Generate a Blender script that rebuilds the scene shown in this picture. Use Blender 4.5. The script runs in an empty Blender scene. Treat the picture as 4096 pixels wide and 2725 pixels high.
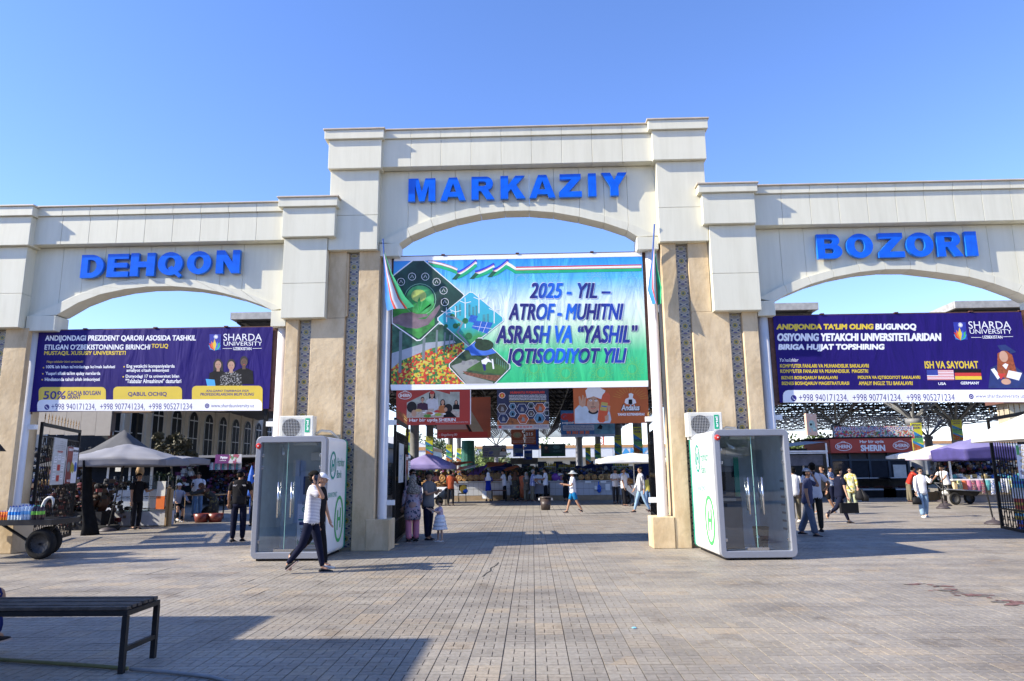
import bpy, bmesh, math, random
from mathutils import Vector, Matrix
random.seed(7)
R = math.radians
sc = bpy.context.scene
# ---------------------------------------------------------------- camera
cam_d = bpy.data.cameras.new('camera'); cam = bpy.data.objects.new('camera', cam_d); sc.collection.objects.link(cam)
cam_d.sensor_width = 36; cam_d.lens = 36*2800/4096; cam_d.clip_end = 2000; cam_d.clip_start = .05
def cam_matrix(yaw, pitch, roll):
    f = Vector((math.sin(yaw)*math.cos(pitch), math.cos(yaw)*math.cos(pitch), math.sin(pitch)))
    r = Vector((math.cos(yaw), -math.sin(yaw), 0)); u = r.cross(f)
    r2 = r*math.cos(roll)+u*math.sin(roll); u2 = -r*math.sin(roll)+u*math.cos(roll)
    return Matrix(((r2.x, u2.x, -f.x), (r2.y, u2.y, -f.y), (r2.z, u2.z, -f.z)))
cam.matrix_world = Matrix.Translation((0, 0, 1.68)) @ cam_matrix(R(-1.53), R(10.5), R(-.637)).to_4x4()
sc.camera = cam
sc.render.resolution_x = 1024; sc.render.resolution_y = 681
sc.view_settings.view_transform = 'Standard'; sc.view_settings.look = 'None'
sc.view_settings.exposure = 1.22; sc.view_settings.gamma = 1; sc.view_settings.use_curve_mapping = False
# ---------------------------------------------------------------- sky and sun
SUN_AZ, SUN_EL = 16.0, 35.0          # shadows run to the right and slightly away from the camera
w = bpy.data.worlds.new('World'); sc.world = w; w.use_nodes = True
nt = w.node_tree; nt.nodes.clear()
sky = nt.nodes.new('ShaderNodeTexSky'); sky.sky_type = 'NISHITA'; sky.sun_disc = False
sd = Vector((-math.cos(R(SUN_EL))*math.cos(R(SUN_AZ)), -math.cos(R(SUN_EL))*math.sin(R(SUN_AZ)), math.sin(R(SUN_EL))))
sky.sun_elevation = R(SUN_EL); sky.sun_rotation = math.atan2(sd.x, sd.y)
sky.air_density = 1.0; sky.dust_density = .05; sky.ozone_density = 2.6; sky.altitude = 450
bg = nt.nodes.new('ShaderNodeBackground'); bg.inputs[1].default_value = .128
wo = nt.nodes.new('ShaderNodeOutputWorld')
hs = nt.nodes.new('ShaderNodeHueSaturation'); hs.inputs['Saturation'].default_value = 1.14; nt.links.new(sky.outputs[0], hs.inputs['Color'])
tm = nt.nodes.new('ShaderNodeMix'); tm.data_type = 'RGBA'; tm.blend_type = 'MULTIPLY'; tm.inputs[0].default_value = 1; tm.inputs[7].default_value = (1.05, .935, 1.12, 1); nt.links.new(hs.outputs[0], tm.inputs[6]); nt.links.new(tm.outputs[2], bg.inputs[0]); nt.links.new(bg.outputs[0], wo.inputs[0])
sun_d = bpy.data.lights.new('sun', 'SUN'); sun_d.energy = 4.3; sun_d.angle = R(.53); sun_d.color = (1, .92, .76)
sun = bpy.data.objects.new('sun', sun_d); sc.collection.objects.link(sun)
sun.rotation_euler = (-sd).to_track_quat('-Z', 'Y').to_euler(); sun.location = (-30, -10, 25)
try:
    sc.cycles.max_bounces = 8; sc.cycles.transparent_max_bounces = 12; sc.cycles.use_denoising = True
except Exception: pass

# ---------------------------------------------------------------- materials
MATS = {}
def M(name, col, rough=.7, metal=0., var=.12, scale=5., bump=0., bscale=60., spec=.5, trans=None):
    if name in MATS: return MATS[name]
    m = bpy.data.materials.new(name); m.use_nodes = True; n = m.node_tree; p = n.nodes['Principled BSDF']
    tc = n.nodes.new('ShaderNodeTexCoord'); no = n.nodes.new('ShaderNodeTexNoise'); no.inputs['Scale'].default_value = scale; no.inputs['Detail'].default_value = 5
    n.links.new(tc.outputs['Object'], no.inputs['Vector'])
    cr = n.nodes.new('ShaderNodeValToRGB'); a = [max(0, c*(1-var)) for c in col]; b = [min(1, c*(1+var)) for c in col]
    cr.color_ramp.elements[0].color = (*a, 1); cr.color_ramp.elements[1].color = (*b, 1)
    cr.color_ramp.elements[0].position = .3; cr.color_ramp.elements[1].position = .7
    n.links.new(no.outputs['Fac'], cr.inputs[0]); n.links.new(cr.outputs[0], p.inputs['Base Color'])
    p.inputs['Roughness'].default_value = rough; p.inputs['Metallic'].default_value = metal; p.inputs['Specular IOR Level'].default_value = spec
    if bump:
        n2 = n.nodes.new('ShaderNodeTexNoise'); n2.inputs['Scale'].default_value = bscale; n2.inputs['Detail'].default_value = 6
        bp = n.nodes.new('ShaderNodeBump'); bp.inputs['Strength'].default_value = bump; bp.inputs['Distance'].default_value = .02
        n.links.new(tc.outputs['Object'], n2.inputs['Vector']); n.links.new(n2.outputs['Fac'], bp.inputs['Height']); n.links.new(bp.outputs[0], p.inputs['Normal'])
    MATS[name] = m; return m
def ramp(n, stops, interp='LINEAR'):
    cr = n.nodes.new('ShaderNodeValToRGB'); cr.color_ramp.interpolation = interp
    while len(cr.color_ramp.elements) < len(stops): cr.color_ramp.elements.new(.5)
    for e, (p, c) in zip(cr.color_ramp.elements, stops): e.position = p; e.color = (*c, 1)
    return cr
def Mgrad(name, stops, axis=2, scale=1., off=0., rough=.55, interp='LINEAR', noise=0., nscale=4):
    """print whose ink changes along an object axis"""
    if name in MATS: return MATS[name]
    m = bpy.data.materials.new(name); m.use_nodes = True; n = m.node_tree; p = n.nodes['Principled BSDF']
    tc = n.nodes.new('ShaderNodeTexCoord'); sx = n.nodes.new('ShaderNodeSeparateXYZ'); n.links.new(tc.outputs['Object'], sx.inputs[0])
    ma = n.nodes.new('ShaderNodeMath'); ma.operation = 'MULTIPLY_ADD'; ma.inputs[1].default_value = scale; ma.inputs[2].default_value = off
    n.links.new(sx.outputs[axis], ma.inputs[0]); src = ma.outputs[0]
    if noise:
        no = n.nodes.new('ShaderNodeTexNoise'); no.inputs['Scale'].default_value = nscale; n.links.new(tc.outputs['Object'], no.inputs['Vector'])
        m2 = n.nodes.new('ShaderNodeMath'); m2.operation = 'MULTIPLY_ADD'; m2.inputs[1].default_value = noise; n.links.new(no.outputs['Fac'], m2.inputs[0]); n.links.new(src, m2.inputs[2]); src = m2.outputs[0]
    cr = ramp(n, stops, interp); n.links.new(src, cr.inputs[0]); n.links.new(cr.outputs[0], p.inputs['Base Color'])
    p.inputs['Roughness'].default_value = rough; MATS[name] = m; return m
def Mwave(name, c1, c2, scale, axis='Z', rough=.85, thr=.5):
    """striped cloth or ribbed sheet"""
    if name in MATS: return MATS[name]
    m = bpy.data.materials.new(name); m.use_nodes = True; n = m.node_tree; p = n.nodes['Principled BSDF']
    tc = n.nodes.new('ShaderNodeTexCoord'); wv = n.nodes.new('ShaderNodeTexWave'); wv.bands_direction = axis; wv.inputs['Scale'].default_value = scale
    wv.inputs['Distortion'].default_value = .4; n.links.new(tc.outputs['Object'], wv.inputs[0])
    cr = ramp(n, [(0, c1), (thr, c2)], 'CONSTANT'); n.links.new(wv.outputs['Fac'], cr.inputs[0]); n.links.new(cr.outputs[0], p.inputs['Base Color'])
    p.inputs['Roughness'].default_value = rough; MATS[name] = m; return m
def Mvor(name, cols, scale, rough=.8, stretch=(1, 1, 1)):
    """small random patches of several colours (flowers, printed cloth, heaps of goods)"""
    if name in MATS: return MATS[name]
    m = bpy.data.materials.new(name); m.use_nodes = True; n = m.node_tree; p = n.nodes['Principled BSDF']
    tc = n.nodes.new('ShaderNodeTexCoord'); mp = n.nodes.new('ShaderNodeMapping'); mp.inputs['Scale'].default_value = stretch
    vo = n.nodes.new('ShaderNodeTexVoronoi'); vo.inputs['Scale'].default_value = scale
    n.links.new(tc.outputs['Object'], mp.inputs[0]); n.links.new(mp.outputs[0], vo.inputs['Vector'])
    sp = n.nodes.new('ShaderNodeSeparateColor'); n.links.new(vo.outputs['Color'], sp.inputs[0])
    cr = ramp(n, [(i/len(cols), c) for i, c in enumerate(cols)], 'CONSTANT'); n.links.new(sp.outputs[0], cr.inputs[0])
    n.links.new(cr.outputs[0], p.inputs['Base Color']); p.inputs['Roughness'].default_value = rough; MATS[name] = m; return m
def Mglass(name, tint, gloss=.1):
    if name in MATS: return MATS[name]
    m = bpy.data.materials.new(name); m.use_nodes = True; n = m.node_tree; n.nodes.remove(n.nodes['Principled BSDF'])
    out = n.nodes['Material Output']; t = n.nodes.new('ShaderNodeBsdfTransparent'); t.inputs[0].default_value = (*tint, 1)
    g = n.nodes.new('ShaderNodeBsdfGlossy'); g.inputs['Roughness'].default_value = .02; g.inputs[0].default_value = (.9, .95, 1, 1)
    fr = n.nodes.new('ShaderNodeLayerWeight'); fr.inputs[0].default_value = .35
    no = n.nodes.new('ShaderNodeTexNoise'); no.inputs['Scale'].default_value = 1.5
    ad = n.nodes.new('ShaderNodeMath'); ad.operation = 'MULTIPLY_ADD'; ad.inputs[1].default_value = .04; n.links.new(no.outputs['Fac'], ad.inputs[0])
    a2 = n.nodes.new('ShaderNodeMath'); a2.operation = 'MULTIPLY_ADD'; a2.inputs[1].default_value = .4; a2.inputs[2].default_value = gloss; n.links.new(fr.outputs['Fresnel'], a2.inputs[0]); n.links.new(a2.outputs[0], ad.inputs[2])
    mx = n.nodes.new('ShaderNodeMixShader'); n.links.new(ad.outputs[0], mx.inputs[0]); n.links.new(t.outputs[0], mx.inputs[1]); n.links.new(g.outputs[0], mx.inputs[2]); n.links.new(mx.outputs[0], out.inputs[0])
    MATS[name] = m; return m

# ---------------------------------------------------------------- mesh helpers
class MB:
    def __init__(s): s.v = []; s.f = []; s.m = []
    def add(s, vs, fs, mi=0):
        b = len(s.v); s.v += [tuple(v) for v in vs]; s.f += [tuple(b+i for i in f) for f in fs]; s.m += [mi]*len(fs); return s
    def box(s, x0, x1, y0, y1, z0, z1, mi=0, T=None):
        vs = [Vector((x, y, z)) for z in (z0, z1) for y in (y0, y1) for x in (x0, x1)]
        if T: vs = [T @ v for v in vs]
        return s.add(vs, [(0, 2, 3, 1), (4, 5, 7, 6), (0, 1, 5, 4), (2, 6, 7, 3), (0, 4, 6, 2), (1, 3, 7, 5)], mi)
    def tube(s, pts, rs, n=8, mi=0, cap=True, ell=1.):
        pts = [Vector(p) for p in pts]
        if not isinstance(rs, (list, tuple)): rs = [rs]*len(pts)
        b = len(s.v); up = None
        for i, p in enumerate(pts):
            d = (pts[min(i+1, len(pts)-1)]-pts[max(i-1, 0)])
            d = d.normalized() if d.length > 1e-9 else Vector((0, 0, 1))
            if up is None: up = Vector((0, 0, 1)) if abs(d.z) < .9 else Vector((0, 1, 0))
            a = d.cross(up)
            if a.length < 1e-4: a = d.cross(Vector((1, 0, 0)))
            a.normalize(); c = a.cross(d)
            for k in range(n):
                t = 2*math.pi*k/n; s.v.append(tuple(p+(a*math.cos(t)+c*math.sin(t)*ell)*rs[i]))
        for i in range(len(pts)-1):
            for k in range(n):
                k2 = (k+1) % n; s.f.append((b+i*n+k, b+i*n+k2, b+(i+1)*n+k2, b+(i+1)*n+k)); s.m.append(mi)
        if cap:
            s.f.append(tuple(b+k for k in range(n))[::-1]); s.m.append(mi); e = b+(len(pts)-1)*n; s.f.append(tuple(e+k for k in range(n))); s.m.append(mi)
        return s
    def rings(s, rr, n=14, mi=0, cap=True):
        """rr: list of (centre, u vector, v vector) ellipses"""
        b = len(s.v)
        for c, u, v in rr:
            for k in range(n):
                t = 2*math.pi*k/n; s.v.append(tuple(Vector(c)+Vector(u)*math.cos(t)+Vector(v)*math.sin(t)))
        for i in range(len(rr)-1):
            for k in range(n):
                k2 = (k+1) % n; s.f.append((b+i*n+k, b+i*n+k2, b+(i+1)*n+k2, b+(i+1)*n+k)); s.m.append(mi)
        if cap:
            s.f.append(tuple(b+k for k in range(n))[::-1]); s.m.append(mi); e = b+(len(rr)-1)*n; s.f.append(tuple(e+k for k in range(n))); s.m.append(mi)
        return s
    def lathe(s, prof, n=16, mi=0, c=(0, 0, 0), cap=True):
        return s.rings([(Vector(c)+Vector((0, 0, z)), Vector((max(r, .0005), 0, 0)), Vector((0, max(r, .0005), 0))) for r, z in prof], n, mi, cap)
    def ball(s, c, rx, ry, rz, n=10, m=7, mi=0, T=None):
        rr = []
        for i in range(m):
            a = -math.pi/2+math.pi*(i+.15)/(m-1+.3); 
            cc = Vector((0, 0, math.sin(a)*rz)); u = Vector((math.cos(a)*rx, 0, 0)); v = Vector((0, math.cos(a)*ry, 0))
            if T: cc, u, v = T @ cc, T @ u, T @ v
            rr.append((Vector(c)+cc, u, v))
        return s.rings(rr, n, mi)
    def prism(s, pts, y0, y1, mi=0):
        """polygon in the XZ plane with depth along Y"""
        n = len(pts); vs = [(x, y0, z) for x, z in pts]+[(x, y1, z) for x, z in pts]
        return s.add(vs, [tuple(range(n)), tuple(range(2*n-1, n-1, -1))]+[(i+n, (i+1) % n+n, (i+1) % n, i) for i in range(n)], mi)
    def flat(s, pts, y, mi=0):
        return s.add([(x, y, z) for x, z in pts], [tuple(range(len(pts)))], mi)
SPLIT = {'post', 'leg', 'upright', 'hanging_cable', 'handle', 'bracket', 'feet', 'mullion'}
ORD = ['first', 'second', 'third', 'fourth', 'fifth', 'sixth', 'seventh', 'eighth', 'ninth', 'tenth', 'eleventh', 'twelfth', 'thirteenth', 'fourteenth', 'fifteenth', 'sixteenth', 'seventeenth', 'eighteenth', 'nineteenth', 'twentieth']
def make(name, mb, mats, parent=None, loc=(0, 0, 0), smooth=False, world=False, bevel=0, rz=0):
    if name in SPLIT and len(mb.v) > 8 and len(mb.v) % 8 == 0 and len(mb.f) == len(mb.v)*6//8:
        for k in range(0, len(mb.v), 8):
            q = MB(); q.v = mb.v[k:k+8]; q.f = [tuple(i-k for i in f) for f in mb.f[k*6//8:k*6//8+6]]; q.m = mb.m[k*6//8:k*6//8+6]; o = make(name, q, mats, parent, loc, smooth, world, bevel, rz)
        return o
    me = bpy.data.meshes.new(name)
    vs = mb.v
    if world and parent is not None:
        o0 = parent.location; vs = [(v[0]-o0.x, v[1]-o0.y, v[2]-o0.z) for v in vs]
    me.from_pydata(vs, [], mb.f)
    for m in (mats if isinstance(mats, (list, tuple)) else [mats]): me.materials.append(m)
    if any(mb.m): me.polygons.foreach_set('material_index', mb.m)
    if smooth: me.polygons.foreach_set('use_smooth', [True]*len(me.polygons))
    me.update()
    o = bpy.data.objects.new(name, me); sc.collection.objects.link(o); o.location = loc; o.rotation_euler[2] = rz
    if parent: o.parent = parent
    if bevel:
        b = o.modifiers.new('bevel', 'BEVEL'); b.width = bevel; b.segments = 2
    return o
def thing(name, label, cat, loc=(0, 0, 0), rz=0, group=None):
    o = bpy.data.objects.new(name, None); sc.collection.objects.link(o); o.empty_display_size = .1
    o.location = loc; o.rotation_euler[2] = rz; o['label'] = label; o['category'] = cat
    if group: o['group'] = group
    return o
def tag(o, label, cat, group=None):
    o['label'] = label; o['category'] = cat
    if group: o['group'] = group
    return o
def struct(o): o['kind'] = 'structure'; return o
def stuff(o): o['kind'] = 'stuff'; return o
def dup(root, loc, rz=None, label=None):
    r = root.copy(); sc.collection.objects.link(r); r.location = loc
    if rz is not None: r.rotation_euler[2] = rz
    if label: r['label'] = label
    for ch in root.children:
        c = ch.copy(); sc.collection.objects.link(c); c.parent = r
        for g in ch.children:
            d = g.copy(); sc.collection.objects.link(d); d.parent = c
    return r
# text: outlines of the built-in font turned into flat or thick meshes
TC = {}
def tgeo(s, off=0., shear=0., depth=0., sp=1.):
    k = (s, off, shear, depth, sp)
    if k not in TC:
        cu = bpy.data.curves.new('t', 'FONT'); cu.body = s; cu.offset = off; cu.shear = shear; cu.extrude = depth/2; cu.resolution_u = 3; cu.space_character = sp
        ob = bpy.data.objects.new('t', cu); me = bpy.data.meshes.new_from_object(ob)
        TC[k] = ([tuple(v.co) for v in me.vertices], [tuple(p.vertices) for p in me.polygons])
        bpy.data.objects.remove(ob); bpy.data.curves.remove(cu); bpy.data.meshes.remove(me)
    return TC[k]
class Plate:
    """a flat printed face: print coordinates (corner points tl,tr,bl,br) -> local x,z in a w by h rectangle"""
    def __init__(s, root, w, h, corners, y=0.):
        s.r = root; s.w = w; s.h = h; s.c = corners; s.y = y; s.k = 0
    def uv(s, x, y):
        (ax, ay), (bx, by), (cx, cy), (dx, dy) = s.c; u, v = .5, .5
        for _ in range(6):
            L = ax+(cx-ax)*v; Rr = bx+(dx-bx)*v; u = (x-L)/(Rr-L); T = ay+(by-ay)*u; B = cy+(dy-cy)*u; v = (y-T)/(B-T)
        return ((u-.5)*s.w, (1-v)*s.h)
    def nxt(s): s.k += 1; return s.y-.001-.00003*s.k
    def poly(s, pts, mat, name='print_shape', flipok=True):
        P = [s.uv(*p) for p in pts]
        a = sum(P[i][0]*P[(i+1) % len(P)][1]-P[(i+1) % len(P)][0]*P[i][1] for i in range(len(P)))
        if a < 0: P = P[::-1]
        return make(name, MB().flat(P, s.nxt()), mat, s.r)
    def rect(s, x0, y0, x1, y1, mat, r=0, name='print_panel', top_only=False):
        if not r: return s.poly([(x0, y0), (x1, y0), (x1, y1), (x0, y1)], mat, name)
        pts = []
        for (cx, cy, a0) in ((x0+r, y0+r, 180), (x1-r, y0+r, 270), (x1-r, y1-r, 0), (x0+r, y1-r, 90)):
            if top_only and a0 in (0, 90): pts.append((x1, y1) if a0 == 0 else (x0, y1)); continue
            pts += [(cx+r*math.cos(R(a0+t)), cy+r*math.sin(R(a0+t))) for t in (0, 30, 60, 90)]
        return s.poly(pts, mat, name)
    def disc(s, x, y, rx, ry, mat, name='print_disc', n=18, rot=0):
        return s.poly([(x+rx*math.cos(t)*math.cos(rot)-ry*math.sin(t)*math.sin(rot), y+rx*math.cos(t)*math.sin(rot)+ry*math.sin(t)*math.cos(rot)) for t in [2*math.pi*i/n for i in range(n)]], mat, name)
    def band(s, pts, wd, mat, name='print_line', closed=False):
        mb = MB(); P = [Vector(p) for p in pts]; n = len(P); L = []; yy = s.nxt()
        for i in range(n):
            d = (P[(i+1) % n]-P[i-1]) if closed else (P[min(i+1, n-1)]-P[max(i-1, 0)])
            d.normalize(); q = Vector((-d.y, d.x))*wd/2; a = s.uv(*(P[i]+q)); b = s.uv(*(P[i]-q)); L += [(a[0], yy, a[1]), (b[0], yy, b[1])]
        m = n if closed else n-1
        mb.add(L, [(2*i, 2*i+1, (2*i+3) % (2*n), (2*i+2) % (2*n)) for i in range(m)]); return make(name, mb, mat, s.r)
    def ring(s, x, y, r, wd, mat, ry=None, n=20, name='print_ring'):
        ry = ry or r
        return s.band([(x+r*math.cos(2*math.pi*i/n), y+ry*math.sin(2*math.pi*i/n)) for i in range(n)], wd, mat, name, True)
    def text(s, t, x0, y0, x1, y1, mat, off=0., shear=0., name='lettering', rot=False, grow=0.):
        V, Fc = tgeo(t, 0, shear)
        if not V: return
        xa = min(v[0] for v in V); xb = max(v[0] for v in V); ya = min(v[1] for v in V); yb = max(v[1] for v in V); yy = s.nxt()
        x0 -= grow; x1 += grow; y0 -= grow; y1 += grow; L = []
        for v in V:
            p = (v[0]-xa)/(xb-xa); q = (v[1]-ya)/(yb-ya)
            if rot: X = x0+(x1-x0)*(1-q) if False else x0+(x1-x0)*(1-q); Y = y1-(y1-y0)*p; X = x0+(x1-x0)*(1-q)
            else: X = x0+(x1-x0)*p; Y = y1-(y1-y0)*q
            a = s.uv(X, Y); L.append((a[0], yy, a[1]))
        mb = MB()
        if off > .015:      # heavier weight: the glyphs once more, shifted a little each way
            o = off*.8*(y1-y0)/(s.c[2][1]-s.c[0][1])*s.h*1.3; ds = [(a*o, b*o) for a in (-1, 1) for b in (-1, 1)]+([(a*o*1.3, 0) for a in (-1, 1)]+[(0, a*o*1.3) for a in (-1, 1)] if off > .045 else [])
            for q, (a, b) in enumerate(ds): mb.add([(v[0]+a, v[1]-.000004*q, v[2]+b) for v in L], Fc)
        else: mb.add(L, Fc)
        return make(name, mb, mat, s.r)
def fig(P, x, y, h, skin, hair, cloth, hw=1., longhair=False):
    """small printed bust"""
    if longhair: P.poly([(x-.26*h, y+.55*h), (x-.24*h, y-.1*h), (x-.1*h, y-.28*h), (x+.1*h, y-.28*h), (x+.24*h, y-.1*h), (x+.28*h, y+.55*h)], hair)
    P.poly([(x-.5*h*hw, y+1.1*h), (x-.45*h*hw, y+.45*h), (x-.15*h, y+.3*h), (x+.15*h, y+.3*h), (x+.45*h*hw, y+.45*h), (x+.5*h*hw, y+1.1*h)], cloth)
    P.rect(x-.08*h, y+.1*h, x+.08*h, y+.36*h, skin); P.disc(x, y-.05*h, .2*h, .26*h, hair); P.disc(x, y+.02*h, .16*h, .22*h, skin)
    P.disc(x-.06*h, y-.01*h, .025*h, .018*h, hair, n=6); P.disc(x+.06*h, y-.01*h, .025*h, .018*h, hair, n=6)
    P.rect(x-.05*h, y+.12*h, x+.05*h, y+.14*h, M('ink_red', (.55, .04, .03)))

# common materials
WHITE = M('white_paint', (.78, .78, .76), .45, var=.04); INKW = M('ink_white', (.82, .82, .86), .6, var=.02)
NAVY = M('ink_navy', (.022, .012, .17), .45, var=.1, scale=1); YEL = M('ink_yellow', (.72, .52, .04), .5, var=.04)
BLK = M('black_paint', (.010, .010, .012), .6, var=.3, spec=.2); DARK = M('dark_iron', (.012, .011, .010), .5, .1, var=.3, spec=.25)
REDP = M('ink_red', (.55, .04, .03), .5, var=.05); GRN = M('bank_green', (.01, .26, .18), .4, var=.04); BRG = M('bright_green', (.06, .42, .12), .45, var=.04)
STEEL = M('brushed_steel', (.6, .6, .6), .22, .95, var=.05); GOLD = M('gold_paint', (.26, .15, .045), .5, .3, var=.1)
RUST = M('brown_iron', (.11, .045, .028), .6, .2, var=.3, scale=14); GREYM = M('grey_metal', (.3, .31, .33), .4, .5, var=.08)
TAN = M('tan_cardboard', (.36, .23, .11), .8); ORG = M('ink_orange', (.75, .17, .03), .5, var=.08, scale=2)
BLU = M('ink_blue', (.02, .12, .5), .5, var=.06); SKINP = M('ink_skin', (.55, .32, .22), .7, var=.08)
LGREY = M('light_grey', (.55, .56, .57), .5, var=.05); MGREY = M('mid_grey', (.22, .22, .23), .6, var=.1)
# ================================================================ ground
def tile_ground_mat():
    m = bpy.data.materials.new('concrete_paver'); m.use_nodes = True; n = m.node_tree; p = n.nodes['Principled BSDF']
    geo = n.nodes.new('ShaderNodeNewGeometry')
    def noise(s, d=6):
        a = n.nodes.new('ShaderNodeTexNoise'); a.inputs['Scale'].default_value = s; a.inputs['Detail'].default_value = d; n.links.new(geo.outputs['Position'], a.inputs['Vector']); return a.outputs['Fac']
    def mix(f, a, b, t='MIX'):
        x = n.nodes.new('ShaderNodeMix'); x.data_type = 'RGBA'; x.blend_type = t
        for i, q in ((0, f), (6, a), (7, b)):
            if hasattr(q, 'links') or hasattr(q, 'is_linked'): n.links.new(q, x.inputs[i])
            elif i: x.inputs[i].default_value = (*q, 1)
            else: x.inputs[0].default_value = q
        return x.outputs[2]
    big = ramp(n, [(.28, (.218, .192, .165)), (.5, (.288, .258, .222)), (.72, (.34, .306, .262))]); n.links.new(noise(.55), big.inputs[0])
    fine = ramp(n, [(.25, (.62, .62, .62)), (.75, (1.12, 1.12, 1.12))]); n.links.new(noise(22, 8), fine.inputs[0])
    c = mix(.8, big.outputs[0], fine.outputs[0], 'MULTIPLY')
    # tone of the single 30 cm tile
    sn = n.nodes.new('ShaderNodeVectorMath'); sn.operation = 'MULTIPLY'; sn.inputs[1].default_value = (1/.3, 1/.285, 0); n.links.new(geo.outputs['Position'], sn.inputs[0])
    fl = n.nodes.new('ShaderNodeVectorMath'); fl.operation = 'FLOOR'; n.links.new(sn.outputs[0], fl.inputs[0])
    wn = n.nodes.new('ShaderNodeTexWhiteNoise'); wn.noise_dimensions = '3D'; n.links.new(fl.outputs[0], wn.inputs[0])
    tn = ramp(n, [(0, (.8, .79, .78)), (.45, (1, 1, 1)), (.8, (1.03, 1.01, .98)), (1, (1.2, 1.08, .92))]); n.links.new(wn.outputs[0], tn.inputs[0])
    c = mix(.75, c, tn.outputs[0], 'MULTIPLY')
    gv = n.nodes.new('ShaderNodeTexVoronoi'); gv.inputs['Scale'].default_value = 2.3; n.links.new(geo.outputs['Position'], gv.inputs['Vector'])
    gs = ramp(n, [(0, (.45, .43, .42)), (.045, (.6, .58, .56)), (.06, (1, 1, 1))]); n.links.new(gv.outputs['Distance'], gs.inputs[0]); c = mix(.6, c, gs.outputs[0], 'MULTIPLY')
    wa = n.nodes.new('ShaderNodeMapping'); wa.inputs['Scale'].default_value = (.25, 1.6, 1); n.links.new(geo.outputs['Position'], wa.inputs[0]); wn2 = n.nodes.new('ShaderNodeTexNoise'); wn2.inputs['Scale'].default_value = 1.2; wn2.inputs['Detail'].default_value = 7; n.links.new(wa.outputs[0], wn2.inputs['Vector'])
    ws = ramp(n, [(.35, (.8, .79, .79)), (.5, (1, 1, 1)), (.68, (1.1, 1.07, 1.0))]); n.links.new(wn2.outputs['Fac'], ws.inputs[0]); c = mix(.8, c, ws.outputs[0], 'MULTIPLY')
    st = ramp(n, [(.60, (1, 1, 1)), (.68, (.68, .64, .6)), (.8, (.5, .47, .44))]); n.links.new(noise(1.7, 9), st.inputs[0])
    c = mix(.7, c, st.outputs[0], 'MULTIPLY')
    n.links.new(c, p.inputs['Base Color'])
    rr = ramp(n, [(.3, (.48,)*3), (.7, (.68,)*3)]); n.links.new(noise(3), rr.inputs[0]); n.links.new(rr.outputs[0], p.inputs['Roughness'])
    bp = n.nodes.new('ShaderNodeBump'); bp.inputs['Strength'].default_value = .5; bp.inputs['Distance'].default_value = .006; n.links.new(noise(60, 8), bp.inputs['Height']); n.links.new(bp.outputs[0], p.inputs['Normal'])
    return m
PAVE = tile_ground_mat(); JOINT = M('paving_joint', (.14, .12, .10), .95, var=.3, scale=8)
ground = struct(make('ground', MB().add([(-400, -60, -.012), (400, -60, -.012), (400, 900, -.012), (-400, 900, -.012)], [(0, 1, 2, 3)]), JOINT))
def far_mat():
    m = bpy.data.materials.new('far_paving'); m.use_nodes = True; n = m.node_tree; p = n.nodes['Principled BSDF']
    geo = n.nodes.new('ShaderNodeNewGeometry'); br = n.nodes.new('ShaderNodeTexBrick'); n.links.new(geo.outputs['Position'], br.inputs['Vector'])
    br.offset = 0; br.inputs['Scale'].default_value = 1; br.inputs['Brick Width'].default_value = .3; br.inputs['Row Height'].default_value = .285; br.inputs['Mortar Size'].default_value = .012
    br.inputs['Color1'].default_value = (.28, .25, .21, 1); br.inputs['Color2'].default_value = (.33, .295, .25, 1); br.inputs['Mortar'].default_value = (.15, .135, .115, 1)
    no = n.nodes.new('ShaderNodeTexNoise'); no.inputs['Scale'].default_value = .5; no.inputs['Detail'].default_value = 8; n.links.new(geo.outputs['Position'], no.inputs['Vector'])
    cr = ramp(n, [(.3, (.75,)*3), (.7, (1.1,)*3)]); n.links.new(no.outputs['Fac'], cr.inputs[0])
    x = n.nodes.new('ShaderNodeMix'); x.data_type = 'RGBA'; x.blend_type = 'MULTIPLY'; x.inputs[0].default_value = 1; n.links.new(br.outputs['Color'], x.inputs[6]); n.links.new(cr.outputs[0], x.inputs[7])
    n.links.new(x.outputs[2], p.inputs['Base Color']); p.inputs['Roughness'].default_value = .6; return m
struct(make('far_pavement', MB().add([(-70, 26.9, -.004), (70, 26.9, -.004), (70, 140, -.004), (-70, 140, -.004)], [(0, 1, 2, 3)]), far_mat()))
# paving tile: a pinwheel of four long blocks round a small square, pressed as raised pads
def tile_geo(x, y, V, F, ztop=0.):
    w, h = .3, .285; g = .0058; a = w/3; b = h/3
    pads = ((0, 2*a, 0, b), (2*a, w, 0, 2*b), (a, w, 2*b, h), (0, a, b, h), (a, 2*a, b, 2*b))
    e = .0044
    for x0, x1, y0, y1 in pads:
        x0 += g if x0 == 0 else e; y0 += g if y0 == 0 else e; x1 -= g if x1 > w-.01 else e; y1 -= g if y1 > h-.01 else e
        k = len(V); V += [(x+x0, y+y0, ztop), (x+x1, y+y0, ztop), (x+x1, y+y1, ztop), (x+x0, y+y1, ztop), (x+x0-.0015, y+y0-.0015, ztop-.009), (x+x1+.0015, y+y0-.0015, ztop-.009), (x+x1+.0015, y+y1+.0015, ztop-.009), (x+x0-.0015, y+y1+.0015, ztop-.009)]
        F += [(k, k+1, k+2, k+3), (k, k+4, k+5, k+1), (k+1, k+5, k+6, k+2), (k+2, k+6, k+7, k+3), (k+3, k+7, k+4, k)]
cells = []
for j in range(18, 94):
    y = j*.285
    for i in range(-70, 70):
        x = i*.3
        if abs(x+.15-(-.03)*y) < .80*y+1.2: cells.append((x*x*.0+ y, abs(x), x, y))
cells.sort(key=lambda c: (c[3]//.285, c[1]))
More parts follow.
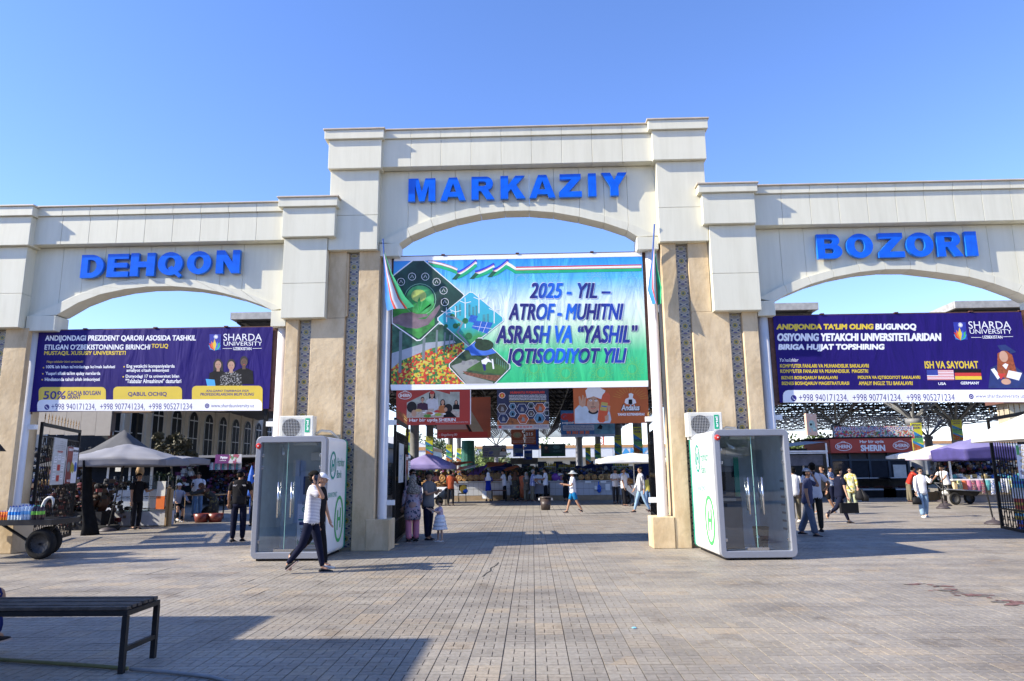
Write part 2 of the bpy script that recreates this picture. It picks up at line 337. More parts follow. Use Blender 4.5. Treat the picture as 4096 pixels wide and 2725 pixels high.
near = [c for c in cells if c[3] > 5.9 and abs(c[2]+.15+.03*c[3]) < .76*c[3]+.1][:300]; ns = set((c[2], c[3]) for c in near)
pavement = struct(make('pavement', MB().add([(-21, 4.9, -.010), (21, 4.9, -.010), (21, 26.9, -.010), (-21, 26.9, -.010)], [(0, 1, 2, 3)]), JOINT))
tv, tf = [], []; tile_geo(0, 0, tv, tf); tme = bpy.data.meshes.new('paving_tile'); tme.from_pydata(tv, [], tf); tme.materials.append(PAVE)
for c in near:
    o = bpy.data.objects.new('paving_tile', tme); sc.collection.objects.link(o); o.parent = pavement
    o.location = (c[2], c[3], random.uniform(-.0012, .0012)); o.rotation_euler = (random.uniform(-.004, .004), random.uniform(-.004, .004), random.uniform(-.003, .003))
tv, tf = [], []
for c in cells:
    if (c[2], c[3]) not in ns: tile_geo(c[2], c[3], tv, tf, random.uniform(-.0015, .0015))
stuff(make('paving_tiles', MB().add(tv, tf), PAVE, pavement))
# ================================================================ gateway
CL = M('cladding_panel', (.665, .64, .52), .42, .0, var=.035, scale=.8); CLD = M('cladding_soffit', (.6, .57, .46), .45, var=.06, scale=2)
def weather(m, lo=(.86, .85, .82), sc_=(2.2, 2.2, .22), fac=.5):
    n = m.node_tree; p = n.nodes['Principled BSDF']; src = p.inputs['Base Color'].links[0].from_socket; geo = n.nodes.new('ShaderNodeNewGeometry'); mp = n.nodes.new('ShaderNodeMapping'); mp.inputs['Scale'].default_value = sc_
    no = n.nodes.new('ShaderNodeTexNoise'); no.inputs['Scale'].default_value = 2; no.inputs['Detail'].default_value = 8; no.inputs['Roughness'].default_value = .7; n.links.new(geo.outputs['Position'], mp.inputs[0]); n.links.new(mp.outputs[0], no.inputs['Vector'])
    cr = ramp(n, [(.38, lo), (.58, (1, 1, 1))]); n.links.new(no.outputs['Fac'], cr.inputs[0]); x = n.nodes.new('ShaderNodeMix'); x.data_type = 'RGBA'; x.blend_type = 'MULTIPLY'; x.inputs[0].default_value = fac; n.links.new(src, x.inputs[6]); n.links.new(cr.outputs[0], x.inputs[7]); n.links.new(x.outputs[2], p.inputs['Base Color'])
weather(CL)
def stucco():
    m = M('stucco', (.60, .47, .30), .9, var=.10, scale=1.2, bump=.45, bscale=9); weather(m, (.72, .66, .58), (1.5, 1.5, .6), .7); return m
STU = stucco(); COP = M('beige_coping', (.50, .42, .32), .5, var=.1); COLM = M('column_paint', (.66, .64, .63), .4, var=.08, scale=2)
gate = thing('market_gateway', 'tall white three-arched market gateway with large blue letters and stucco pillars', 'gateway', (-.26, 15.5, 0))
def gp(name, mb, mat, **k): return make(name, mb, mat, gate, world=True, **k)
G = .006
def vbox(name, x0, x1, y0, y1, z0, z1, mat=CL, bv=.006): return gp(name, MB().box(x0+G/2, x1-G/2, y0, y1, z0+G/2, z1-G/2), mat, bevel=bv)
def section(xL, xR, zb, zt, zc, inner, outer, yb=15.44, joints=9, capL=True, capR=True):
    """beam over one arch: fascia panels, cornice, spandrel panels, arch band"""
    # dark core behind the panel joints
    gp('beam_core', MB().box(xL, xR, 15.47, 16.1, zb+.02, zc-.03), CLD)
    w = (xR-xL)/joints
    for i in range(joints):
        vbox('fascia_panel', xL+i*w, xL+(i+1)*w, yb, 15.69, zb, zt)
        vbox('cornice_panel', xL+i*w, xL+(i+1)*w, yb-.05, 15.9, zt, zc)
    gp('coping', MB().box(xL, xR, yb-.09, 16.15, zc, zc+.035), COP, bevel=.01)
    n = len(outer)
    for i in range(n-1):
        (x0, z0), (x1, z1) = outer[i], outer[i+1]
        gp('spandrel_panel', MB().prism([(x0+G/2, z0-.02), (x1-G/2, z1-.02), (x1-G/2, zb+.002), (x0+G/2, zb+.002)], 15.70, 16.03), CL, bevel=.004)
    m = min(len(inner), n)
    for i in range(n-1):
        a0, a1 = inner[min(i, len(inner)-1)], inner[min(i+1, len(inner)-1)]; b0, b1 = outer[i], outer[i+1]
        if a0 == a1: continue
        dx = b1[0]-b0[0]; s = G/2
        gp('arch_band', MB().prism([(a0[0]+s, a0[1]), (a1[0]-s, a1[1]), (b1[0]-s, b1[1]), (b0[0]+s, b0[1])], 15.63, 16.08), CL, bevel=.004)
Cin = [(-3.05, 6.92), (-2.78, 7.11), (-2.24, 7.34), (-1.70, 7.50), (-1.12, 7.62), (-.55, 7.68), (.02, 7.68), (.60, 7.62), (1.19, 7.5), (1.77, 7.34), (2.30, 7.14), (2.54, 6.98)]
Cout = [(-3.52, 6.97), (-2.85, 7.31), (-2.30, 7.52), (-1.73, 7.69), (-1.16, 7.81), (-.58, 7.87), (.03, 7.88), (.61, 7.82), (1.21, 7.71), (1.79, 7.53), (2.34, 7.33), (3.02, 7.0)]
section(-3.47, 2.95, 8.76, 9.46, 9.66, Cin, Cout)
Lin = [(-11.03, 5.36), (-10.54, 5.65), (-10.03, 5.84), (-9.47, 5.95), (-8.94, 6.0), (-8.37, 6.0), (-7.82, 5.95), (-7.28, 5.85), (-6.73, 5.70), (-6.23, 5.52), (-5.97, 5.38)]
Lout = [(-11.75, 5.32), (-11.07, 5.62), (-10.56, 5.85), (-10.05, 6.03), (-9.49, 6.15), (-8.96, 6.2), (-8.39, 6.19), (-7.83, 6.14), (-7.27, 6.02), (-6.73, 5.88), (-5.66, 5.42)]
section(-11.66, -5.70, 7.01, 7.70, 7.91, Lin, Lout, joints=9)
Rin = [(5.55, 5.38), (5.87, 5.56), (6.42, 5.78), (6.95, 5.93), (7.55, 6.04), (8.12, 6.09), (8.69, 6.08), (9.26, 6.0), (9.96, 5.88), (10.5, 5.71), (11.0, 5.50), (11.3, 5.34)]
Rout = [(5.18, 5.46), (5.81, 5.77), (6.36, 5.96), (6.93, 6.11), (7.51, 6.22), (8.12, 6.28), (8.69, 6.27), (9.27, 6.22), (10.0, 6.07), (10.54, 5.89), (11.12, 5.68), (11.72, 5.40)]
section(5.18, 11.66, 7.13, 7.88, 8.06, Rin, Rout, joints=10)
def endblock(x0, x1, z0, z1, z2, y=15.33, back=16.2, ov=.09):
    vbox('corner_block', x0, x1, y, back, z0, z1)
    vbox('cornice_block', x0-ov, x1+.06, y-.07, back+.05, z1, z2)
    gp('coping', MB().box(x0-ov-.03, x1+.09, y-.1, back+.08, z2, z2+.04), COP, bevel=.01)
endblock(-4.70, -3.44, 8.70, 9.42, 9.64); endblock(2.92, 4.16, 8.74, 9.47, 9.70)
endblock(-5.70, -4.47, 7.03, 7.74, 7.95, 15.28); endblock(3.98, 5.17, 7.14, 7.87, 8.06, 15.28)
endblock(-12.95, -11.64, 6.96, 7.66, 7.88, 15.28); endblock(11.68, 12.9, 7.14, 7.87, 8.06, 15.28)
for x0, x1, za, zb_, zc_ in ((-4.66, -3.51, 6.74, 7.58, 8.70), (3.0, 4.12, 6.79, 7.61, 8.74), (-5.68, -4.665, 5.14, 5.95, 7.03), (4.125, 5.18, 5.14, 6.0, 7.14), (-12.9, -11.74, 5.03, 5.83, 6.96), (11.72, 12.87, 5.1, 5.95, 7.14)):
    yf = 15.44 if x1 in (-3.51, 4.12) else 15.40
    vbox('pillar_panel', x0, x1, yf, 16.2, za, zb_); vbox('pillar_panel', x0, x1, yf, 16.2, zb_, zc_)
# hidden core behind inner cladding where the side sections butt on the centre
gp('pillar_core', MB().box(-4.6, -4.2, 15.6, 16.1, 5.2, 6.7), STU); gp('pillar_core', MB().box(3.7, 4.1, 15.6, 16.1, 5.2, 6.7), STU)
# stucco pillars: strips of glazed tile set in slots
ROS = [M('tile_ground', (.27, .24, .19), .3, var=.15, scale=30), M('tile_white', (.45, .41, .35), .3, var=.05), M('tile_ochre', (.34, .26, .05), .3, var=.2, scale=40), M('tile_blue', (.05, .065, .12), .25, var=.2, scale=40), M('tile_violet', (.05, .035, .16), .3), M('tile_green', (.06, .11, .07), .3)]
def mosaic_tile(w=.27, h=.38):
    mb = MB(); mb.add([(0, 0, 0), (w, 0, 0), (w, 0, h), (0, 0, h), (0, .02, 0), (w, .02, 0), (w, .02, h), (0, .02, h)], [(0, 1, 2, 3), (0, 4, 5, 1), (3, 2, 6, 7)], 0)
    def star(cx, cz, r0, r1, n, mi, y, ph=0):
        mb.flat([(cx+(r0 if i % 2 == 0 else r1)*math.cos(ph+math.pi*i/n), cz+(r0 if i % 2 == 0 else r1)*math.sin(ph+math.pi*i/n)) for i in range(2*n)], y, mi)
    for s in (-1, 1):
        for q in ((.03, .08), (.03, .30)): 
            pass
    def line(x0, z0, x1, z1, t=.006, y=-.0012):
        d = Vector((x1-x0, z1-z0)).normalized(); q = Vector((-d.y, d.x))*t; mb.add([(x0+q.x, y, z0+q.y), (x0-q.x, y, z0-q.y), (x1-q.x, y, z1-q.y), (x1+q.x, y, z1+q.y)], [(0, 1, 2, 3)], 1)
    for a, b, c, d in ((0, 0, w, .14), (w, 0, 0, .14), (0, h, w, h-.14), (w, h, 0, h-.14), (0, .12, .08, h/2), (0, h-.12, .08, h/2), (w, .12, w-.08, h/2), (w, h-.12, w-.08, h/2)): line(a, b, c, d)
    star(w/2, h/2, .082, .062, 8, 1, -.0018); star(w/2, h/2, .074, .052, 8, 2, -.0024); star(w/2, h/2, .035, .022, 8, 5, -.003); star(w/2, h/2, .014, .01, 6, 3, -.0036)
    for cx, cz in ((.065, .07), (w-.065, .07), (.065, h-.07), (w-.065, h-.07), (.03, h/2), (w-.03, h/2)): star(cx, cz, .027, .017, 5, 3, -.0018, .3)
    mb.flat([(w/2-.04, -.0+.012), (w/2+.04, .012), (w/2+.03, .035), (w/2-.03, .035)], -.0018, 4)
    me = bpy.data.meshes.new('mosaic_tile'); me.from_pydata(mb.v, [], mb.f)
    for m in ROS: me.materials.append(m)
    me.polygons.foreach_set('material_index', mb.m); return me
MOS = mosaic_tile()
def strip(x0, x1, ztop):
    st = gp('tile_strip', MB().box(x0, x1, 15.70, 15.78, 0, ztop), M('strip_bed', (.42, .33, .22), .9, bump=.4))
    k = 0; z = .06; n = 0; ex = (x1-x0-.27)/2
    while z < ztop-.05:
        o = bpy.data.objects.new('mosaic_tile', MOS); sc.collection.objects.link(o); o.parent = st; o.location = (x0+ex-gate.location.x, 15.69-gate.location.y-random.uniform(0, .004), z); z += .384
        sx = min(1, (ztop-z+.384)/.38); o.scale = (1, 1, max(.2, sx)) if z > ztop else (1, 1, 1)
def pillar(x0, x1, slots, tops, y=15.58, yb=16.25):
    xs = [x0]+[q for s in slots for q in s]+[x1]
    for i in range(0, len(xs), 2): gp('pillar_rib', MB().box(xs[i], xs[i+1], y, 15.79, 0, tops[i//2]), STU, bevel=.012)
    gp('pillar_shaft', MB().box(x0+.004, x1-.004, 15.785, yb, 0, max(tops)), STU, bevel=.01)
pillar(-5.60, -3.47, ((-5.31, -5.02), (-4.25, -3.95)), (5.16, 5.16, 6.75)); strip(-5.31, -5.02, 5.14); strip(-4.25, -3.95, 6.73)
gp('pillar_rib', MB().box(-4.66, -4.25, 15.583, 15.79, 5.165, 6.75), STU)
gp('pillar_rib', MB().box(3.66, 4.11, 15.583, 15.79, 5.165, 6.8), STU)
pillar(3.04, 5.13, ((3.38, 3.66), (4.50, 4.79)), (6.8, 5.16, 5.16)); strip(3.38, 3.66, 6.78); strip(4.50, 4.79, 5.14)
pillar(-12.85, -11.62, ((-12.45, -12.16),), (5.05, 5.05)); strip(-12.45, -12.16, 5.03)
pillar(11.77, 12.8, ((12.15, 12.43),), (5.1, 5.1)); strip(12.15, 12.43, 5.08)
# capitals, round columns and plinths
def capital(x0, x1, z0, z1, name='capital'): vbox(name, x0, x1, 15.60, 16.08, z0, z1)
capital(-3.50, -3.03, 6.62, 6.93); capital(2.50, 3.0, 6.66, 6.97)
capital(-11.72, -11.03, 4.98, 5.34); capital(-5.97, -5.62, 4.99, 5.37); capital(5.15, 5.55, 5.05, 5.4); capital(11.3, 11.72, 5.0, 5.36)
for x, zt, r in ((-3.34, 6.62, .105), (2.83, 6.66, .115), (-11.64, 4.98, .108), (-5.75, 4.99, .115), (5.31, 5.05, .12), (11.6, 5.0, .12)):
    gp('column', MB().lathe([(r*1.04, .62), (r*1.04, .66), (r, .68), (r*.985, zt)], 28, c=(x, 15.82, 0)), COLM, smooth=True)
for x0, x1 in ((-3.64, -3.12), (2.56, 3.03), (-11.80, -11.42), (-5.95, -5.60), (5.13, 5.5), (11.35, 11.77)):
    gp('plinth', MB().box(x0, x1, 15.56, 16.2, 0, .66), STU, bevel=.015)
# white hinge brackets on the columns
for x, s in ((-3.2, 1), (2.68, -1), (-11.50, 1), (5.45, 1), (-5.9, -1), (11.45, -1)):
    for z in (.95, 2.72): gp('hinge_bracket', MB().box(x-.04, x+.13*s if s > 0 else x+.04, 15.8, 15.9, z, z+.11) if s > 0 else MB().box(x-.13, x+.04, 15.8, 15.9, z, z+.11), WHITE)
# raised blue letters
def letmat():
    m = bpy.data.materials.new('letter_blue'); m.use_nodes = True; n = m.node_tree; p = n.nodes['Principled BSDF']
    no = n.nodes.new('ShaderNodeTexNoise'); no.inputs['Scale'].default_value = 3; cr = ramp(n, [(.3, (.001, .085, .60)), (.7, (.001, .12, .72))]); n.links.new(no.outputs['Fac'], cr.inputs[0]); n.links.new(cr.outputs[0], p.inputs['Base Color'])
    p.inputs['Roughness'].default_value = .18; return m
LET = letmat(); LETS = M('letter_side_blue', (.01, .16, .62), .3, var=.08)
def arcp(cx, cz, rx, rz, a0, a1, n=10): return [(cx+rx*math.cos(R(a0+(a1-a0)*k/n)), cz+rz*math.sin(R(a0+(a1-a0)*k/n))) for k in range(n+1)]
RING = [arcp(.5, .5, .5, .5, 0, 348, 29), arcp(.5, .5, .2, .27, 0, 340, 17)]
HVY = {  # heavy block capitals in a unit box: outer outline, then holes
 'D': [[(0, 0), (.45, 0)]+arcp(.45, .5, .55, .5, -80, 80)+[(.45, 1), (0, 1)], [(.30, .22), (.44, .22)]+arcp(.44, .5, .25, .28, -80, 80)+[(.44, .78), (.30, .78)]],
 'E': [[(0, 0), (1, 0), (1, .23), (.33, .23), (.33, .40), (.93, .40), (.93, .61), (.33, .61), (.33, .78), (.98, .78), (.98, 1), (0, 1)]],
 'H': [[(0, 0), (.33, 0), (.33, .38), (.67, .38), (.67, 0), (1, 0), (1, 1), (.67, 1), (.67, .63), (.33, .63), (.33, 1), (0, 1)]],
 'O': RING, 'Q': RING,
 'N': [[(0, 0), (.31, 0), (.31, .55), (.66, 0), (1, 0), (1, 1), (.69, 1), (.69, .46), (.34, 1), (0, 1)]],
 'M': [[(0, 0), (.25, 0), (.25, .68), (.40, 0), (.60, 0), (.75, .68), (.75, 0), (1, 0), (1, 1), (.63, 1), (.5, .42), (.37, 1), (0, 1)]],
 'A': [[(0, 0), (.26, 0), (.31, .16), (.69, .16), (.74, 0), (1, 0), (.66, 1), (.34, 1)], [(.38, .37), (.62, .37), (.5, .74)]],
 'R': [[(0, 0), (.31, 0), (.31, .38), (.40, .38), (.67, 0), (1, 0), (.76, .36), (.72, .42)]+arcp(.62, .70, .31, .30, -55, 80)+[(.62, 1), (0, 1)], [(.31, .59), (.52, .59)]+arcp(.53, .69, .11, .10, -80, 80, 5)+[(.52, .79), (.31, .79)]],
 'K': [[(0, 0), (.31, 0), (.31, .30), (.42, .42), (.65, 0), (1, 0), (.63, .60), (.97, 1), (.60, 1), (.31, .60), (.31, 1), (0, 1)]],
 'Z': [[(0, 0), (1, 0), (1, .24), (.44, .24), (.97, .80), (.97, 1), (.04, 1), (.04, .77), (.54, .77), (0, .21)]],
 'I': [[(0, 0), (1, 0), (1, 1), (0, 1)]],
 'Y': [[(.34, 0), (.66, 0), (.66, .42), (1, 1), (.65, 1), (.5, .68), (.35, 1), (0, 1), (.34, .42)]],
 'B': [[(0, 0), (.60, 0)]+arcp(.66, .29, .34, .29, -80, 62)+arcp(.63, .74, .29, .26, -50, 80)+[(.60, 1), (0, 1)], [(.30, .21), (.53, .21)]+arcp(.55, .31, .12, .10, -80, 80, 5)+[(.53, .41), (.30, .41)], [(.30, .61), (.52, .61)]+arcp(.53, .70, .11, .09, -80, 80, 5)+[(.52, .79), (.30, .79)]]}
def heavy(ch):
    cu = bpy.data.curves.new('t', 'CURVE'); cu.dimensions = '2D'; cu.fill_mode = 'BOTH'; cu.extrude = .1
    for P in HVY[ch]:
        sp = cu.splines.new('POLY'); sp.points.add(len(P)-1); sp.use_cyclic_u = True
        for q, (x, z) in zip(sp.points, P): q.co = (x, z, 0, 1)
    ob = bpy.data.objects.new('t', cu); me = bpy.data.meshes.new_from_object(ob); r = ([tuple(v.co) for v in me.vertices], [tuple(p.vertices) for p in me.polygons])
    bpy.data.objects.remove(ob); bpy.data.curves.remove(cu); bpy.data.meshes.remove(me); return r
def word(s, spans, z0l, z0r, h, yf, th=.09):
    for i, (ch, (a, b)) in enumerate(zip(s, spans)):
        V, Fc = heavy(ch); t = i/(len(s)-1); z0 = z0l+(z0r-z0l)*t
        L = [(a+(b-a)*v[0], yf+(th if v[2] < 0 else 0), z0+h*v[1]) for v in V]; mb = MB(); mb.add(L, Fc)
        if ch == 'Q':
            w_ = b-a; mb.prism([(a+w_*.42, z0+h*.30), (a+w_*.58, z0+h*.40), (a+w_*1.0, z0-h*.02), (a+w_*.88, z0-h*.12)], yf-.004, yf+th-.004)
        for k, f in enumerate(mb.f):
            ys = [mb.v[q][1] for q in f]; mb.m[k] = 1 if max(ys)-min(ys) > .01 else 0
        gp('letter', mb, [LET, LETS])
def spans(px, x0, x1, p0, p1): return [(x0+(a-p0)*(x1-x0)/(p1-p0), x0+(b-p0)*(x1-x0)/(p1-p0)) for a, b in px]
word('DEHQON', spans([(488, 632), (655, 792), (803, 958), (977, 1135), (1162, 1315), (1347, 1497)], -10.53, -6.76, 488, 1497), 6.22, 6.27, .56, 15.56)
word('MARKAZIY', spans([(595, 747), (775, 918), (950, 1080), (1113, 1253), (1275, 1420), (1440, 1567), (1603, 1648), (1677, 1820)], -2.83, 2.33, 595, 1820), 7.94, 7.98, .57, 15.56)
word('BOZORI', spans([(893, 1050), (1080, 1248), (1280, 1445), (1460, 1632), (1655, 1815), (1835, 1908)], 6.60, 10.20, 893, 1908), 6.35, 6.35, .58, 15.56)
# cable running across the arches of the gateway
tag(make('overhead_cable', MB().tube([(-3.4, 15.85, 6.3), (-2.0, 24, 7.6), (0, 40, 9.5)], .012, 5), BLK), 'thin black cable rising through the central arch towards the hall', 'cable')

# ================================================================ the three big banners
def banner(label, x0, x1, z0, z1, y, mat, corners, name='banner'):
    t = thing(name, label, 'banner', ((x0+x1)/2, y, z0)); w = x1-x0; h = z1-z0
    # cloth with slight slack
    mb = MB(); nx, nz = 40, 16; vs = []
    for j in range(nz+1):
        for i in range(nx+1):
            u, v = i/nx, j/nz; e = math.sin(math.pi*u)*math.sin(math.pi*v)
            vs.append(((u-.5)*w, .0016+.0009*math.sin(u*31+v*9)*e, v*h))
    mb.add(vs, [(j*(nx+1)+i, j*(nx+1)+i+1, (j+1)*(nx+1)+i+1, (j+1)*(nx+1)+i) for j in range(nz) for i in range(nx)])
    make('cloth', mb, mat, t, smooth=True); f = MB()
    f.box(-w/2-.03, w/2+.03, .03, .07, h-.01, h+.03); f.box(-w/2-.03, w/2+.03, .03, .07, .0, .03); f.box(-w/2-.1, -w/2+.02, .03, .09, -.05, h+.05); f.box(w/2-.02, w/2+.1, .03, .09, -.05, h+.05)
    for k in (-.3, 0, .3): f.box(w*k-.02, w*k+.02, .03, .3, h, h+.02); f.box(w*k-.04, w*k+.04, -.02, .05, h+.02, h+.045)
    make('frame', f, RUST, t); return t, Plate(t, w, h, corners)
# centre banner
def wrinkle(m, st=.35):
    n = m.node_tree; p = n.nodes['Principled BSDF']; tc = n.nodes.new('ShaderNodeTexCoord'); mp = n.nodes.new('ShaderNodeMapping'); mp.inputs['Scale'].default_value = (1.6, 1, .5); mp.inputs['Rotation'].default_value = (0, .5, 0); no = n.nodes.new('ShaderNodeTexNoise'); no.inputs['Scale'].default_value = 1.3; no.inputs['Detail'].default_value = 3; no.inputs['Distortion'].default_value = 1.2
    bp = n.nodes.new('ShaderNodeBump'); bp.inputs['Strength'].default_value = st; bp.inputs['Distance'].default_value = .12; n.links.new(tc.outputs['Object'], mp.inputs[0]); n.links.new(mp.outputs[0], no.inputs['Vector']); n.links.new(no.outputs['Fac'], bp.inputs['Height']); n.links.new(bp.outputs[0], p.inputs['Normal']); return m
CB = Mgrad('banner_sky_green', [(0, (.02, .46, .17)), (.27, (.06, .54, .24)), (.49, (.64, .80, .62)), (.64, (.66, .79, .87)), (.82, (.10, .46, .82)), (1, (.02, .26, .78))], 2, 1/3.16, 0, noise=.02, rough=.4); wrinkle(CB)
t, P = banner('large green and blue year 2025 banner hanging in the central arch', -3.19, 2.64, 3.50, 6.66, 15.80, CB, ((148, 250), (2095, 203), (125, 1293), (2145, 1280)))
PL = M('print_pale_line', (.30, .62, .62), .5, var=.05); PLG = M('print_lime_line', (.22, .58, .12), .5, var=.05)
for cx, cy, m_ in ((1150, 430, PL), (1420, 470, PL), (1740, 440, PL), (2000, 450, PL), (1250, 1130, PLG), (1500, 1170, PLG), (1780, 1170, PLG), (2020, 1140, PLG), (1050, 900, PLG), (930, 480, PL)):
    for q in (0, 1): P.band([(cx+95*math.cos(R(45*k*3+q*22)), cy+95*math.sin(R(45*k*3+q*22))) for k in range(8)], 3, m_, 'print_star', True)
P.poly([(120, 1250), (145, 1250), (2145, 1232), (2145, 1280), (125, 1293)], INKW); P.poly([(150, 250), (2095, 203), (2095, 238), (150, 284)], INKW)
G2 = M('ink_flag_green', (.01, .40, .18), .5); DG = M('ink_dark_green', (.01, .10, .05), .5, var=.5, scale=3); RB = M('ink_royal', (.02, .04, .55), .5)
P.poly([(1100, 326), (2092, 304), (2092, 314), (1100, 336)], REDP); P.poly([(1100, 336), (2092, 313), (2092, 330), (1100, 350)], INKW); P.poly([(1100, 350), (2092, 330), (2092, 335), (1100, 356)], REDP); P.poly([(1100, 356), (2092, 335), (2092, 360), (1100, 382)], G2)
wv = [(420, 285), (520, 305), (600, 330), (650, 352)]
for dy, wd, mt in ((0, 16, INKW), (-9, 4, REDP), (9, 4, REDP), (24, 26, G2)): P.band([(x, y+dy) for x, y in wv], wd, mt)
for (sx, sy, ex_, ey) in ((650, 390, 800, 290), (790, 385, 940, 320), (930, 370, 1050, 288)):
    pts = [(sx+(ex_-sx)*k/6, sy+(ey-sy)*(k/6)**1.4) for k in range(7)]
    for dy, wd, mt in ((-18, 20, RB), (0, 22, INKW), (-9, 4, REDP), (22, 26, G2)): P.band([(x, y+dy) for x, y in pts], wd, mt)
    P.poly([(sx-45, sy+40), (sx, sy-10), (sx+30, sy), (sx-10, sy+42)], DG)
P.band([(1040, 300), (1070, 315), (1105, 342)], 24, INKW); P.band([(1040, 330), (1070, 345), (1105, 368)], 26, G2)
# flower bed photo
P.poly([(136, 760), (700, 880), (720, 1250), (127, 1250)], Mvor('print_flowers', [(.5, .03, .02), (.6, .45, .03), (.03, .15, .04), (.55, .06, .03), (.05, .2, .06), (.6, .5, .1)], 22))
P.poly([(136, 780), (640, 790), (690, 930), (500, 960), (300, 1010), (131, 1100)], M('print_park', (.03, .10, .06), .6, var=.7, scale=6)); P.poly([(131, 1010), (400, 930), (620, 912), (640, 930), (440, 975), (200, 1070), (128, 1130)], M('print_path', (.33, .36, .42), .6))
for x, y0, y1, wd in ((195, 840, 1160, 24), (380, 890, 1060, 22), (482, 830, 1010, 16), (545, 850, 990, 12), (585, 870, 970, 9), (615, 870, 960, 8)): P.band([(x+8, y0), (x, y1)], wd, M('print_trunk', (.16, .20, .22), .6))
def dia(pts, mat): 
    cx = sum(p[0] for p in pts)/len(pts); cy = sum(p[1] for p in pts)/len(pts); P.poly([(cx+(x-cx)*1.03, cy+(y-cy)*1.03) for x, y in pts], INKW); P.poly(pts, mat)
dia([(300, 282), (385, 280), (690, 545), (700, 560), (500, 775), (360, 905), (330, 908), (138, 775), (138, 410)], M('print_night_green', (.012, .055, .04), .5, var=.8, scale=2))
P.poly([(138, 640), (230, 560), (470, 620), (470, 790), (345, 900), (150, 780)], M('print_leaf_green', (.05, .28, .05), .5, var=.6, scale=4)); P.ring(355, 590, 125, 4, M('print_mint', (.25, .5, .35))); P.disc(355, 590, 112, 112, M('print_globe', (.07, .36, .10), .4, var=.6, scale=4)); P.disc(345, 560, 60, 50, M('print_glow', (.45, .55, .12), .4, var=.3))
for a in (-60, -30, 0, 30, 60): P.poly([(350, 700), (350+90*math.sin(R(a))-14, 600), (350+110*math.sin(R(a)), 700-130*math.cos(R(a))), (350+90*math.sin(R(a))+14, 620)], M('print_leaf2', (.03, .3, .05), .4, var=.4))
HND = M('print_hand', (.20, .14, .17), .6, var=.3, scale=6)
P.poly([(138, 735), (215, 700), (290, 690), (330, 706), (410, 704), (418, 722), (330, 745), (400, 745), (480, 655), (510, 632), (515, 655), (470, 730), (420, 790), (330, 822), (250, 812), (138, 775)], HND)
for x, y in ((292, 408), (397, 408), (486, 450), (541, 519), (551, 611), (205, 450)): P.ring(x, y, 29, 3.5, INKW); P.band([(x-12, y+10), (x, y-14), (x+12, y+10)], 3.5, INKW)
dia([(745, 535), (770, 537), (1005, 735), (1008, 760), (760, 952), (735, 955), (500, 755), (500, 735)], Mgrad('print_city', [(0, (.03, .20, .05)), (.35, (.05, .30, .08)), (.5, (.03, .4, .45)), (1, (.05, .42, .6))], 2, .8, -.75, noise=.25))
for x, y0, wd in ((640, 640, 18), (670, 625, 16), (715, 620, 14), (745, 630, 16), (775, 650, 18), (800, 640, 14), (860, 710, 22), (890, 705, 18)): P.band([(x, y0), (x, y0+95)], wd, M('print_tower', (.06, .25, .30), .5, var=.3))
for x, y0, y1 in ((712, 620, 815), (565, 700, 770), (635, 690, 745), (820, 590, 700), (940, 680, 780)):
    P.band([(x, y0), (x, y1)], 7, INKW); P.band([(x, y0), (x-42, y0-18)], 5, INKW); P.band([(x, y0), (x+45, y0-12)], 5, INKW); P.band([(x, y0), (x-2, y0-45)], 5, INKW)
SOL = M('print_solar', (.03, .12, .5), .4, var=.25, scale=20)
P.poly([(735, 765), (755, 712), (812, 722), (790, 778)], SOL); P.poly([(762, 815), (790, 757), (930, 775), (885, 862)], SOL)
P.band([(770, 800), (920, 822)], 2.5, INKW); P.band([(840, 765), (815, 845)], 2.5, INKW); P.band([(885, 770), (850, 855)], 2.5, INKW)
for x, y, r in ((610, 725, 22), (635, 800, 22), (740, 880, 28), (660, 790, 14), (712, 760, 24), (560, 800, 16)): P.disc(x, y, r, r, M('print_tree', (.02, .14, .04), .5, var=.4, scale=10), n=10)
P.band([(560, 720), (640, 740), (690, 775), (650, 850), (700, 900), (740, 950)], 16, M('print_road', (.2, .26, .3)))
dia([(815, 897), (840, 897), (1060, 1105), (1060, 1130), (940, 1248), (715, 1248), (590, 1120), (590, 1095)], M('print_shrubs', (.03, .07, .03), .6, var=.6, scale=7))
P.poly([(700, 985), (825, 905), (960, 1010), (880, 1030), (760, 1030), (740, 990)], M('print_deepsky', (.05, .16, .6))); P.disc(860, 950, 75, 45, M('print_canopy', (.015, .04, .015), .6, var=.5, scale=12)); P.disc(820, 915, 30, 18, MATS['print_canopy'])
P.poly([(600, 1110), (760, 1060), (830, 1075), (690, 1170), (930, 1235), (930, 1247), (720, 1247)], M('print_walk', (.28, .29, .28), .7, var=.1)); P.poly([(690, 1150), (860, 1180), (1000, 1185), (950, 1230), (720, 1180)], M('print_soil', (.18, .07, .04), .7, var=.5, scale=20)); P.poly([(830, 1075), (1050, 1115), (1000, 1180), (720, 1140)], M('print_lawn', (.05, .13, .03), .7, var=.3))
P.poly([(838, 1070), (885, 1045), (925, 1085), (890, 1080), (872, 1105), (845, 1095)], INKW); P.poly([(845, 1095), (872, 1100), (875, 1145), (860, 1150)], NAVY); P.disc(890, 1045, 9, 11, HND, n=8); P.band([(925, 1060), (935, 1135)], 12, INKW)
for x, y in ((695, 1080), (750, 1085), (790, 1070)): P.poly([(x-12, y+20), (x-10, y-10), (x+12, y-8), (x+20, y+5), (x+10, y+22)], MGREY)
for k in range(7): P.band([(960+k*15, 1050+k*9), (960+k*15, 1095+k*10)], 4, M('print_fence', (.1, .25, .2)))
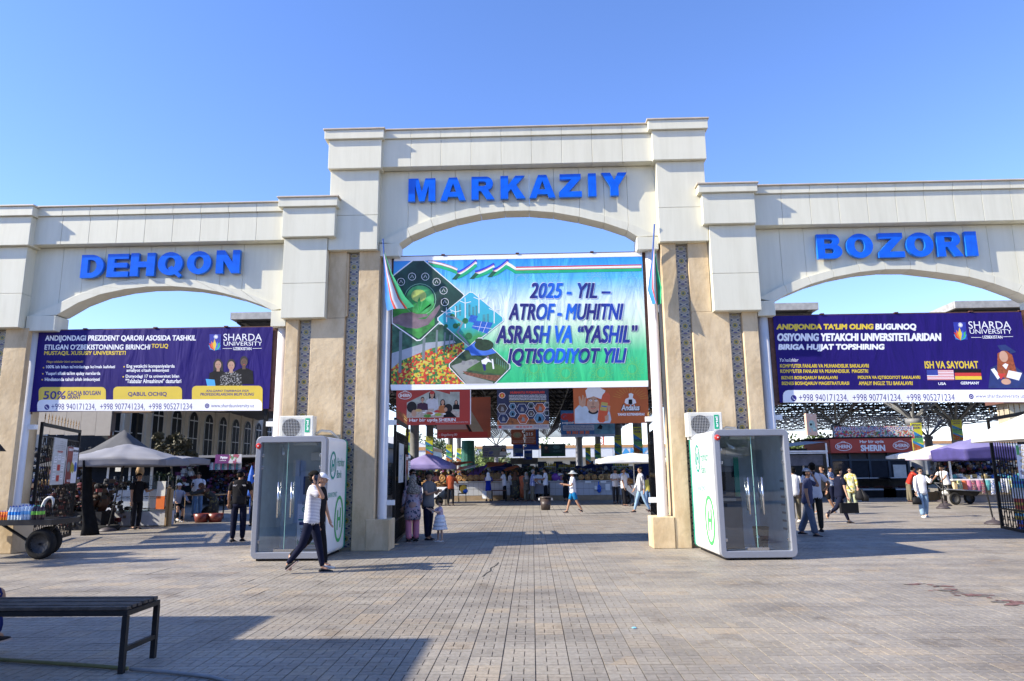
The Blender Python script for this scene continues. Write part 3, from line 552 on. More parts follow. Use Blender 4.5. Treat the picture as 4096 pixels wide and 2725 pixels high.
INKB = Mgrad('ink_banner_blue', [(0, (.012, .012, .15)), (.22, (.012, .014, .17)), (.38, (.005, .11, .62)), (.52, (.005, .13, .68)), (.62, (.012, .014, .17)), (.75, (.012, .014, .18)), (.85, (.008, .05, .4)), (1, (.012, .012, .15))], 0, 1/2.9, .05, noise=.1)
for s, a, b, c, d_ in (('2025 - YIL –', 1220, 458, 1850, 580), ('ATROF - MUHITNI', 1055, 625, 1950, 752), ('ASRASH VA “YASHIL”', 955, 800, 2060, 935), ('IQTISODIYOT YILI', 1050, 980, 1975, 1112)):
    P.text(s, a, b, c, d_, INKW, .028, .25, 'letter_outline', grow=3)
    P.text(s, a, b, c, d_, INKB, .03, .25)
# left banner
def sharda(P, x, y, s):
    """small lotus emblem and the name beside it; x,y top left, s scale"""
    P.rect(x, y, x+72*s, y+100*s, M('ink_logo_blue', (.02, .03, .32)), name='emblem_panel')
    for k in range(8): P.band([(x+40*s-14*s*math.cos(R(45*k/2)), y+16*s-14*s*math.sin(R(45*k/2))), (x+40*s+14*s*math.cos(R(45*k/2)), y+16*s+14*s*math.sin(R(45*k/2)))], 2.2*s, INKW, 'emblem_star')
    for dx, dy, w_, mt in ((-38, 70, 30, M('ink_cyan', (.02, .3, .6))), (38, 70, 30, MATS['ink_cyan']), (-34, 56, 34, REDP), (34, 52, 34, BRG), (-20, 44, 30, ORG), (20, 44, 30, M('ink_blue2', (.03, .15, .65))), (0, 28, 30, YEL)):
        cx = x+32*s; cy = y+104*s; tx = cx+dx*s; ty = y+dy*s; d = Vector((tx-cx, ty-cy)); q = Vector((-d.y, d.x)).normalized()*w_*s*.38; m_ = Vector((cx, cy))+d*.5
        P.poly([(cx, cy), tuple(m_-q), (tx, ty), tuple(m_+q)], mt, 'emblem_petal')
def phonebar(P, pts, y0s):
    pass
t, P = banner('navy university banner with 50% grant and three people, hanging in the left arch', -11.55, -5.98, 3.12, 5.02, 15.80, wrinkle(M('banner_navy', (.016, .007, .135), .6, var=.15, scale=.7, spec=.2)), ((245, 980), (1705, 957), (180, 1487), (1685, 1470)))
P.text('ANDIJONDAGI PREZIDENT QARORI ASOSIDA TASHKIL', 288, 1010, 1227, 1052, INKW, .028, .12); P.text("ETILGAN O‘ZBEKISTONNING BIRINCHI", 283, 1068, 944, 1099, INKW, .028, .12); P.text("TO‘LIQ", 954, 1064, 1055, 1094, YEL, .028, .12); P.text('MUSTAQIL XUSUSIY UNIVERSITETI', 280, 1109, 792, 1137, YEL, .028, .12)
P.text('Nega talabalar bizni tanlashadi?', 295, 1168, 525, 1186, YEL, 0, .2)
for s, a, b, c, d_ in (("100% ish bilan ta'minlashga ko'mak kafolati", 292, 1198, 723, 1222), ("Yuqori sifatli ta'lim qulay narxlarda", 288, 1238, 631, 1264), ("Hindistonda tahsil olish imkoniyati", 283, 1276, 628, 1302), ("Eng yetakchi kompaniyalarda", 797, 1194, 1096, 1220), ("amaliyot o'tash imkoniyati", 796, 1220, 1060, 1245), ("Dunyodagi 17 ta universitet bilan", 791, 1258, 1124, 1282), ('"Talabalar Almashinuvi" dasturlari', 790, 1284, 1137, 1310)): P.text(s, a, b, c, d_, INKW, .02)
for x, y in ((275, 1213), (270, 1251), (266, 1288), (781, 1208), (775, 1271)): P.disc(x, y, 5, 5, YEL, 'bullet', 6)
P.text('SHARDA', 1398, 1000, 1636, 1045, INKW, -.005); P.text('UNIVERSITY', 1400, 1050, 1638, 1076, INKW, 0); P.text('UZBEKISTAN', 1460, 1086, 1572, 1104, INKW, .02); P.band([(1395, 1094), (1452, 1094)], 2.5, INKW); P.band([(1580, 1094), (1636, 1093)], 2.5, INKW); sharda(P, 1312, 1003, 1)
SK2 = M('ink_skin2', (.42, .25, .18)); SK3 = M('ink_skin3', (.10, .055, .04)); HB = M('ink_hair', (.015, .012, .015))
fig(P, 1527, 1180, 125, SK3, HB, BLK); fig(P, 1367, 1195, 120, SK2, HB, BLK, longhair=True); fig(P, 1448, 1200, 130, SK2, HB, Mvor('print_dots', [(.01, .01, .012), (.3, .3, .3), (.01, .01, .012), (.01, .01, .012)], 60), 1.1)
P.poly([(1290, 1285), (1345, 1290), (1352, 1330), (1300, 1328)], M('ink_book', (.05, .35, .7)))
YB = M('ink_box_yellow', (.68, .50, .05), .45, var=.04)
P.rect(243, 1334, 666, 1480, YB, 26, top_only=True); P.rect(712, 1332, 1143, 1480, YB, 26, top_only=True); P.rect(1205, 1328, 1645, 1480, YB, 26, top_only=True); P.rect(233, 1412, 1642, 1482, INKW, 30, top_only=True)
P.text('50%', 272, 1360, 412, 1408, NAVY, .028, .1); P.text("GACHA BO‘LGAN", 426, 1358, 632, 1384, NAVY, .028); P.text('GRANT', 424, 1384, 508, 1408, NAVY, .028); P.text('QABUL OCHIQ', 806, 1366, 1047, 1394, NAVY, .028); P.text('XALQARO TAJRIBAGA EGA', 1292, 1353, 1558, 1369, NAVY, .025, .2); P.text('PROFESSORLARDAN BILIM OLING', 1257, 1372, 1592, 1389, NAVY, .025, .2)
P.disc(294, 1458, 16, 17, NAVY); P.band([(287, 1450), (290, 1460), (301, 1467)], 4, INKW); P.text('+998 940171234,  +998 907741234,  +998 905271234', 323, 1436, 1207, 1480, NAVY, .015); P.disc(1300, 1452, 14, 15, NAVY); P.ring(1300, 1452, 7, 2, INKW); P.text('www.shardauniversity.uz', 1325, 1440, 1593, 1468, NAVY, .005)
# right banner
t, P = banner('navy university banner with two flags and a red-haired graduate, hanging in the right arch', 5.55, 11.12, 3.10, 5.08, 15.80, MATS['banner_navy'], ((620, 965), (2215, 941), (650, 1500), (2215, 1482)))
for s, a, b, c, d_, mt in (("ANDIJONDA TA‘LIM OLING", 643, 1017, 1262, 1057, YEL), ('BUGUNOQ', 1278, 1016, 1535, 1056, INKW), ('OSIYONNG YETAKCHI UNIVERSITETLARIDAN', 647, 1076, 1687, 1120, INKW), ('BIRIGA HUJJAT TOPSHIRING', 652, 1143, 1322, 1184, INKW)): P.text(s, a, b, c, d_, mt, .05, .1)
P.text("Yo'nalishlar", 656, 1228, 775, 1250, INKW, 0, .25)
for s, a, b, c, d_ in (('KOMPYUTER FANLARI VA MUHANDISLIK BAKALAVRI', 658, 1265, 1216, 1287), ('KOMPYUTER FANLARI VA MUHANDISLIK  MAGISTRI', 659, 1298, 1209, 1319), ('BIZNES BOSHQARUV BAKALAVRI', 664, 1339, 1015, 1361), ('BIZNES BOSHQARUV MAGISTRATURASI', 666, 1373, 1086, 1396), ('MOLIYA VA IQTISODIYOT BAKALAVRI', 1144, 1338, 1531, 1360), ('AMALIY INGLIZ TILI BAKALAVRI', 1147, 1372, 1481, 1394), ('ISH VA SAYOHAT', 1568, 1249, 1900, 1292)): P.text(s, a, b, c, d_, YEL, .028)
P.text('SHARDA', 1870, 1000, 2136, 1047, INKW, -.005); P.text('UNIVERSITY', 1873, 1050, 2138, 1078, INKW, 0); P.text('UZBEKISTAN', 1950, 1090, 2074, 1108, INKW, .02); P.band([(1878, 1101), (1942, 1101)], 2.5, INKW); P.band([(2080, 1097), (2142, 1096)], 2.5, INKW); sharda(P, 1775, 1005, 1.1)
P.rect(1575, 1302, 1742, 1364, INKW, name='flag_print')
for k in range(7): P.rect(1575, 1302+k*9.5, 1742, 1306.5+k*9.5, REDP, name='flag_stripe')
P.rect(1575, 1302, 1645, 1335, M('ink_flag_blue', (.03, .05, .3)), name='flag_canton')
P.rect(1748, 1298, 1912, 1320, BLK, name='flag_stripe'); P.rect(1748, 1320, 1912, 1341, REDP, name='flag_stripe'); P.rect(1748, 1341, 1912, 1362, YEL, name='flag_stripe')
P.text('USA', 1640, 1379, 1687, 1394, INKW, .03); P.text('GERMANY', 1779, 1375, 1893, 1391, INKW, .03)
GW = M('ink_gown', (.015, .03, .14), .5, var=.3); RH = M('ink_redhair', (.30, .07, .02), .5, var=.4, scale=20)
P.poly([(1945, 1415), (1975, 1290), (2020, 1270), (2060, 1260), (2120, 1275), (2165, 1310), (2190, 1360), (2190, 1415)], GW); P.poly([(2010, 1330), (2030, 1200), (2080, 1180), (2120, 1210), (2135, 1330), (2070, 1360)], RH); P.disc(2065, 1220, 27, 35, SKINP); P.poly([(2050, 1275), (2070, 1300), (2088, 1270), (2070, 1262)], INKW)
P.poly([(2035, 1152), (2085, 1146), (2148, 1192), (2105, 1205), (2110, 1190), (2050, 1180)], GW); P.poly([(1975, 1300), (1998, 1292), (2030, 1345), (2010, 1362)], INKW); P.poly([(2085, 1305), (2165, 1322), (2140, 1368), (2065, 1348)], INKW); P.poly([(2012, 1325), (2065, 1325), (2030, 1362)], REDP); P.disc(2060, 1375, 30, 18, SKINP)
P.rect(670, 1424, 2200, 1499, INKW, 34, top_only=True); P.disc(737, 1473, 18, 19, NAVY); P.band([(729, 1464), (733, 1476), (745, 1483)], 4, INKW); P.text('+998 940171234,  +998 907741234,  +998 905271234', 770, 1449, 1731, 1497, NAVY, .015); P.disc(1834, 1465, 15, 16, NAVY); P.ring(1834, 1465, 7, 2, INKW); P.text('www.shardauniversity.uz', 1860, 1451, 2162, 1480, NAVY, .005)
# ================================================================ cash machine cabins
CG = M('cabin_grey_frame', (.27, .285, .33), .38, .2, var=.05, scale=2); CW = M('cabin_white_side', (.80, .80, .80), .35, var=.02); GL = Mglass('cabin_glass', (.86, .92, .95), .12)
INW = M('cabin_inner_wall', (.62, .70, .74), .5, var=.08); EDG = M('glass_edge', (.3, .55, .5), .2)
def rr(x0, x1, z0, z1, r, k=5):
    pts = []
    for cx, cz, a0 in ((x1-r, z0+r, -90), (x1-r, z1-r, 0), (x0+r, z1-r, 90), (x0+r, z0+r, 180)):
        pts += [(cx+r*math.cos(R(a0+90*t/k)), cz+r*math.sin(R(a0+90*t/k))) for t in range(k+1)]
    return pts
def ring_prism(mb, out, inn, y0, y1, mi=0):
    n = len(out); vs = [(x, y, z) for p, y in ((out, y0), (inn, y0), (out, y1), (inn, y1)) for x, z in p]; F = []
    for i in range(n):
        j = (i+1) % n; F += [(i, j, n+j, n+i), (2*n+i, 3*n+i, 3*n+j, 2*n+j), (i, 2*n+i, 2*n+j, j), (n+i, n+j, 3*n+j, 3*n+i)]
    mb.add(vs, F, mi)
def cabin(x, y, rz, label, mirror, w=1.42, h=2.4, dp=1.62):
    t = thing('cash_machine_cabin', label, 'cash machine', (x, y, 0), R(rz), 'glass cash machine cabins in front of the gateway pillars')
    W = w/2; out = rr(-W, W, .04, h, .11); inn = rr(-W+.105, W-.105, .04+.125, h-.125, .02)
    mb = MB(); ring_prism(mb, out, inn, 0, .16); make('front_frame', mb, CG, t, bevel=.012)
    mb = MB(); ring_prism(mb, out, inn, dp-.1, dp); make('rear_frame', mb, GRN, t, bevel=.01)
    o2 = rr(-W+.008, W-.008, .048, h-.008, .105); i2 = rr(-W+.03, W-.03, .07, h-.03, .08)
    mb = MB(); ring_prism(mb, o2, i2, .16, dp-.1); make('shell', mb, CW, t)
    i3 = rr(-W+.032, W-.032, .075, h-.035, .06); mb = MB(); n = len(i3)
    mb.add([(a, .165, b) for a, b in i3]+[(a, dp-.11, b) for a, b in i3], [(i, (i+1) % n, (i+1) % n+n, i+n) for i in range(n)]+[tuple(range(n, 2*n))]); make('inner_lining', mb, INW, t)
    make('feet', MB().box(-W+.1, -W+.2, .05, dp-.1, 0, .045).box(W-.2, W-.1, .05, dp-.1, 0, .045), BLK, t)
    ix, iz0, iz1 = W-.11, .17, h-.13; sp = -.08 if not mirror else .0
    for a, b in ((-ix, sp-.005), (sp+.005, ix)):
        d = make('glass_door', MB().add([(a, .065, iz0+.01), (b, .065, iz0+.01), (b, .065, iz1-.01), (a, .065, iz1-.01)], [(0, 1, 2, 3)]), GL, t)
    make('door_gap', MB().box(sp-.004, sp+.004, .058, .072, iz0, iz1), EDG, t)
    for hx in (sp-.13, sp+.13): 
        mb = MB().tube([(hx, -.02, .82), (hx, -.02, 1.5)], .017, 10).tube([(hx, .1, .9), (hx, .1, 1.42)], .014, 8)
        for z in (.9, 1.42): mb.tube([(hx, -.02, z), (hx, .1, z)], .009, 6)
        make('door_handle', mb, STEEL, t, smooth=True)
    for sx in (-1, 1):
        for z in (.36, 1.78, 2.02): make('hinge', MB().box(sx*ix-.04, sx*ix+.04, .05, .08, z-.03, z+.03), STEEL, t, bevel=.004)
    make('floor_catch', MB().box(sp-.2, sp+.2, .05, .08, iz0, iz0+.05), STEEL, t)
    # alarm bell on the top corner
    bl = make('alarm_bell', MB().lathe([(.055, 0), (.055, .02), (.04, .04), (.015, .045)], 18), M('bell_red', (.6, .03, .02), .3), t, loc=(-W+.06, 0, h-.19 if not mirror else h-.15)); bl.rotation_euler = (R(90), 0, 0)
    make('bell_center', MB().box(-.012, .012, -.012, .012, .045, .055), WHITE, bl)
    # cash machine inside
    ax = .10 if not mirror else -.22; AM = M('machine_grey', (.42, .45, .48), .4, var=.05) if not mirror else M('machine_dark', (.07, .08, .1), .4, var=.1)
    make('machine_body', MB().box(ax-.30, ax+.30, 1.1, dp-.15, .1, 1.1).box(ax-.3, ax+.3, 1.25, dp-.15, 1.1, 1.72), AM, t, bevel=.01)
    make('machine_screen', MB().box(ax-.22, ax+.22, 1.225, 1.24, 1.22, 1.6), BLK, t); make('keypad', MB().box(ax-.16, ax+.16, 1.0, 1.09, 1.02, 1.08), M('keypad_grey', (.3, .3, .3), .4), t)
    make('card_slot', MB().box(ax-.12, ax+.0, 1.08, 1.095, .9, .98), BLK, t); make('ceiling_light_fitting', MB().box(-.2, .3, .7, .8, h-.16, h-.1), WHITE, t)
    make('air_vent', MB().box(-.02, .5, dp-.3, dp-.14, 1.93, 2.12), WHITE, t, bevel=.02); make('camera', MB().tube([(-.35, .5, 2.2), (-.3, .42, 2.1), (-.25, .3, 2.05)], [.015, .03, .03], 8), WHITE, t, smooth=True)
    make('switch_box', MB().box(-.42, -.28, dp-.22, dp-.13, 1.6, 1.95), WHITE, t)
    if mirror:
        mb = MB().lathe([(.11, .18), (.15, .55), (.153, .56), (.145, .55), (.1, .19)], 18, c=(.22, .5, 0)); make('waste_basket', mb, BLK, t, smooth=True)
        mb = MB()
        for k in range(9): mb.ball((.22+random.uniform(-.07, .07), .5+random.uniform(-.07, .07), .3+k*.02), .05, .05, .04, 6, 5)
        for k in range(5): mb.ball((.2+random.uniform(-.35, .25), .3+random.uniform(-.05, .05), .19), .04, .03, .015, 6, 4)
        make('paper_litter', mb, WHITE, t); P2 = Plate(t, .44, .3, ((0, 0), (100, 0), (0, 100), (100, 100)), 0)
        make('green_board', MB().box(.0, .1, 1.2, 1.22, .6, 1.9), GRN, t)
        mb = MB()
        for k in range(7): mb.box(W-.035, W-.032, .25+.02, .55, .5+k*.15, .54+k*.15)
        make('wall_lettering', mb, GREYM, t)
    else:
        # poster on the machine
        pr = make('poster', MB().box(-.27, .27, 0, .01, 0, .85), INKW, t, loc=(ax, 1.08, .18))
        PP = Plate(pr, .54, .85, ((0, 0), (100, 0), (0, 160), (100, 160)), -.001)
        PP.ring(27, 22, 9, 3, GRN); PP.text('H', 23, 17, 31, 27, GRN, .04, .2); PP.text('Hamkor', 42, 12, 80, 21, NAVY, .02); PP.text('Bank', 42, 24, 66, 32, NAVY, .02)
        for y in (44, 50): PP.text('PLASTIK KARTADAN NAQD PUL YECHISH', 6, y, 90, y+3.5, MGREY)
        PP.rect(4, 58, 98, 64, GRN); PP.rect(8, 70, 30, 82, NAVY); PP.text('U', 40, 69, 52, 83, NAVY, .06); PP.text('VISA', 58, 70, 90, 82, NAVY, .03, .2)
        for k, s in enumerate(('PLASTIK KARTAGA', 'NAQD PUL KIRIM QILISH', 'VALYUTA AYIRBOSHLASH', 'USD - UZS', 'NAQD PUL YECHISH')): PP.text(s, 14, 94+k*9, 14+len(s)*3, 99+k*9, BLK, .03)
        PP.poly([(2, 158), (2, 135), (26, 158)], GRN); PP.rect(2, 148, 98, 158, GRN)
    # side lettering: on the white side that faces the arch
    s = 1 if not mirror else -1
    sr = make('side_print', MB().box(-.01, .01, 0, .002, 1.0, 1.01), CW, t, loc=(s*(W+.0), dp/2, 0)); sr.rotation_euler[2] = R(90)*s
    PS = Plate(sr, 1.3, 2.4, ((0, 0), (130, 0), (0, 240), (130, 240)), .001)
    E1 = M('logo_teal', (.0, .28, .22), .4, var=.03)
    def logo(cx, cy, rx, ry, wd, mt):
        PS.ring(cx, cy, rx, wd, mt, ry, 28); PS.band([(cx-rx*.32, cy-ry*.42), (cx-rx*.38, cy+ry*.5)], wd, mt); PS.band([(cx+rx*.38, cy-ry*.5), (cx+rx*.32, cy+ry*.42)], wd, mt); PS.band([(cx-rx*.36, cy), (cx+rx*.36, cy)], wd, mt)
    if s == 1: logo(36, 58, 20, 26, 5, E1); PS.text('Hamkor', 66, 42, 122, 60, GRN, .0); PS.text('Bank', 66, 68, 102, 84, GRN, .0); PS.text('BANKOMAT', 8, 112, 72, 122, E1, .0); logo(92, 168, 30, 44, 7, BRG)
    else: logo(30, 52, 17, 26, 5, E1); PS.text('Hamkor', 56, 40, 112, 58, GRN, .0); PS.text('Bank', 56, 66, 92, 82, GRN, .0); PS.text('BANKOMAT', 22, 107, 80, 118, E1, .0); logo(98, 172, 30, 44, 7, BRG)
    return t
cabin(-4.79, 13.95, 0, 'glass cash machine cabin with white side on the left, before the left pillar', False)
cabin(4.17, 13.55, 1.5, 'glass cash machine cabin with waste basket inside, before the right pillar', True, dp=1.95)
# ================================================================ air conditioners
def aircon(x, y, z, label):
    t = thing('air_conditioner', label, 'air conditioner', (x, y, z), 0, 'air conditioner units above the cabins'); ACM = M('aircon_white', (.62, .61, .55), .5, var=.06)
    make('casing', MB().box(-.37, .37, 0, .28, 0, .52), ACM, t, bevel=.015)
    fb = MB(); fb.rings([((-.1, -.004, .26), (.2, 0, 0), (0, 0, .2)), ((-.1, -.006, .26), (.2, 0, 0), (0, 0, .2))], 24); make('fan_hole', fb, BLK, t)
    g = MB()
    for k in range(14): g.box(-.33+k*.034, -.326+k*.034, -.018, -.012, .04, .48)
    for k in range(14): g.box(-.33, .12, -.022, -.018, .04+k*.033, .044+k*.033)
    make('grille', g, LGREY, t); lb = make('badge', MB().box(.2, .3, -.006, 0, .16, .46), M('badge_green', (.0, .3, .16), .4), t)
    PB = Plate(lb, .1, .3, ((0, 0), (10, 0), (0, 30), (10, 30)), -.004)
    V, Fc = tgeo('artel', .02); xa = min(v[0] for v in V); xb = max(v[0] for v in V); ya = min(v[1] for v in V); yb = max(v[1] for v in V)
    make('lettering', MB().add([(.28-.055*(v[1]-ya)/(yb-ya), -.008, .2+.22*(v[0]-xa)/(xb-xa)) for v in V][::1], [f[::1] for f in Fc]), INKW, lb) if False else make('lettering', MB().add([(.278-.055*(v[1]-ya)/(yb-ya)+0, -.009, .2+.22*(v[0]-xa)/(xb-xa)) for v in V], Fc), INKW, lb)
    make('bracket', MB().box(-.3, -.26, 0, .42, -.05, 0).box(.26, .3, 0, .42, -.05, 0), LGREY, t)
    make('pipe', MB().tube([(.37, .2, .12), (.5, .2, .2), (.7, .24, .18), (.85, .3, .05), (.88, .34, -.25)], .028, 8), M('pipe_wrap', (.55, .5, .4), .8), t, smooth=True)
aircon(-5.12, 15.15, 2.38, 'off-white air conditioner unit above the left cash machine cabin')
aircon(3.70, 15.15, 2.34, 'off-white air conditioner unit above the right cash machine cabin')
# ================================================================ wrought iron gate leaves
def leaf(x0, y0, x1, y1, label, h=2.92, posters=(), nb=22, spikes=True):
    L = math.hypot(x1-x0, y1-y0); rz = math.atan2(y1-y0, x1-x0)
    t = thing('iron_gate_leaf', label, 'gate', (x0, y0, 0), rz, 'black wrought iron gate leaves')
    make('gate_frame', MB().box(0, .07, -.03, .03, .06, h).box(L-.07, L, -.03, .03, .06, h).box(.07, L-.07, -.028, .028, h-.09, h-.01).box(.07, L-.07, -.028, .028, .06, .13).box(.07, L-.07, -.02, .02, .55, .59).box(.07, L-.07, -.02, .02, h-.34, h-.31), DARK, t)
    bm = MB().box(-.009, .009, -.009, .009, .13, h-.34); b0 = make('gate_bar', bm, DARK, t); 
    for k in range(nb):
        x = .07+(L-.14)*(k+.5)/nb; b = b0 if k == 0 else b0.copy()
        if k: sc.collection.objects.link(b)
        b.location = (x, 0, 0)
    sc_ = MB(); n2 = nb//2
    for k in range(n2):
        xa = .07+(L-.14)*k/n2; xb = .07+(L-.14)*(k+1)/n2; xm = (xa+xb)/2
        for dz, rr_ in ((0, .5), (.1, .3)): sc_.tube([(xm+(xb-xa)*rr_*math.cos(a), 0, h-.36-dz+.16*math.sin(a)*-1) for a in [math.pi*i/6 for i in range(7)]], .008, 4)
        sc_.tube([(xa, 0, .14), (xm, 0, .34), (xa, 0, .54)], .008, 4); sc_.tube([(xb, 0, .14), (xm, 0, .34), (xb, 0, .54)], .008, 4)
    make('scroll_work', sc_, DARK, t)
    g = MB()
    for k in range(n2): g.ball((.07+(L-.14)*(k+.5)/n2, 0, 1.52), .022, .022, .06, 6, 5)
    make('gold_collars', g, GOLD, t)
    if spikes:
        sp = MB().lathe([(.007, 0), (.007, .09), (.016, .11), (.007, .14), (.015, .165), (.001, .26)], 6); s0 = make('spike', sp, GOLD, t)
        for k in range(n2):
            s_ = s0 if k == 0 else s0.copy()
            if k: sc.collection.objects.link(s_)
            s_.location = (.07+(L-.14)*(k+.5)/n2, 0, h-.01)
    make('latch', MB().box(L-.16, L-.06, -.05, .05, 1.25, 1.4), DARK, t)
    return t, L
def gate_poster(t, name, x0, x1, z0, z1, mat, fn):
    o = make(name, MB().box(-(x1-x0)/2, (x1-x0)/2, 0, .01, 0, z1-z0), mat, t, loc=((x0+x1)/2, -.05, z0)); fn(Plate(o, x1-x0, z1-z0, ((0, 0), (100, 0), (0, 100), (100, 100)), -.001))
def notice_grey(P):
    for k in range(3): P.text('Xavfsizlik xizmati', 45, 6+k*4, 90, 8+k*4, MGREY)
    for k in range(3): P.text('Bozor hududida tartib saqlash qoidalari', 12, 15+k*3.5, 90, 17.5+k*3.5, MGREY)
    P.text('OGOHLANTIRAMIZ', 30, 27, 72, 31, REDP, .03)
    for x, y, m_ in ((50, 40, INKW), (22, 46, INKW), (78, 46, INKW), (20, 63, INKW), (50, 63, REDP), (78, 63, INKW), (20, 82, INKW), (50, 86, REDP), (76, 82, INKW)):
        P.rect(x-11, y-6, x+11, y+7, m_); P.text('BOZOR', x-8, y-4, x+8, y-1, BLK); P.text('QOIDA', x-8, y+1, x+8, y+4, BLK)
def notice_red(P):
    P.rect(0, 0, 50, 100, M('poster_maroon', (.22, .03, .03), .5)); P.text("O‘ZBEKISTON", 8, 5, 48, 11, INKW, .05); P.text('RESPUBLIKASI', 52, 7, 98, 13, BLK, .05)
    for k in range(5): P.text('milliy gvardiya shartnoma', 10, 16+k*4, 47, 18.5+k*4, ORG); P.text('asosidagi xizmatga taklif', 54, 18+k*4, 97, 20.5+k*4, BLK)
    P.disc(20, 55, 14, 14, MGREY); P.disc(84, 55, 12, 14, BLU); P.poly([(38, 70), (40, 48), (48, 40), (58, 46), (70, 50), (78, 72), (70, 66), (62, 74), (55, 66), (46, 74)], M('poster_lion', (.42, .36, .05), .5, var=.4, scale=20)); P.text('MILLIY GVARDIYASI', 18, 90, 84, 96, INKW, .05)
def notice_white(P):
    P.text('XAVFSIZLIK', 8, 30, 52, 34, BLU, .03); P.text('YUZASIDAN', 8, 37, 48, 41, BLU, .03); P.text('OLOV', 8, 52, 30, 56, BLU)
    for k in range(8): P.disc(62+random.uniform(-9, 12), 30+k*7, 5, 4, GRN if k % 2 else MGREY)
    P.text('www.xavfsizlik.uz', 10, 91, 45, 94, MGREY)
def notice_map(P):
    for k in range(5): P.disc(55, 12+k*18, 40, 8, M('poster_sand', (.6, .5, .35), .6)); P.disc(62, 11+k*18, 30, 6, INKW); P.text('yo‘nalish', 45, 8+k*18, 80, 12+k*18, MGREY)
    P.rect(4, 2, 20, 30, BRG); P.text('YIL', 10, 76, 26, 88, NAVY, .03)
t, L = leaf(-11.5, 16.2, -12.65, 19.4, 'black iron gate leaf with grey and red notices, beside the left white column', nb=24)
gate_poster(t, 'notice_board', 1.3, 2.3, .98+.62, 2.72, LGREY, notice_grey) if False else None
t2 = thing('notice_board', 'grey notice board with paper slips on the left gate leaf', 'notice board', (-11.98, 17.55, 0), math.atan2(3.2, -1.15))
PB_ = make('board', MB().box(-.55, .55, 0, .02, 0, 1.15), LGREY, t2, loc=(0, -.06, 1.45)); notice_grey(Plate(PB_, 1.1, 1.15, ((0, 0), (100, 0), (0, 100), (100, 100)), -.001))
t2 = thing('poster', 'maroon and white military recruitment poster on the left gate leaf', 'poster', (-12.40, 18.68, 0), math.atan2(3.2, -1.15))
PB_ = make('sheet', MB().box(-.53, .53, 0, .01, 0, .95), INKW, t2, loc=(0, -.07, 1.47)); notice_red(Plate(PB_, 1.06, .95, ((0, 0), (100, 0), (0, 100), (100, 100)), -.001))
t, L = leaf(-3.18, 16.3, -3.40, 19.2, 'black iron gate leaf with pale and maroon posters, left side of the central arch', nb=18)
t2 = thing('poster', 'pale sheet with green figures on the left leaf of the central gate', 'poster', (-3.20, 17.02, 0), R(94.3+180-180)); t2.rotation_euler[2] = R(94.3)
o_ = make('sheet', MB().box(-.5, .5, 0, .01, 0, .92), M('poster_pale', (.5, .52, .54), .5), t2, loc=(0, -.05, 1.42)); notice_white(Plate(o_, 1.0, .92, ((0, 0), (100, 0), (0, 100), (100, 100)), -.001))
t2 = thing('poster', 'maroon and white poster low on the left leaf of the central gate', 'poster', (-3.28, 18.42, 0), R(94.3))
o_ = make('sheet', MB().box(-.62, .62, 0, .01, 0, 1.15), INKW, t2, loc=(0, -.05, .95)); notice_red(Plate(o_, 1.24, 1.15, ((0, 0), (100, 0), (0, 100), (100, 100)), -.001))
leaf(2.86, 16.25, 3.12, 19.0, 'black iron gate leaf seen edge-on, right side of the central arch', nb=18)
t, L = leaf(11.45, 16.25, 12.15, 19.1, 'black iron gate leaf at the right edge, behind the white umbrella', nb=18)
t2 = thing('poster', 'pale poster with route signs on the right edge gate leaf', 'poster', (11.60, 16.95, 0), math.atan2(2.85, .7)+math.pi)
o_ = make('sheet', MB().box(-.5, .5, 0, .01, 0, .8), INKW, t2, loc=(0, -.05, 1.35)); notice_map(Plate(o_, 1.0, .8, ((0, 0), (100, 0), (0, 100), (100, 100)), -.001))
# grey metal hut behind the left pillar
t = thing('guard_hut', 'grey metal hut standing behind the left pillar of the central arch', 'hut', (-4.4, 16.9, 0)); mb = MB()
make('wall', MB().box(-.65, .78, 0, 2.2, 0, 2.25), M('hut_grey', (.32, .33, .35), .6, var=.1), t)
for k in range(6): make('wall_panel', MB().box(.785, .80, .05+k*.36, .38+k*.36, .05, 1.0), M('hut_panel', (.36, .37, .39), .5), t)
make('window', MB().box(.785, .80, .1, 2.0, 1.1, 1.9), M('hut_glass', (.05, .07, .08), .1), t)
make('roof', MB().box(-.75, .95, -.1, 2.3, 2.25, 2.36), M('hut_roof', (.12, .18, .24), .5, .3), t)
# ================================================================ flags on the columns of the central arch
def flag(x, label, pts, tops, side):
    t = thing('flag', label, 'flag', (x, 15.55, 4.9), 0, 'national flags at the central arch')
    make('pole', MB().tube([(0, .15, 1.2), (0+side*.02, -.25, 2.3-.32)] if False else pts['pole'], .018, 8), M('pole_blue', (.05, .12, .4), .4), t)
    mb = MB(); n = len(pts['l']); FB = [M('flag_blue', (.02, .20, .58), .6, var=.15), M('flag_red', (.5, .05, .03), .6), M('flag_white', (.66, .67, .7), .6), M('flag_green', (.01, .28, .12), .6, var=.2)]
    cols = [0, 0, 0, 1, 2, 2, 2, 1, 3, 3, 3]; m = len(cols)
    vs = []
    for i in range(n):
        a, b = Vector(pts['l'][i]), Vector(pts['r'][i])
        for j in range(m+1):
            u = j/m; p = a+(b-a)*u; p.y += pts['amp']*math.sin(u*9+i*.6)*(i/(n-1)); vs.append(tuple(p))
    F = []; mi = []
    for i in range(n-1):
        for j in range(m): F.append((i*(m+1)+j, i*(m+1)+j+1, (i+1)*(m+1)+j+1, (i+1)*(m+1)+j)); mi.append(cols[j])
    mb.add(vs, F); mb.m = mi; make('flag_cloth', mb, FB, t, smooth=True)
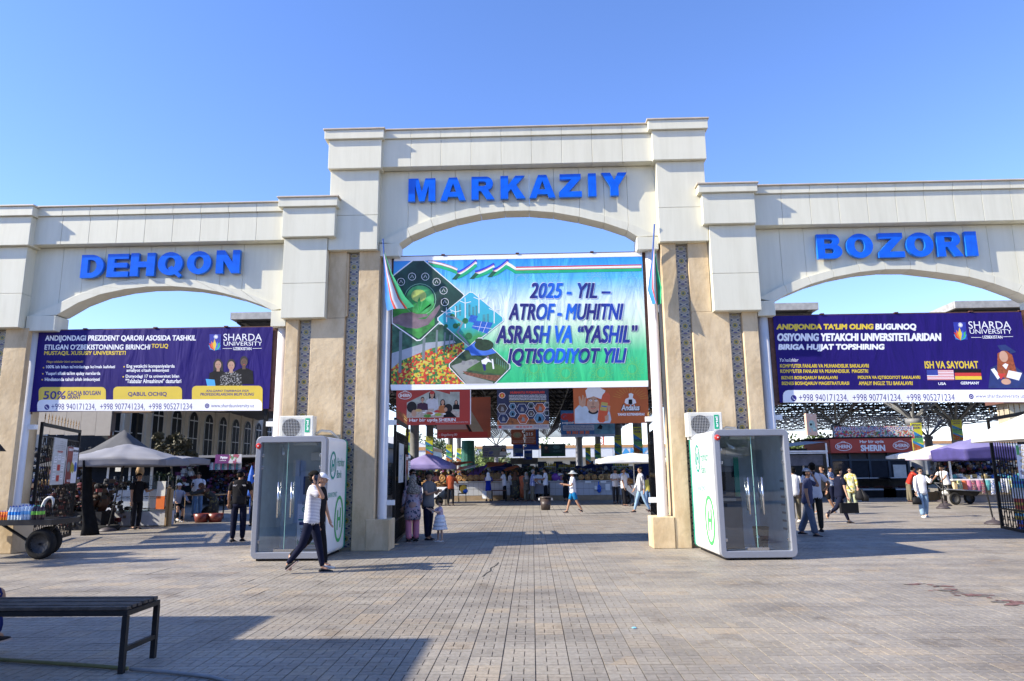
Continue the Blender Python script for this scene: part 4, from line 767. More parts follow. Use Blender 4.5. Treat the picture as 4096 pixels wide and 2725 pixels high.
flag(-3.35, 'blue white and green flag hanging open at the left of the central arch', {'pole': [(.02, .1, 1.0), (-.02, -.15, 2.08)], 'l': [(.0, -.13, 1.7), (.03, -.14, 1.2), (.06, -.15, .6), (.10, -.15, .38)], 'r': [(.02, -.13, 1.75), (.20, -.15, 1.25), (.52, -.16, .68), (.74, -.16, .44)], 'amp': .05}, 0, 1)
flag(2.83, 'blue flag hanging folded down at the right column of the central arch', {'pole': [(-.05, .1, .9), (.06, -.15, 2.3)], 'l': [(.02, -.13, 1.75), (-.08, -.15, 1.25), (-.16, -.16, .75), (-.06, -.16, .42)], 'r': [(.04, -.13, 1.72), (.08, -.16, 1.2), (.14, -.16, .8), (.10, -.17, .40)], 'amp': .09}, 0, 1)
# ================================================================ hand carts
def wheel(parent, x, y, z, r, w, axis_y=True, tread=True):
    t = make('wheel', MB().lathe([(r*.62, -w*.3), (r*.66, -w*.5), (r*.93, -w*.5), (r, -w*.3), (r, w*.3), (r*.93, w*.5), (r*.66, w*.5), (r*.62, w*.3), (r*.62, -w*.3)], 28, cap=False), M('tyre_rubber', (.014, .0135, .0135), .85, var=.3, spec=.2), parent, loc=(x, y, z), smooth=True)
    rim = MB().lathe([(.03, -w*.3), (r*.28, -w*.32), (r*.3, -w*.18), (r*.62, -w*.2), (r*.64, -w*.42), (r*.64, w*.42), (r*.6, w*.1), (.03, w*.1)], 20); make('rim', rim, M('rim_steel', (.03, .03, .032), .6, .0, var=.4, scale=20), t, smooth=True)
    h = MB()
    for k in range(6): a = R(60*k); h.ball((r*.45*math.cos(a), r*.45*math.sin(a), -w*.24), .022, .022, .01, 6, 4)
    make('rim_hole', h, BLK, t); t.rotation_euler = (R(90), 0, 0) if axis_y else (0, R(90), 0)
    return t
t = thing('hand_cart', 'low black hand cart carrying bottled drinks at the left edge', 'cart', (-10.6, 14.95, 0))
make('deck', MB().box(-1.5, .72, -.45, .42, .70, .745), M('cart_deck', (.02, .02, .022), .5, .3), t)
make('rim_rail', MB().box(-1.5, .72, -.48, -.45, .68, .79).box(-1.5, .72, .42, .45, .68, .79).box(.72, .75, -.48, .45, .68, .79), M('cart_rail', (.03, .03, .033), .35, .4), t)
wheel(t, .50, -.36, .30, .30, .14); wheel(t, .14, .36, .30, .30, .14)
make('axle', MB().tube([(.50, -.4, .30), (.14, .36, .30)], .025, 8).tube([(-.5, -.2, .7), (.1, -.25, .38)], .03, 6).tube([(.68, -.2, .7), (.45, -.25, .36)], .03, 6), DARK, t)
make('handle_bar', MB().tube([(.13+.14*math.cos(R(a)), .3, 1.02+.17*math.sin(R(a))) for a in (180, 160, 140, 120, 100, 80, 60, 40, 20)][0:0]+[(0, .3, .75), (-.02, .3, .9), (0, .3, 1.05), (.04, .3, 1.15), (.1, .3, 1.2), (.16, .3, 1.21), (.21, .3, 1.17), (.22, .3, 1.1), (.21, .3, 1.0)], [.03, .035, .035, .035, .035, .033, .03, .02, .008], 8), M('grey_grip', (.5, .5, .48), .6), t, smooth=True)
def bottle_pack(name, label, x, y, cols, rows, h, r, body, cap, lab, group=None):
    t = thing(name, label, 'bottle pack', (x, y, .747)); b0 = None
    for i in range(cols):
        for j in range(rows):
            px = (i-(cols-1)/2)*r*2.05; py = (j-(rows-1)/2)*r*2.05
            if b0 is None:
                b0 = make('bottle', MB().lathe([(r*.9, 0), (r, .01), (r*.93, h*.2), (r, h*.3), (r, h*.68), (r*.75, h*.82), (r*.3, h*.93), (r*.3, h*.94)], 12), body, t, loc=(px, py, 0), smooth=True)
                l0 = make('label', MB().lathe([(r*1.01, h*.42), (r*1.012, h*.43), (r*1.012, h*.62), (r*1.01, h*.63)], 12), lab, b0, smooth=True); c0 = make('cap', MB().lathe([(r*.36, h*.94), (r*.36, h)], 10), cap, b0)
            else:
                b = b0.copy(); sc.collection.objects.link(b); b.location = (px, py, 0)
                for q in (l0, c0): e = q.copy(); sc.collection.objects.link(e); e.parent = b
WAT = M('water_bottle', (.55, .66, .78), .12, var=.08, scale=30)
bottle_pack('orange_drink_pack', 'tray of orange drink bottles at the left end of the hand cart', -10.98, 14.62, 5, 2, .22, .027, M('orange_drink', (.75, .22, .02), .2, var=.1), M('cap_violet', (.15, .12, .5)), M('label_orange', (.65, .08, .02)))
bottle_pack('water_pack', 'pack of clear water bottles with plain blue labels, second from left', -10.72, 14.62, 4, 2, .32, .032, WAT, M('cap_blue', (.02, .08, .5)), M('label_blue', (.01, .25, .75)))
bottle_pack('water_pack', 'taller pack of clear water bottles beside the dark bottles', -10.47, 14.62, 3, 2, .34, .038, WAT, M('cap_blue', (.02, .08, .5)), M('label_blue2', (.15, .45, .8)))
bottle_pack('dark_drink_pack', 'pack of dark drink bottles with green labels on the hand cart', -10.25, 14.62, 2, 2, .33, .05, M('dark_drink', (.05, .025, .03), .15), M('cap_green', (.1, .4, .25)), M('label_green', (.18, .5, .06)))
t = thing('hand_cart', 'black box hand cart with two car tyres, pushed by the man in white', 'cart', (18.7, 31.9, 0), R(-8)); t.scale = (.66, .66, .8)
mb = MB(); mb.add([(-.75, -.5, .55), (.75, -.5, .45), (.75, .5, .45), (-.75, .5, .55), (-.95, -.6, .82), (1.05, -.6, .72), (1.05, .6, .72), (-.95, .6, .82)], [(3, 2, 1, 0), (0, 1, 5, 4), (1, 2, 6, 5), (2, 3, 7, 6), (3, 0, 4, 7)])
make('tray', mb, DARK, t); make('tray_rim', MB().tube([(-.95, -.6, .82), (1.05, -.6, .72), (1.05, .6, .72), (-.95, .6, .82), (-.95, -.6, .82)], .03, 6), GREYM, t)
wheel(t, -.6, -.62, .33, .33, .16); wheel(t, .75, .55, .33, .33, .16); make('push_handle', MB().tube([(-.9, .5, .8), (-1.3, .5, 1.15), (-1.3, -.5, 1.15), (-.9, -.5, .8)], .02, 6), GREYM, t)
tag(make('loose_goods', MB().ball((0, 0, .12), .35, .25, .1, 10, 6, 0).ball((-.5, .1, .1), .25, .2, .12, 8, 6, 1).ball((.35, .1, .12), .3, .2, .09, 8, 6, 2), [M('bag_yellow', (.7, .45, .05)), WHITE, BLU], loc=(18.7, 31.9, .40), smooth=True), 'blue white and yellow bags lying in the box hand cart', 'bags')
# ================================================================ bench, hose, litter
t = thing('bench', 'dark slatted bench with square iron legs in the foreground shade', 'bench', (-4.6, 6.59, 0)); BW = M('weathered_wood', (.085, .062, .045), .8, var=.4, scale=12, bump=.5, bscale=30); BI = M('bench_iron', (.02, .017, .016), .6, .3, var=.4)
for k in range(6): make('slat', MB().box(-1.1, 1.05, -.268+k*.09, -.20+k*.09, .515+.004*(k % 2), .546+.004*(k % 2)), BW, t, bevel=.006)
make('seat_frame', MB().box(-1.1, 1.06, -.275, -.235, .47, .513).box(-1.1, 1.06, .235, .275, .47, .513).box(1.02, 1.06, -.235, .235, .47, .513).box(-.02, .02, -.235, .235, .47, .51), BI, t)
for x in (1.04, -1.0):
    for y in (-.255, .255): make('leg', MB().box(x-.022, x+.022, y-.022, y+.022, 0, .468), BI, t)
    make('stretcher', MB().box(x-.018, x+.018, -.232, .232, .17, .21), BI, t)
hz = [(-6.2, 7.4), (-5.4, 6.98), (-4.9, 6.72), (-4.35, 6.6), (-3.9, 6.5), (-3.55, 6.41)]
tag(make('garden_hose', MB().tube([(x, y, .02) for x, y in hz], .017, 8), M('hose_yellow', (.17, .15, .05), .6), smooth=True), 'yellow garden hose lying on the paving under the bench', 'hose')
tag(make('water_pipe', MB().tube([(-3.52, 6.40, .018), (-3.1, 6.3, .018), (-2.7, 6.16, .018), (-2.3, 5.9, .018), (-2.0, 5.7, .018)], .015, 8), M('pipe_grey', (.26, .25, .24), .7), smooth=True), 'grey pipe joined to the yellow hose on the paving', 'pipe')
tag(make('litter', MB().ball((1.06, 7.95, .012), .03, .02, .008, 6, 4), M('litter_blue', (.2, .5, .7))), 'scrap of light blue plastic on the tiles in the foreground', 'litter')
sm = MB(); rnd = random.Random(9)
for k in range(46):
    u = rnd.random(); cx = 5.55+u*.35+rnd.gauss(0, .13); cyy = 10.75-u*1.7+rnd.gauss(0, .10); r_ = rnd.uniform(.01, .07)
    sm.add([(cx+r_*1.6*rnd.uniform(.6, 1.2)*math.cos(a_), cyy+r_*rnd.uniform(.6, 1.2)*math.sin(a_), .0035+.0001*k) for a_ in [2*math.pi*i/9 for i in range(9)]], [tuple(range(9))], 0 if k % 3 else 1)
struct(make('pavement_stain', sm, [M('stain_red', (.15, .075, .065), .7, var=.5, scale=9), M('stain_dark', (.12, .105, .09), .7, var=.4, scale=9)]))
cm = MB(); rnd = random.Random(21)
for k in range(26):   # open joints between the tiles
    x = round(rnd.uniform(-8, -1)/.3)*.3; y = round(rnd.uniform(8.8, 14)/.285)*.285; l_ = rnd.choice((.28, .57, .85)); w_ = rnd.uniform(.003, .007)
    cm.box(x-w_, x+w_, y, y+l_, .002, .0035) if k % 4 else cm.box(x, x+l_, y-w_*.7, y+w_*.7, .002, .0035)
pts = [(-.83, 11.75), (-.80, 12.1), (-.74, 12.4), (-.76, 12.75), (-.68, 13.1), (-.66, 13.5)]
for (a, b), (c, d_) in zip(pts[:-1], pts[1:]): cm.add([(a-.012, b, .0036), (a+.016, b, .0036), (c+.014, d_, .0036), (c-.01, d_, .0036)], [(0, 1, 2, 3)])
struct(make('pavement_crack', cm, M('crack_dark', (.03, .026, .022), .95)))
# ================================================================ blocks added outside the frame to cast the foreground shade, and a tree there
for nm, lb, x0, x1, y0, y1, h in (('offscreen_building', 'low cream block added left of the camera to shade the bench', -14.5, -9.08, 5.6, 7.0, 4.2), ('offscreen_building', 'taller cream block added left of the camera to shade the foreground', -14.5, -8.12, 1.2, 5.5, 5.0)):
    t = thing(nm, lb, 'building', ((x0+x1)/2, (y0+y1)/2, 0)); W_, D_ = (x1-x0)/2, (y1-y0)/2
    make('wall', MB().box(-W_, W_, -D_, D_, 0, h), M('offscreen_wall', (.5, .42, .32), .85, var=.1, bump=.2), t); make('roof_edge', MB().box(-W_-.05, W_+.05, -D_-.05, D_+.05, h, h+.12), RUST, t); make('door', MB().box(W_, W_+.03, -.5, .5, 0, 2.1), BLU, t); make('window', MB().box(W_, W_+.02, .6, min(D_-.1, 1.6), 1, 2), BLK, t)
def tree(x, y, h, cr, cz, label, leaf_m, n=2600, ls=.16, seed=1, group=None, sq=1., trunk_r=.16, nc=16, name='tree', z0=0):
    rnd = random.Random(seed); t = thing(name, label, 'tree', (x, y, z0), 0, group)
    tb = MB(); tb.tube([(0, 0, 0), (.08, .03, cz*.4), (-.05, 0, cz*.8), (0, .05, cz*1.1)], [trunk_r*1.25, trunk_r, trunk_r*.7, trunk_r*.3], 9); cl = []
    for k in range(nc):
        a = rnd.uniform(0, 6.28); e = rnd.uniform(-.9, 1.2); q = rnd.uniform(.35, .95)
        cl.append((Vector((cr*q*math.cos(a)*math.cos(e), cr*q*math.sin(a)*math.cos(e), cz+(h-cz)*q*math.sin(e)*sq)), cr*rnd.uniform(.22, .42)))
        if k < 9: tb.tube([(0, 0, cz*.7), tuple(cl[-1][0]*.5+Vector((0, 0, cz*.35))), tuple(cl[-1][0])], [trunk_r*.4, trunk_r*.2, .01], 5)
    make('trunk', tb, M('bark', (.10, .075, .05), .9, var=.3, bump=.5), t, smooth=True); lm = MB(); V = []; Fc = []
    for i in range(n):
        c, rr_ = rnd.choice(cl); d = Vector((rnd.gauss(0, 1), rnd.gauss(0, 1), rnd.gauss(0, .8))).normalized()*rr_*rnd.random()**.4
        p = c+d; a = Vector((rnd.gauss(0, 1), rnd.gauss(0, 1), rnd.gauss(0, 1))).normalized(); b = a.cross(Vector((rnd.gauss(0, 1), rnd.gauss(0, 1), rnd.gauss(0, 1)))).normalized(); s_ = ls*rnd.uniform(.6, 1.3); k = len(V)
        V += [tuple(p-a*s_), tuple(p+b*s_*.45), tuple(p+a*s_), tuple(p-b*s_*.45)]; Fc.append((k, k+1, k+2, k+3))
    make('crown', MB().add(V, Fc), leaf_m, t); return t
def leafmat(name, c):
    m = M(name, c, .6, var=.55, scale=1.3); return m
LF = leafmat('foliage_mid', (.075, .115, .03)); LF2 = leafmat('foliage_dark', (.035, .06, .02)); LF3 = leafmat('foliage_pale', (.13, .18, .05)); LF4 = leafmat('foliage_brown', (.07, .06, .025))
tree(-16.5, 12.2, 6.4, 1.0, 5.6, 'slim green tree outside the frame left of the gateway', LF, 700, .12, 5, sq=.8, trunk_r=.09, nc=8)
# ================================================================ market hall behind the gateway
CM = cam.matrix_world.to_3x3()
def at(sx, sy, Y):
    d = CM @ Vector(((sx-2048)/2800, -(sy-1362.5)/2800, -1)); k = Y/d.y; return Vector((d.x*k, Y, 1.68+d.z*k))
def gnd(sx, sy):
    d = CM @ Vector(((sx-2048)/2800, -(sy-1362.5)/2800, -1)); k = -1.68/d.z; return Vector((d.x*k, d.y*k, 0))
DECK = Mwave('roof_deck_sheet', (.055, .055, .058), (.035, .035, .037), 2.2, 'X', .6); TR = M('truss_steel', (.045, .045, .045), .5, .4, var=.4); TRL = M('truss_light', (.2, .2, .2), .5, .2); EAVE = M('eave_white', (.34, .33, .31), .5, var=.2)
def hall(label, x0, x1, y0, y1, ydeck, nx, cols_x, cols_y, zf=10.0, zb=6.9, bars=True):
    t = thing('market_hall', label, 'market hall', ((x0+x1)/2, y0, 0))
    def zz(y): return zf+(zb+.9-zf)*min(1, (y-y0)/26) if y < y0+26 else zb+.9
    mb = MB(); ys = [y0, y0+9, y0+18, y0+26, ydeck]
    for a, b in zip(ys[:-1], ys[1:]):
        mb.add([(x0, a, zz(a)), (x1, a, zz(a)), (x1, b, zz(b)), (x0, b, zz(b)), (x0, a, zz(a)+.12), (x1, a, zz(a)+.12), (x1, b, zz(b)+.12), (x0, b, zz(b)+.12)], [(0, 1, 2, 3), (4, 7, 6, 5), (0, 3, 7, 4), (1, 5, 6, 2)])
    make('roof_deck', mb, DECK, t, world=True); mb = MB()
    mb.box(x0-.15, x1+.15, y0-.16, y0-.02, zf-.12, zf+.2)
    for x in (x0, x1):
        for a, b in zip(ys[:-1], ys[1:]):
            s = -1 if x == x0 else 1; mb.add([(x, a, zz(a)-.12), (x+s*.15, a, zz(a)-.12), (x+s*.15, a, zz(a)+.2), (x, a, zz(a)+.2), (x, b, zz(b)-.12), (x+s*.15, b, zz(b)-.12), (x+s*.15, b, zz(b)+.2), (x, b, zz(b)+.2)], [(0, 1, 2, 3), (4, 7, 6, 5), (0, 4, 5, 1), (1, 5, 6, 2), (2, 6, 7, 3), (3, 7, 4, 0)])
    make('roof_edge', mb, EAVE, t, world=True)
    tb = MB(); dx = (x1-x0)/nx; ny = int((y1-y0)/dx)
    def bar(a, b, r=.045): tb.tube([a, b], r, 4, cap=False)
    for j in range(ny+1):
        y = y0+.3+j*dx; zt = zz(y)-.18; zl = zt-1.25
        for i in range(nx+1):
            x = x0+i*dx
            if i < nx: bar((x, y, zt), (x+dx, y, zt))
            if j < ny:
                z2 = zz(y+dx)-.18; bar((x, y, zt), (x, y+dx, z2))
                if i < nx:
                    c = (x+dx/2, y+dx/2, zl)
                    for p in ((x, y, zt), (x+dx, y, zt), (x, y+dx, z2), (x+dx, y+dx, z2)): bar(p, c)
                    if i < nx-1: bar(c, (x+dx*1.5, y+dx/2, zl), .05)
                    if j < ny-1: bar(c, (x+dx/2, y+dx*1.5, zz(y+dx)-.18-1.25), .05)
    stuff(make('space_frame', tb, TR, t, world=True)); cc = []
    for cy in cols_y:
        for cx in cols_x:
            zc = zz(cy)-1.6; top = zc-1.3
            c = make('column', MB().lathe([(.42, 0), (.42, .3), (.3, .35), (.28, top-.5), (.36, top-.45), (.36, top)], 14, c=(cx, cy, 0)), M('hall_column', (.19, .19, .20), .6, var=.15), t, world=True, smooth=True)
            mb = MB()
            for k in range(8): a = R(45*k+22); mb.tube([(cx, cy, top-.1), (cx+2.2*math.cos(a), cy+2.2*math.sin(a), zc+.2)], .07, 5)
            make('strut', mb, TRL, c).location = (0, 0, 0); c.children[0].data.transform(Matrix.Translation(-t.location))
            cc.append((cx, cy, top))
    return t, cc
hallC, cC = hall('large dark-roofed market hall on round columns behind the central arch', -13.7, 12.9, 31.4, 118, 92, 9, [], [], zf=8.8, zb=7.5)
hallR, cR = hall('second market hall with latticed roof seen through the right arch', 19.4, 56, 31.6, 104, 74, 12, [], [], zf=8.8, zb=7.3)
def column(hall, sx, ytop, Y, label=None, w=.32):
    p = at(sx, ytop, Y); z = 8.2 if Y > 60 else 8.6
    top = p.z; mb = MB().lathe([(w*1.3, 0), (w*1.3, .3), (w, .35), (w, top-.35), (w*1.25, top-.3), (w*1.25, top)], 14, c=(p.x, Y, 0))
    c = make('column', mb, M('hall_column', (.19, .19, .20), .6, var=.15), hall, world=True, smooth=True)
    mb = MB()
    for k in range(8): a = R(45*k+22); mb.tube([(p.x, Y, top-.1), (p.x+2.6*math.cos(a), Y+2.6*math.sin(a), top+2.0)], .075, 5)
    s = make('strut', mb, TRL, c); s.data.transform(Matrix.Translation(-hall.location))
    return p
for sx, yt, Y in ((1720, 1690, 62), (1802, 1735, 86), (1835, 1745, 98), (2318, 1745, 88), (2390, 1730, 80), (2470, 1700, 64), (2547, 1668, 50), (1660, 1640, 50), (2310, 1745, 105), (1985, 1780, 108)): column(hallC, sx, yt, Y)
for sx, yt, Y in ((3652, 1676, 44), (3345, 1700, 60), (3820, 1690, 52), (3712, 1745, 74)): column(hallR, sx, yt, Y, w=.36)
tag(make('green_wrap', MB().lathe([(1.0, .5), (.8, 3.0), (.75, 5.2)], 12), M('green_netting', (.01, .09, .07), .8, var=.3), loc=(at(1872, 1800, 84).x, 84, 0)), 'column wrapped in dark green netting under the hall roof', 'column')
# ---------------- banners on the columns
def hsign(name, label, cat, x0, y0, x1, y1, Y, mat, fn=None, group=None, thick=.04, C=None, cables=True, wires=0):
    a = at(x0, y0, Y); b = at(x1, y0, Y); c = at((x0+x1)/2, y1, Y); w = b.x-a.x; zt = (a.z+b.z)/2; h = zt-c.z
    t = thing(name, label, cat, ((a.x+b.x)/2, Y, c.z), 0, group)
    make('panel', MB().box(-w/2, w/2, 0, thick, 0, h), mat, t)
    if cables: make('hanging_cable', MB().box(-w*.42, -w*.42+.03, .01, .04, h, h+cables if cables is not True else h+1.5).box(w*.42-.03, w*.42, .01, .04, h, h+cables if cables is not True else h+1.5), DARK, t)
    if fn: fn(Plate(t, w, h, C or ((x0, y0), (x1, y0), (x0, y1), (x1, y1)), -.001))
    return t
YB2 = M('banner_yellow', (.62, .60, .03), .5, var=.06); GB = M('banner_green', (.12, .42, .12), .5); BB = M('banner_blue', (.02, .22, .55), .5)
def colban(txt, sub=''):
    def f(P):
        (x0, y0), (x1, _), (_, y1), _ = P.c; w = x1-x0; h = y1-y0
        P.poly([(x0, y0+.25*h), (x1, y0+.48*h), (x1, y0+.60*h), (x0, y0+.45*h)], BB); P.poly([(x0, y0+.42*h), (x1, y0+.5*h), (x1, y0+.72*h), (x0, y0+.66*h)], GB); P.poly([(x0, y0+.66*h), (x1, y0+.88*h), (x1, y1), (x0, y1)], Mvor('banner_goods', [(.3, .12, .03), (.5, .1, .03), (.35, .25, .1), (.1, .2, .05)], 9)); P.poly([(x0, y0+.62*h), (x1, y0+.8*h), (x1, y0+.9*h), (x0, y0+.7*h)], BB)
        P.text('DEHQON', x0+.1*w, y0+.04*h, x1-.1*w, y0+.11*h, NAVY, .04); P.text('BOZORI', x0+.18*w, y0+.14*h, x1-.18*w, y0+.21*h, NAVY, .04)
        P.text(txt, x0+.06*w, y0+.45*h, x1-.06*w, y0+.54*h, NAVY, .04); P.text('va mahsulotlari', x0+.1*w, y0+.58*h, x1-.1*w, y0+.62*h, NAVY)
    return f
for sx0, y0, sx1, y1, Y, txt, lb in ((1703, 1747, 1731, 1822, 61.4, 'GURUCH', 'yellow and blue column banner reading GURUCH, above the purple umbrella'), (1785, 1780, 1807, 1846, 85.3, 'UZUM', 'yellow and blue column banner, second right of the purple umbrella top'), (1826, 1795, 1844, 1846, 97.3, 'TURUP', 'small yellow and blue column banner left of the green netted column'), (2341, 1790, 2362, 1858, 87.3, 'UZUM', 'shaded column banner behind the bucket hat, leftmost of the right row'), (2378, 1776, 2402, 1858, 79.3, 'SABZI', 'shaded column banner, second from left in the right row'), (2456, 1742, 2485, 1838, 63.3, 'GURUCH', 'shaded column banner reading GURUCH left of the white umbrella'), (2531, 1708, 2567, 1818, 49.3, 'NON', 'large column banner reading NON above the white umbrella'), (3642, 1692, 3685, 1805, 43.3, 'BANISOR', 'yellow and blue column banner right of the red shop sign'), (1622, 1717, 1640, 1840, 49.3, 'NON', 'column banner half hidden by the left leaf of the central gate'), (3805, 1680, 3845, 1760, 51.3, 'UZUM', 'dark column banner under the hall roof above the blue umbrella')):
    hsign('column_banner', lb, 'banner', sx0, y0, sx1, y1, Y, YB2, colban(txt), 'banners on the hall columns', cables=False)
# ---------------- hanging advertisement boards
def sherin_logo(P, cx, cy, w, h, bgm):
    P.disc(cx, cy-h*.42, w*.16, h*.22, INKW, n=14); P.disc(cx, cy-h*.42, w*.13, h*.17, bgm, n=14); P.disc(cx, cy, w*.5, h*.5, INKW, n=24); P.disc(cx, cy, w*.465, h*.43, bgm, n=24); P.text('SHERIN', cx-w*.38, cy-h*.2, cx+w*.38, cy+h*.2, INKW, .04)
RS = M('sign_red', (.42, .035, .02), .45, var=.05, scale=1.5)
def f_sherin(P):   # print coordinates of the enlarged board 0..1330 x 0..640
    P.poly([(190, 510), (190, 240), (660, 15), (960, 100), (960, 60), (1130, 60), (1130, 510)], M('print_kitchen', (.42, .44, .40), .5, var=.3, scale=3)); P.poly([(190, 510), (200, 400), (420, 330), (900, 330), (1130, 420), (1130, 510)], M('print_table', (.50, .42, .36), .5, var=.3, scale=9))
    W1 = M('print_white_top', (.6, .6, .66)); fig(P, 640, 100, 230, SKINP, HB, W1, 1.0, True); P.poly([(570, 130), (540, 330), (510, 400), (545, 405), (600, 300)], W1); P.poly([(735, 130), (760, 330), (700, 400), (665, 400), (700, 300)], W1); P.disc(640, 65, 45, 30, REDP); fig(P, 470, 190, 170, SKINP, BLK, M('print_plum', (.06, .02, .05)), 1.2); fig(P, 830, 240, 175, SKINP, HB, M('print_rust', (.5, .17, .05)), .9, True); fig(P, 1070, 240, 120, SKINP, HB, BLK, 1, True)
    P.disc(280, 320, 90, 100, HB); P.disc(320, 430, 45, 60, SKINP); P.disc(930, 350, 75, 80, HB); P.disc(885, 370, 30, 38, SKINP); P.poly([(840, 510), (870, 420), (960, 400), (1080, 510)], BLK)
    for x, y, rx, m_ in ((500, 420, 30, INKW), (620, 440, 80, INKW), (600, 435, 60, M('print_meat', (.45, .12, .06))), (750, 460, 60, M('print_salad', (.35, .42, .06))), (560, 480, 70, M('print_greens', (.1, .28, .05), var=.5, scale=20)), (860, 450, 30, INKW), (400, 380, 60, M('print_bread', (.6, .4, .15))), (730, 400, 50, REDP)): P.disc(x, y, rx, rx*.42, m_, n=14)
    sherin_logo(P, 155, 110, 245, 140, RS); P.text('Har bir uyda', 240, 525, 740, 595, INKW, .03); P.text('SHERIN', 765, 525, 1060, 580, INKW, .04); P.text('«SALAM MEAT PRODUCT» IIK XIZMAT KO‘RSATADI. MAHSULOT SERTIFIKATLANGAN', 700, 590, 1285, 604, INKW); P.rect(1318, 0, 1334, 640, INKW)
hsign('hanging_sign', 'red hanging board with a family at table reading Har bir uyda SHERIN', 'sign', 1586, 1556, 1884, 1700, 36.2, RS, f_sherin, 'advertisement boards under the hall roof', C=((0, 0), (1334, 0), (0, 640), (1334, 640)), cables=4.2)
def f_eng(P):
    P.poly([(0, 20), (420, 20), (600, 360), (0, 360)], Mgrad('print_fade', [(0, (.45, .35, .32)), (.5, (.35, .12, .08)), (1, (.3, .04, .02))], 2, .35, 0)); P.poly([(410, 20), (440, 20), (760, 500), (700, 500)], BLK); P.poly([(445, 20), (640, 20), (1000, 500), (770, 500)], M('print_floor', (.32, .25, .17))); P.rect(0, 400, 1000, 500, RS); P.text('– Engelberg 80', 40, 425, 400, 470, INKW, .0)
hsign('hanging_sign', 'dark orange flooring board reading Engelberg 80 behind the red board', 'sign', 1749, 1590, 1962, 1753, 42, M('board_orange', (.34, .07, .025), .5, var=.2, scale=1), f_eng, 'advertisement boards under the hall roof', C=((0, -150), (1060, -150), (0, 500), (1060, 500)), cables=3.5)
def f_hur(P):    # 0..920 x 0..770 (flat print)
    P.poly([(0, 600), (200, 540), (450, 600), (700, 560), (925, 620), (925, 690), (0, 690)], M('print_fire', (.28, .09, .02), .5, var=.8, scale=4)); P.rect(0, 680, 925, 770, M('print_parchment', (.42, .40, .40)))
    P.disc(90, 120, 60, 60, INKW, n=8); P.disc(90, 120, 50, 50, ORG, n=16); P.disc(90, 120, 34, 34, REDP); P.poly([(90, 90), (112, 130), (90, 150), (68, 130)], YEL)
    P.text('HURMATLI FUQAROLAR!', 240, 50, 850, 95, REDP, .07)
    for k, s in enumerate(('SODIR BO‘LISHI MUMKIN BO‘LGAN FAVQULODDA VAZIYATLAR,', 'YONG‘INLAR, IS GAZIDAN ZAHARLANISHLAR HAMDA GAZ-HAVO', 'ARALASHMASINING CHAQNASHI BILAN BO‘G‘LIQ BAXTSIZ', 'HODISALARDAN O‘ZINGIZNI VA YAQINLARINGIZNI ASRANG!')): P.text(s, 215, 115+k*27, 880, 135+k*27, INKW, .03)
    P.text('YONG‘IN XAVFSIZLIGI QOIDALARIGA AMAL QILING!', 215, 232, 880, 252, YEL, .04)
    cs = [M('hex_%s' % c, v, .5, var=.7, scale=5) for c, v in (('dusk', (.06, .035, .03)), ('sky', (.06, .16, .26)), ('night', (.015, .025, .09)), ('steel', (.04, .06, .08)), ('flame', (.38, .08, .02)), ('haze', (.10, .14, .18)))]
    for cx, cy, r_, k in ((90, 370, 95, 0), (275, 330, 62, 1), (445, 380, 100, 2), (605, 320, 60, 3), (765, 370, 100, 4), (890, 310, 55, 5), (275, 470, 62, 1), (605, 470, 60, 0), (890, 465, 55, 3), (110, 560, 95, 2), (460, 570, 100, 4), (755, 565, 100, 1)):
        pts = [(min(922, cx+r_*math.cos(R(60*i))), cy+r_*math.sin(R(60*i))) for i in range(6)]; P.poly([(min(924, cx+(r_+6)*math.cos(R(60*i))), cy+(r_+6)*math.sin(R(60*i))) for i in range(6)], INKW); P.poly(pts, cs[k])
        P.poly([(cx-r_*.3, cy+r_*.5), (cx-r_*.1, cy-r_*.4), (cx+r_*.3, cy-r_*.1), (cx+r_*.35, cy+r_*.5)], BLK if k % 2 else MGREY)
    P.text('1050 101 102 103 104', 330, 705, 620, 740, REDP, .04); P.text('FAVQULODDA VAZIYATLARDA', 90, 705, 300, 718, NAVY, .03); P.text('QO‘NG‘IROQ QILING', 110, 728, 280, 741, NAVY, .03); P.text('ISHONCH TELEFONLARI', 650, 700, 890, 715, NAVY, .03); P.text('BUTUN SUTKA DAVOMIDA', 650, 722, 890, 736, NAVY, .03); P.poly([(20, 745), (30, 715), (70, 715), (80, 745)], REDP); P.disc(50, 705, 35, 12, REDP)
hsign('hanging_sign', 'dark navy safety board with hexagon pictures headed HURMATLI FUQAROLAR', 'sign', 1988, 1556, 2194, 1718, 36.4, M('board_night', (.018, .02, .06), .5, var=.3), f_hur, 'advertisement boards under the hall roof', C=((0, 0), (925, 0), (0, 770), (925, 770)), cables=4.2)
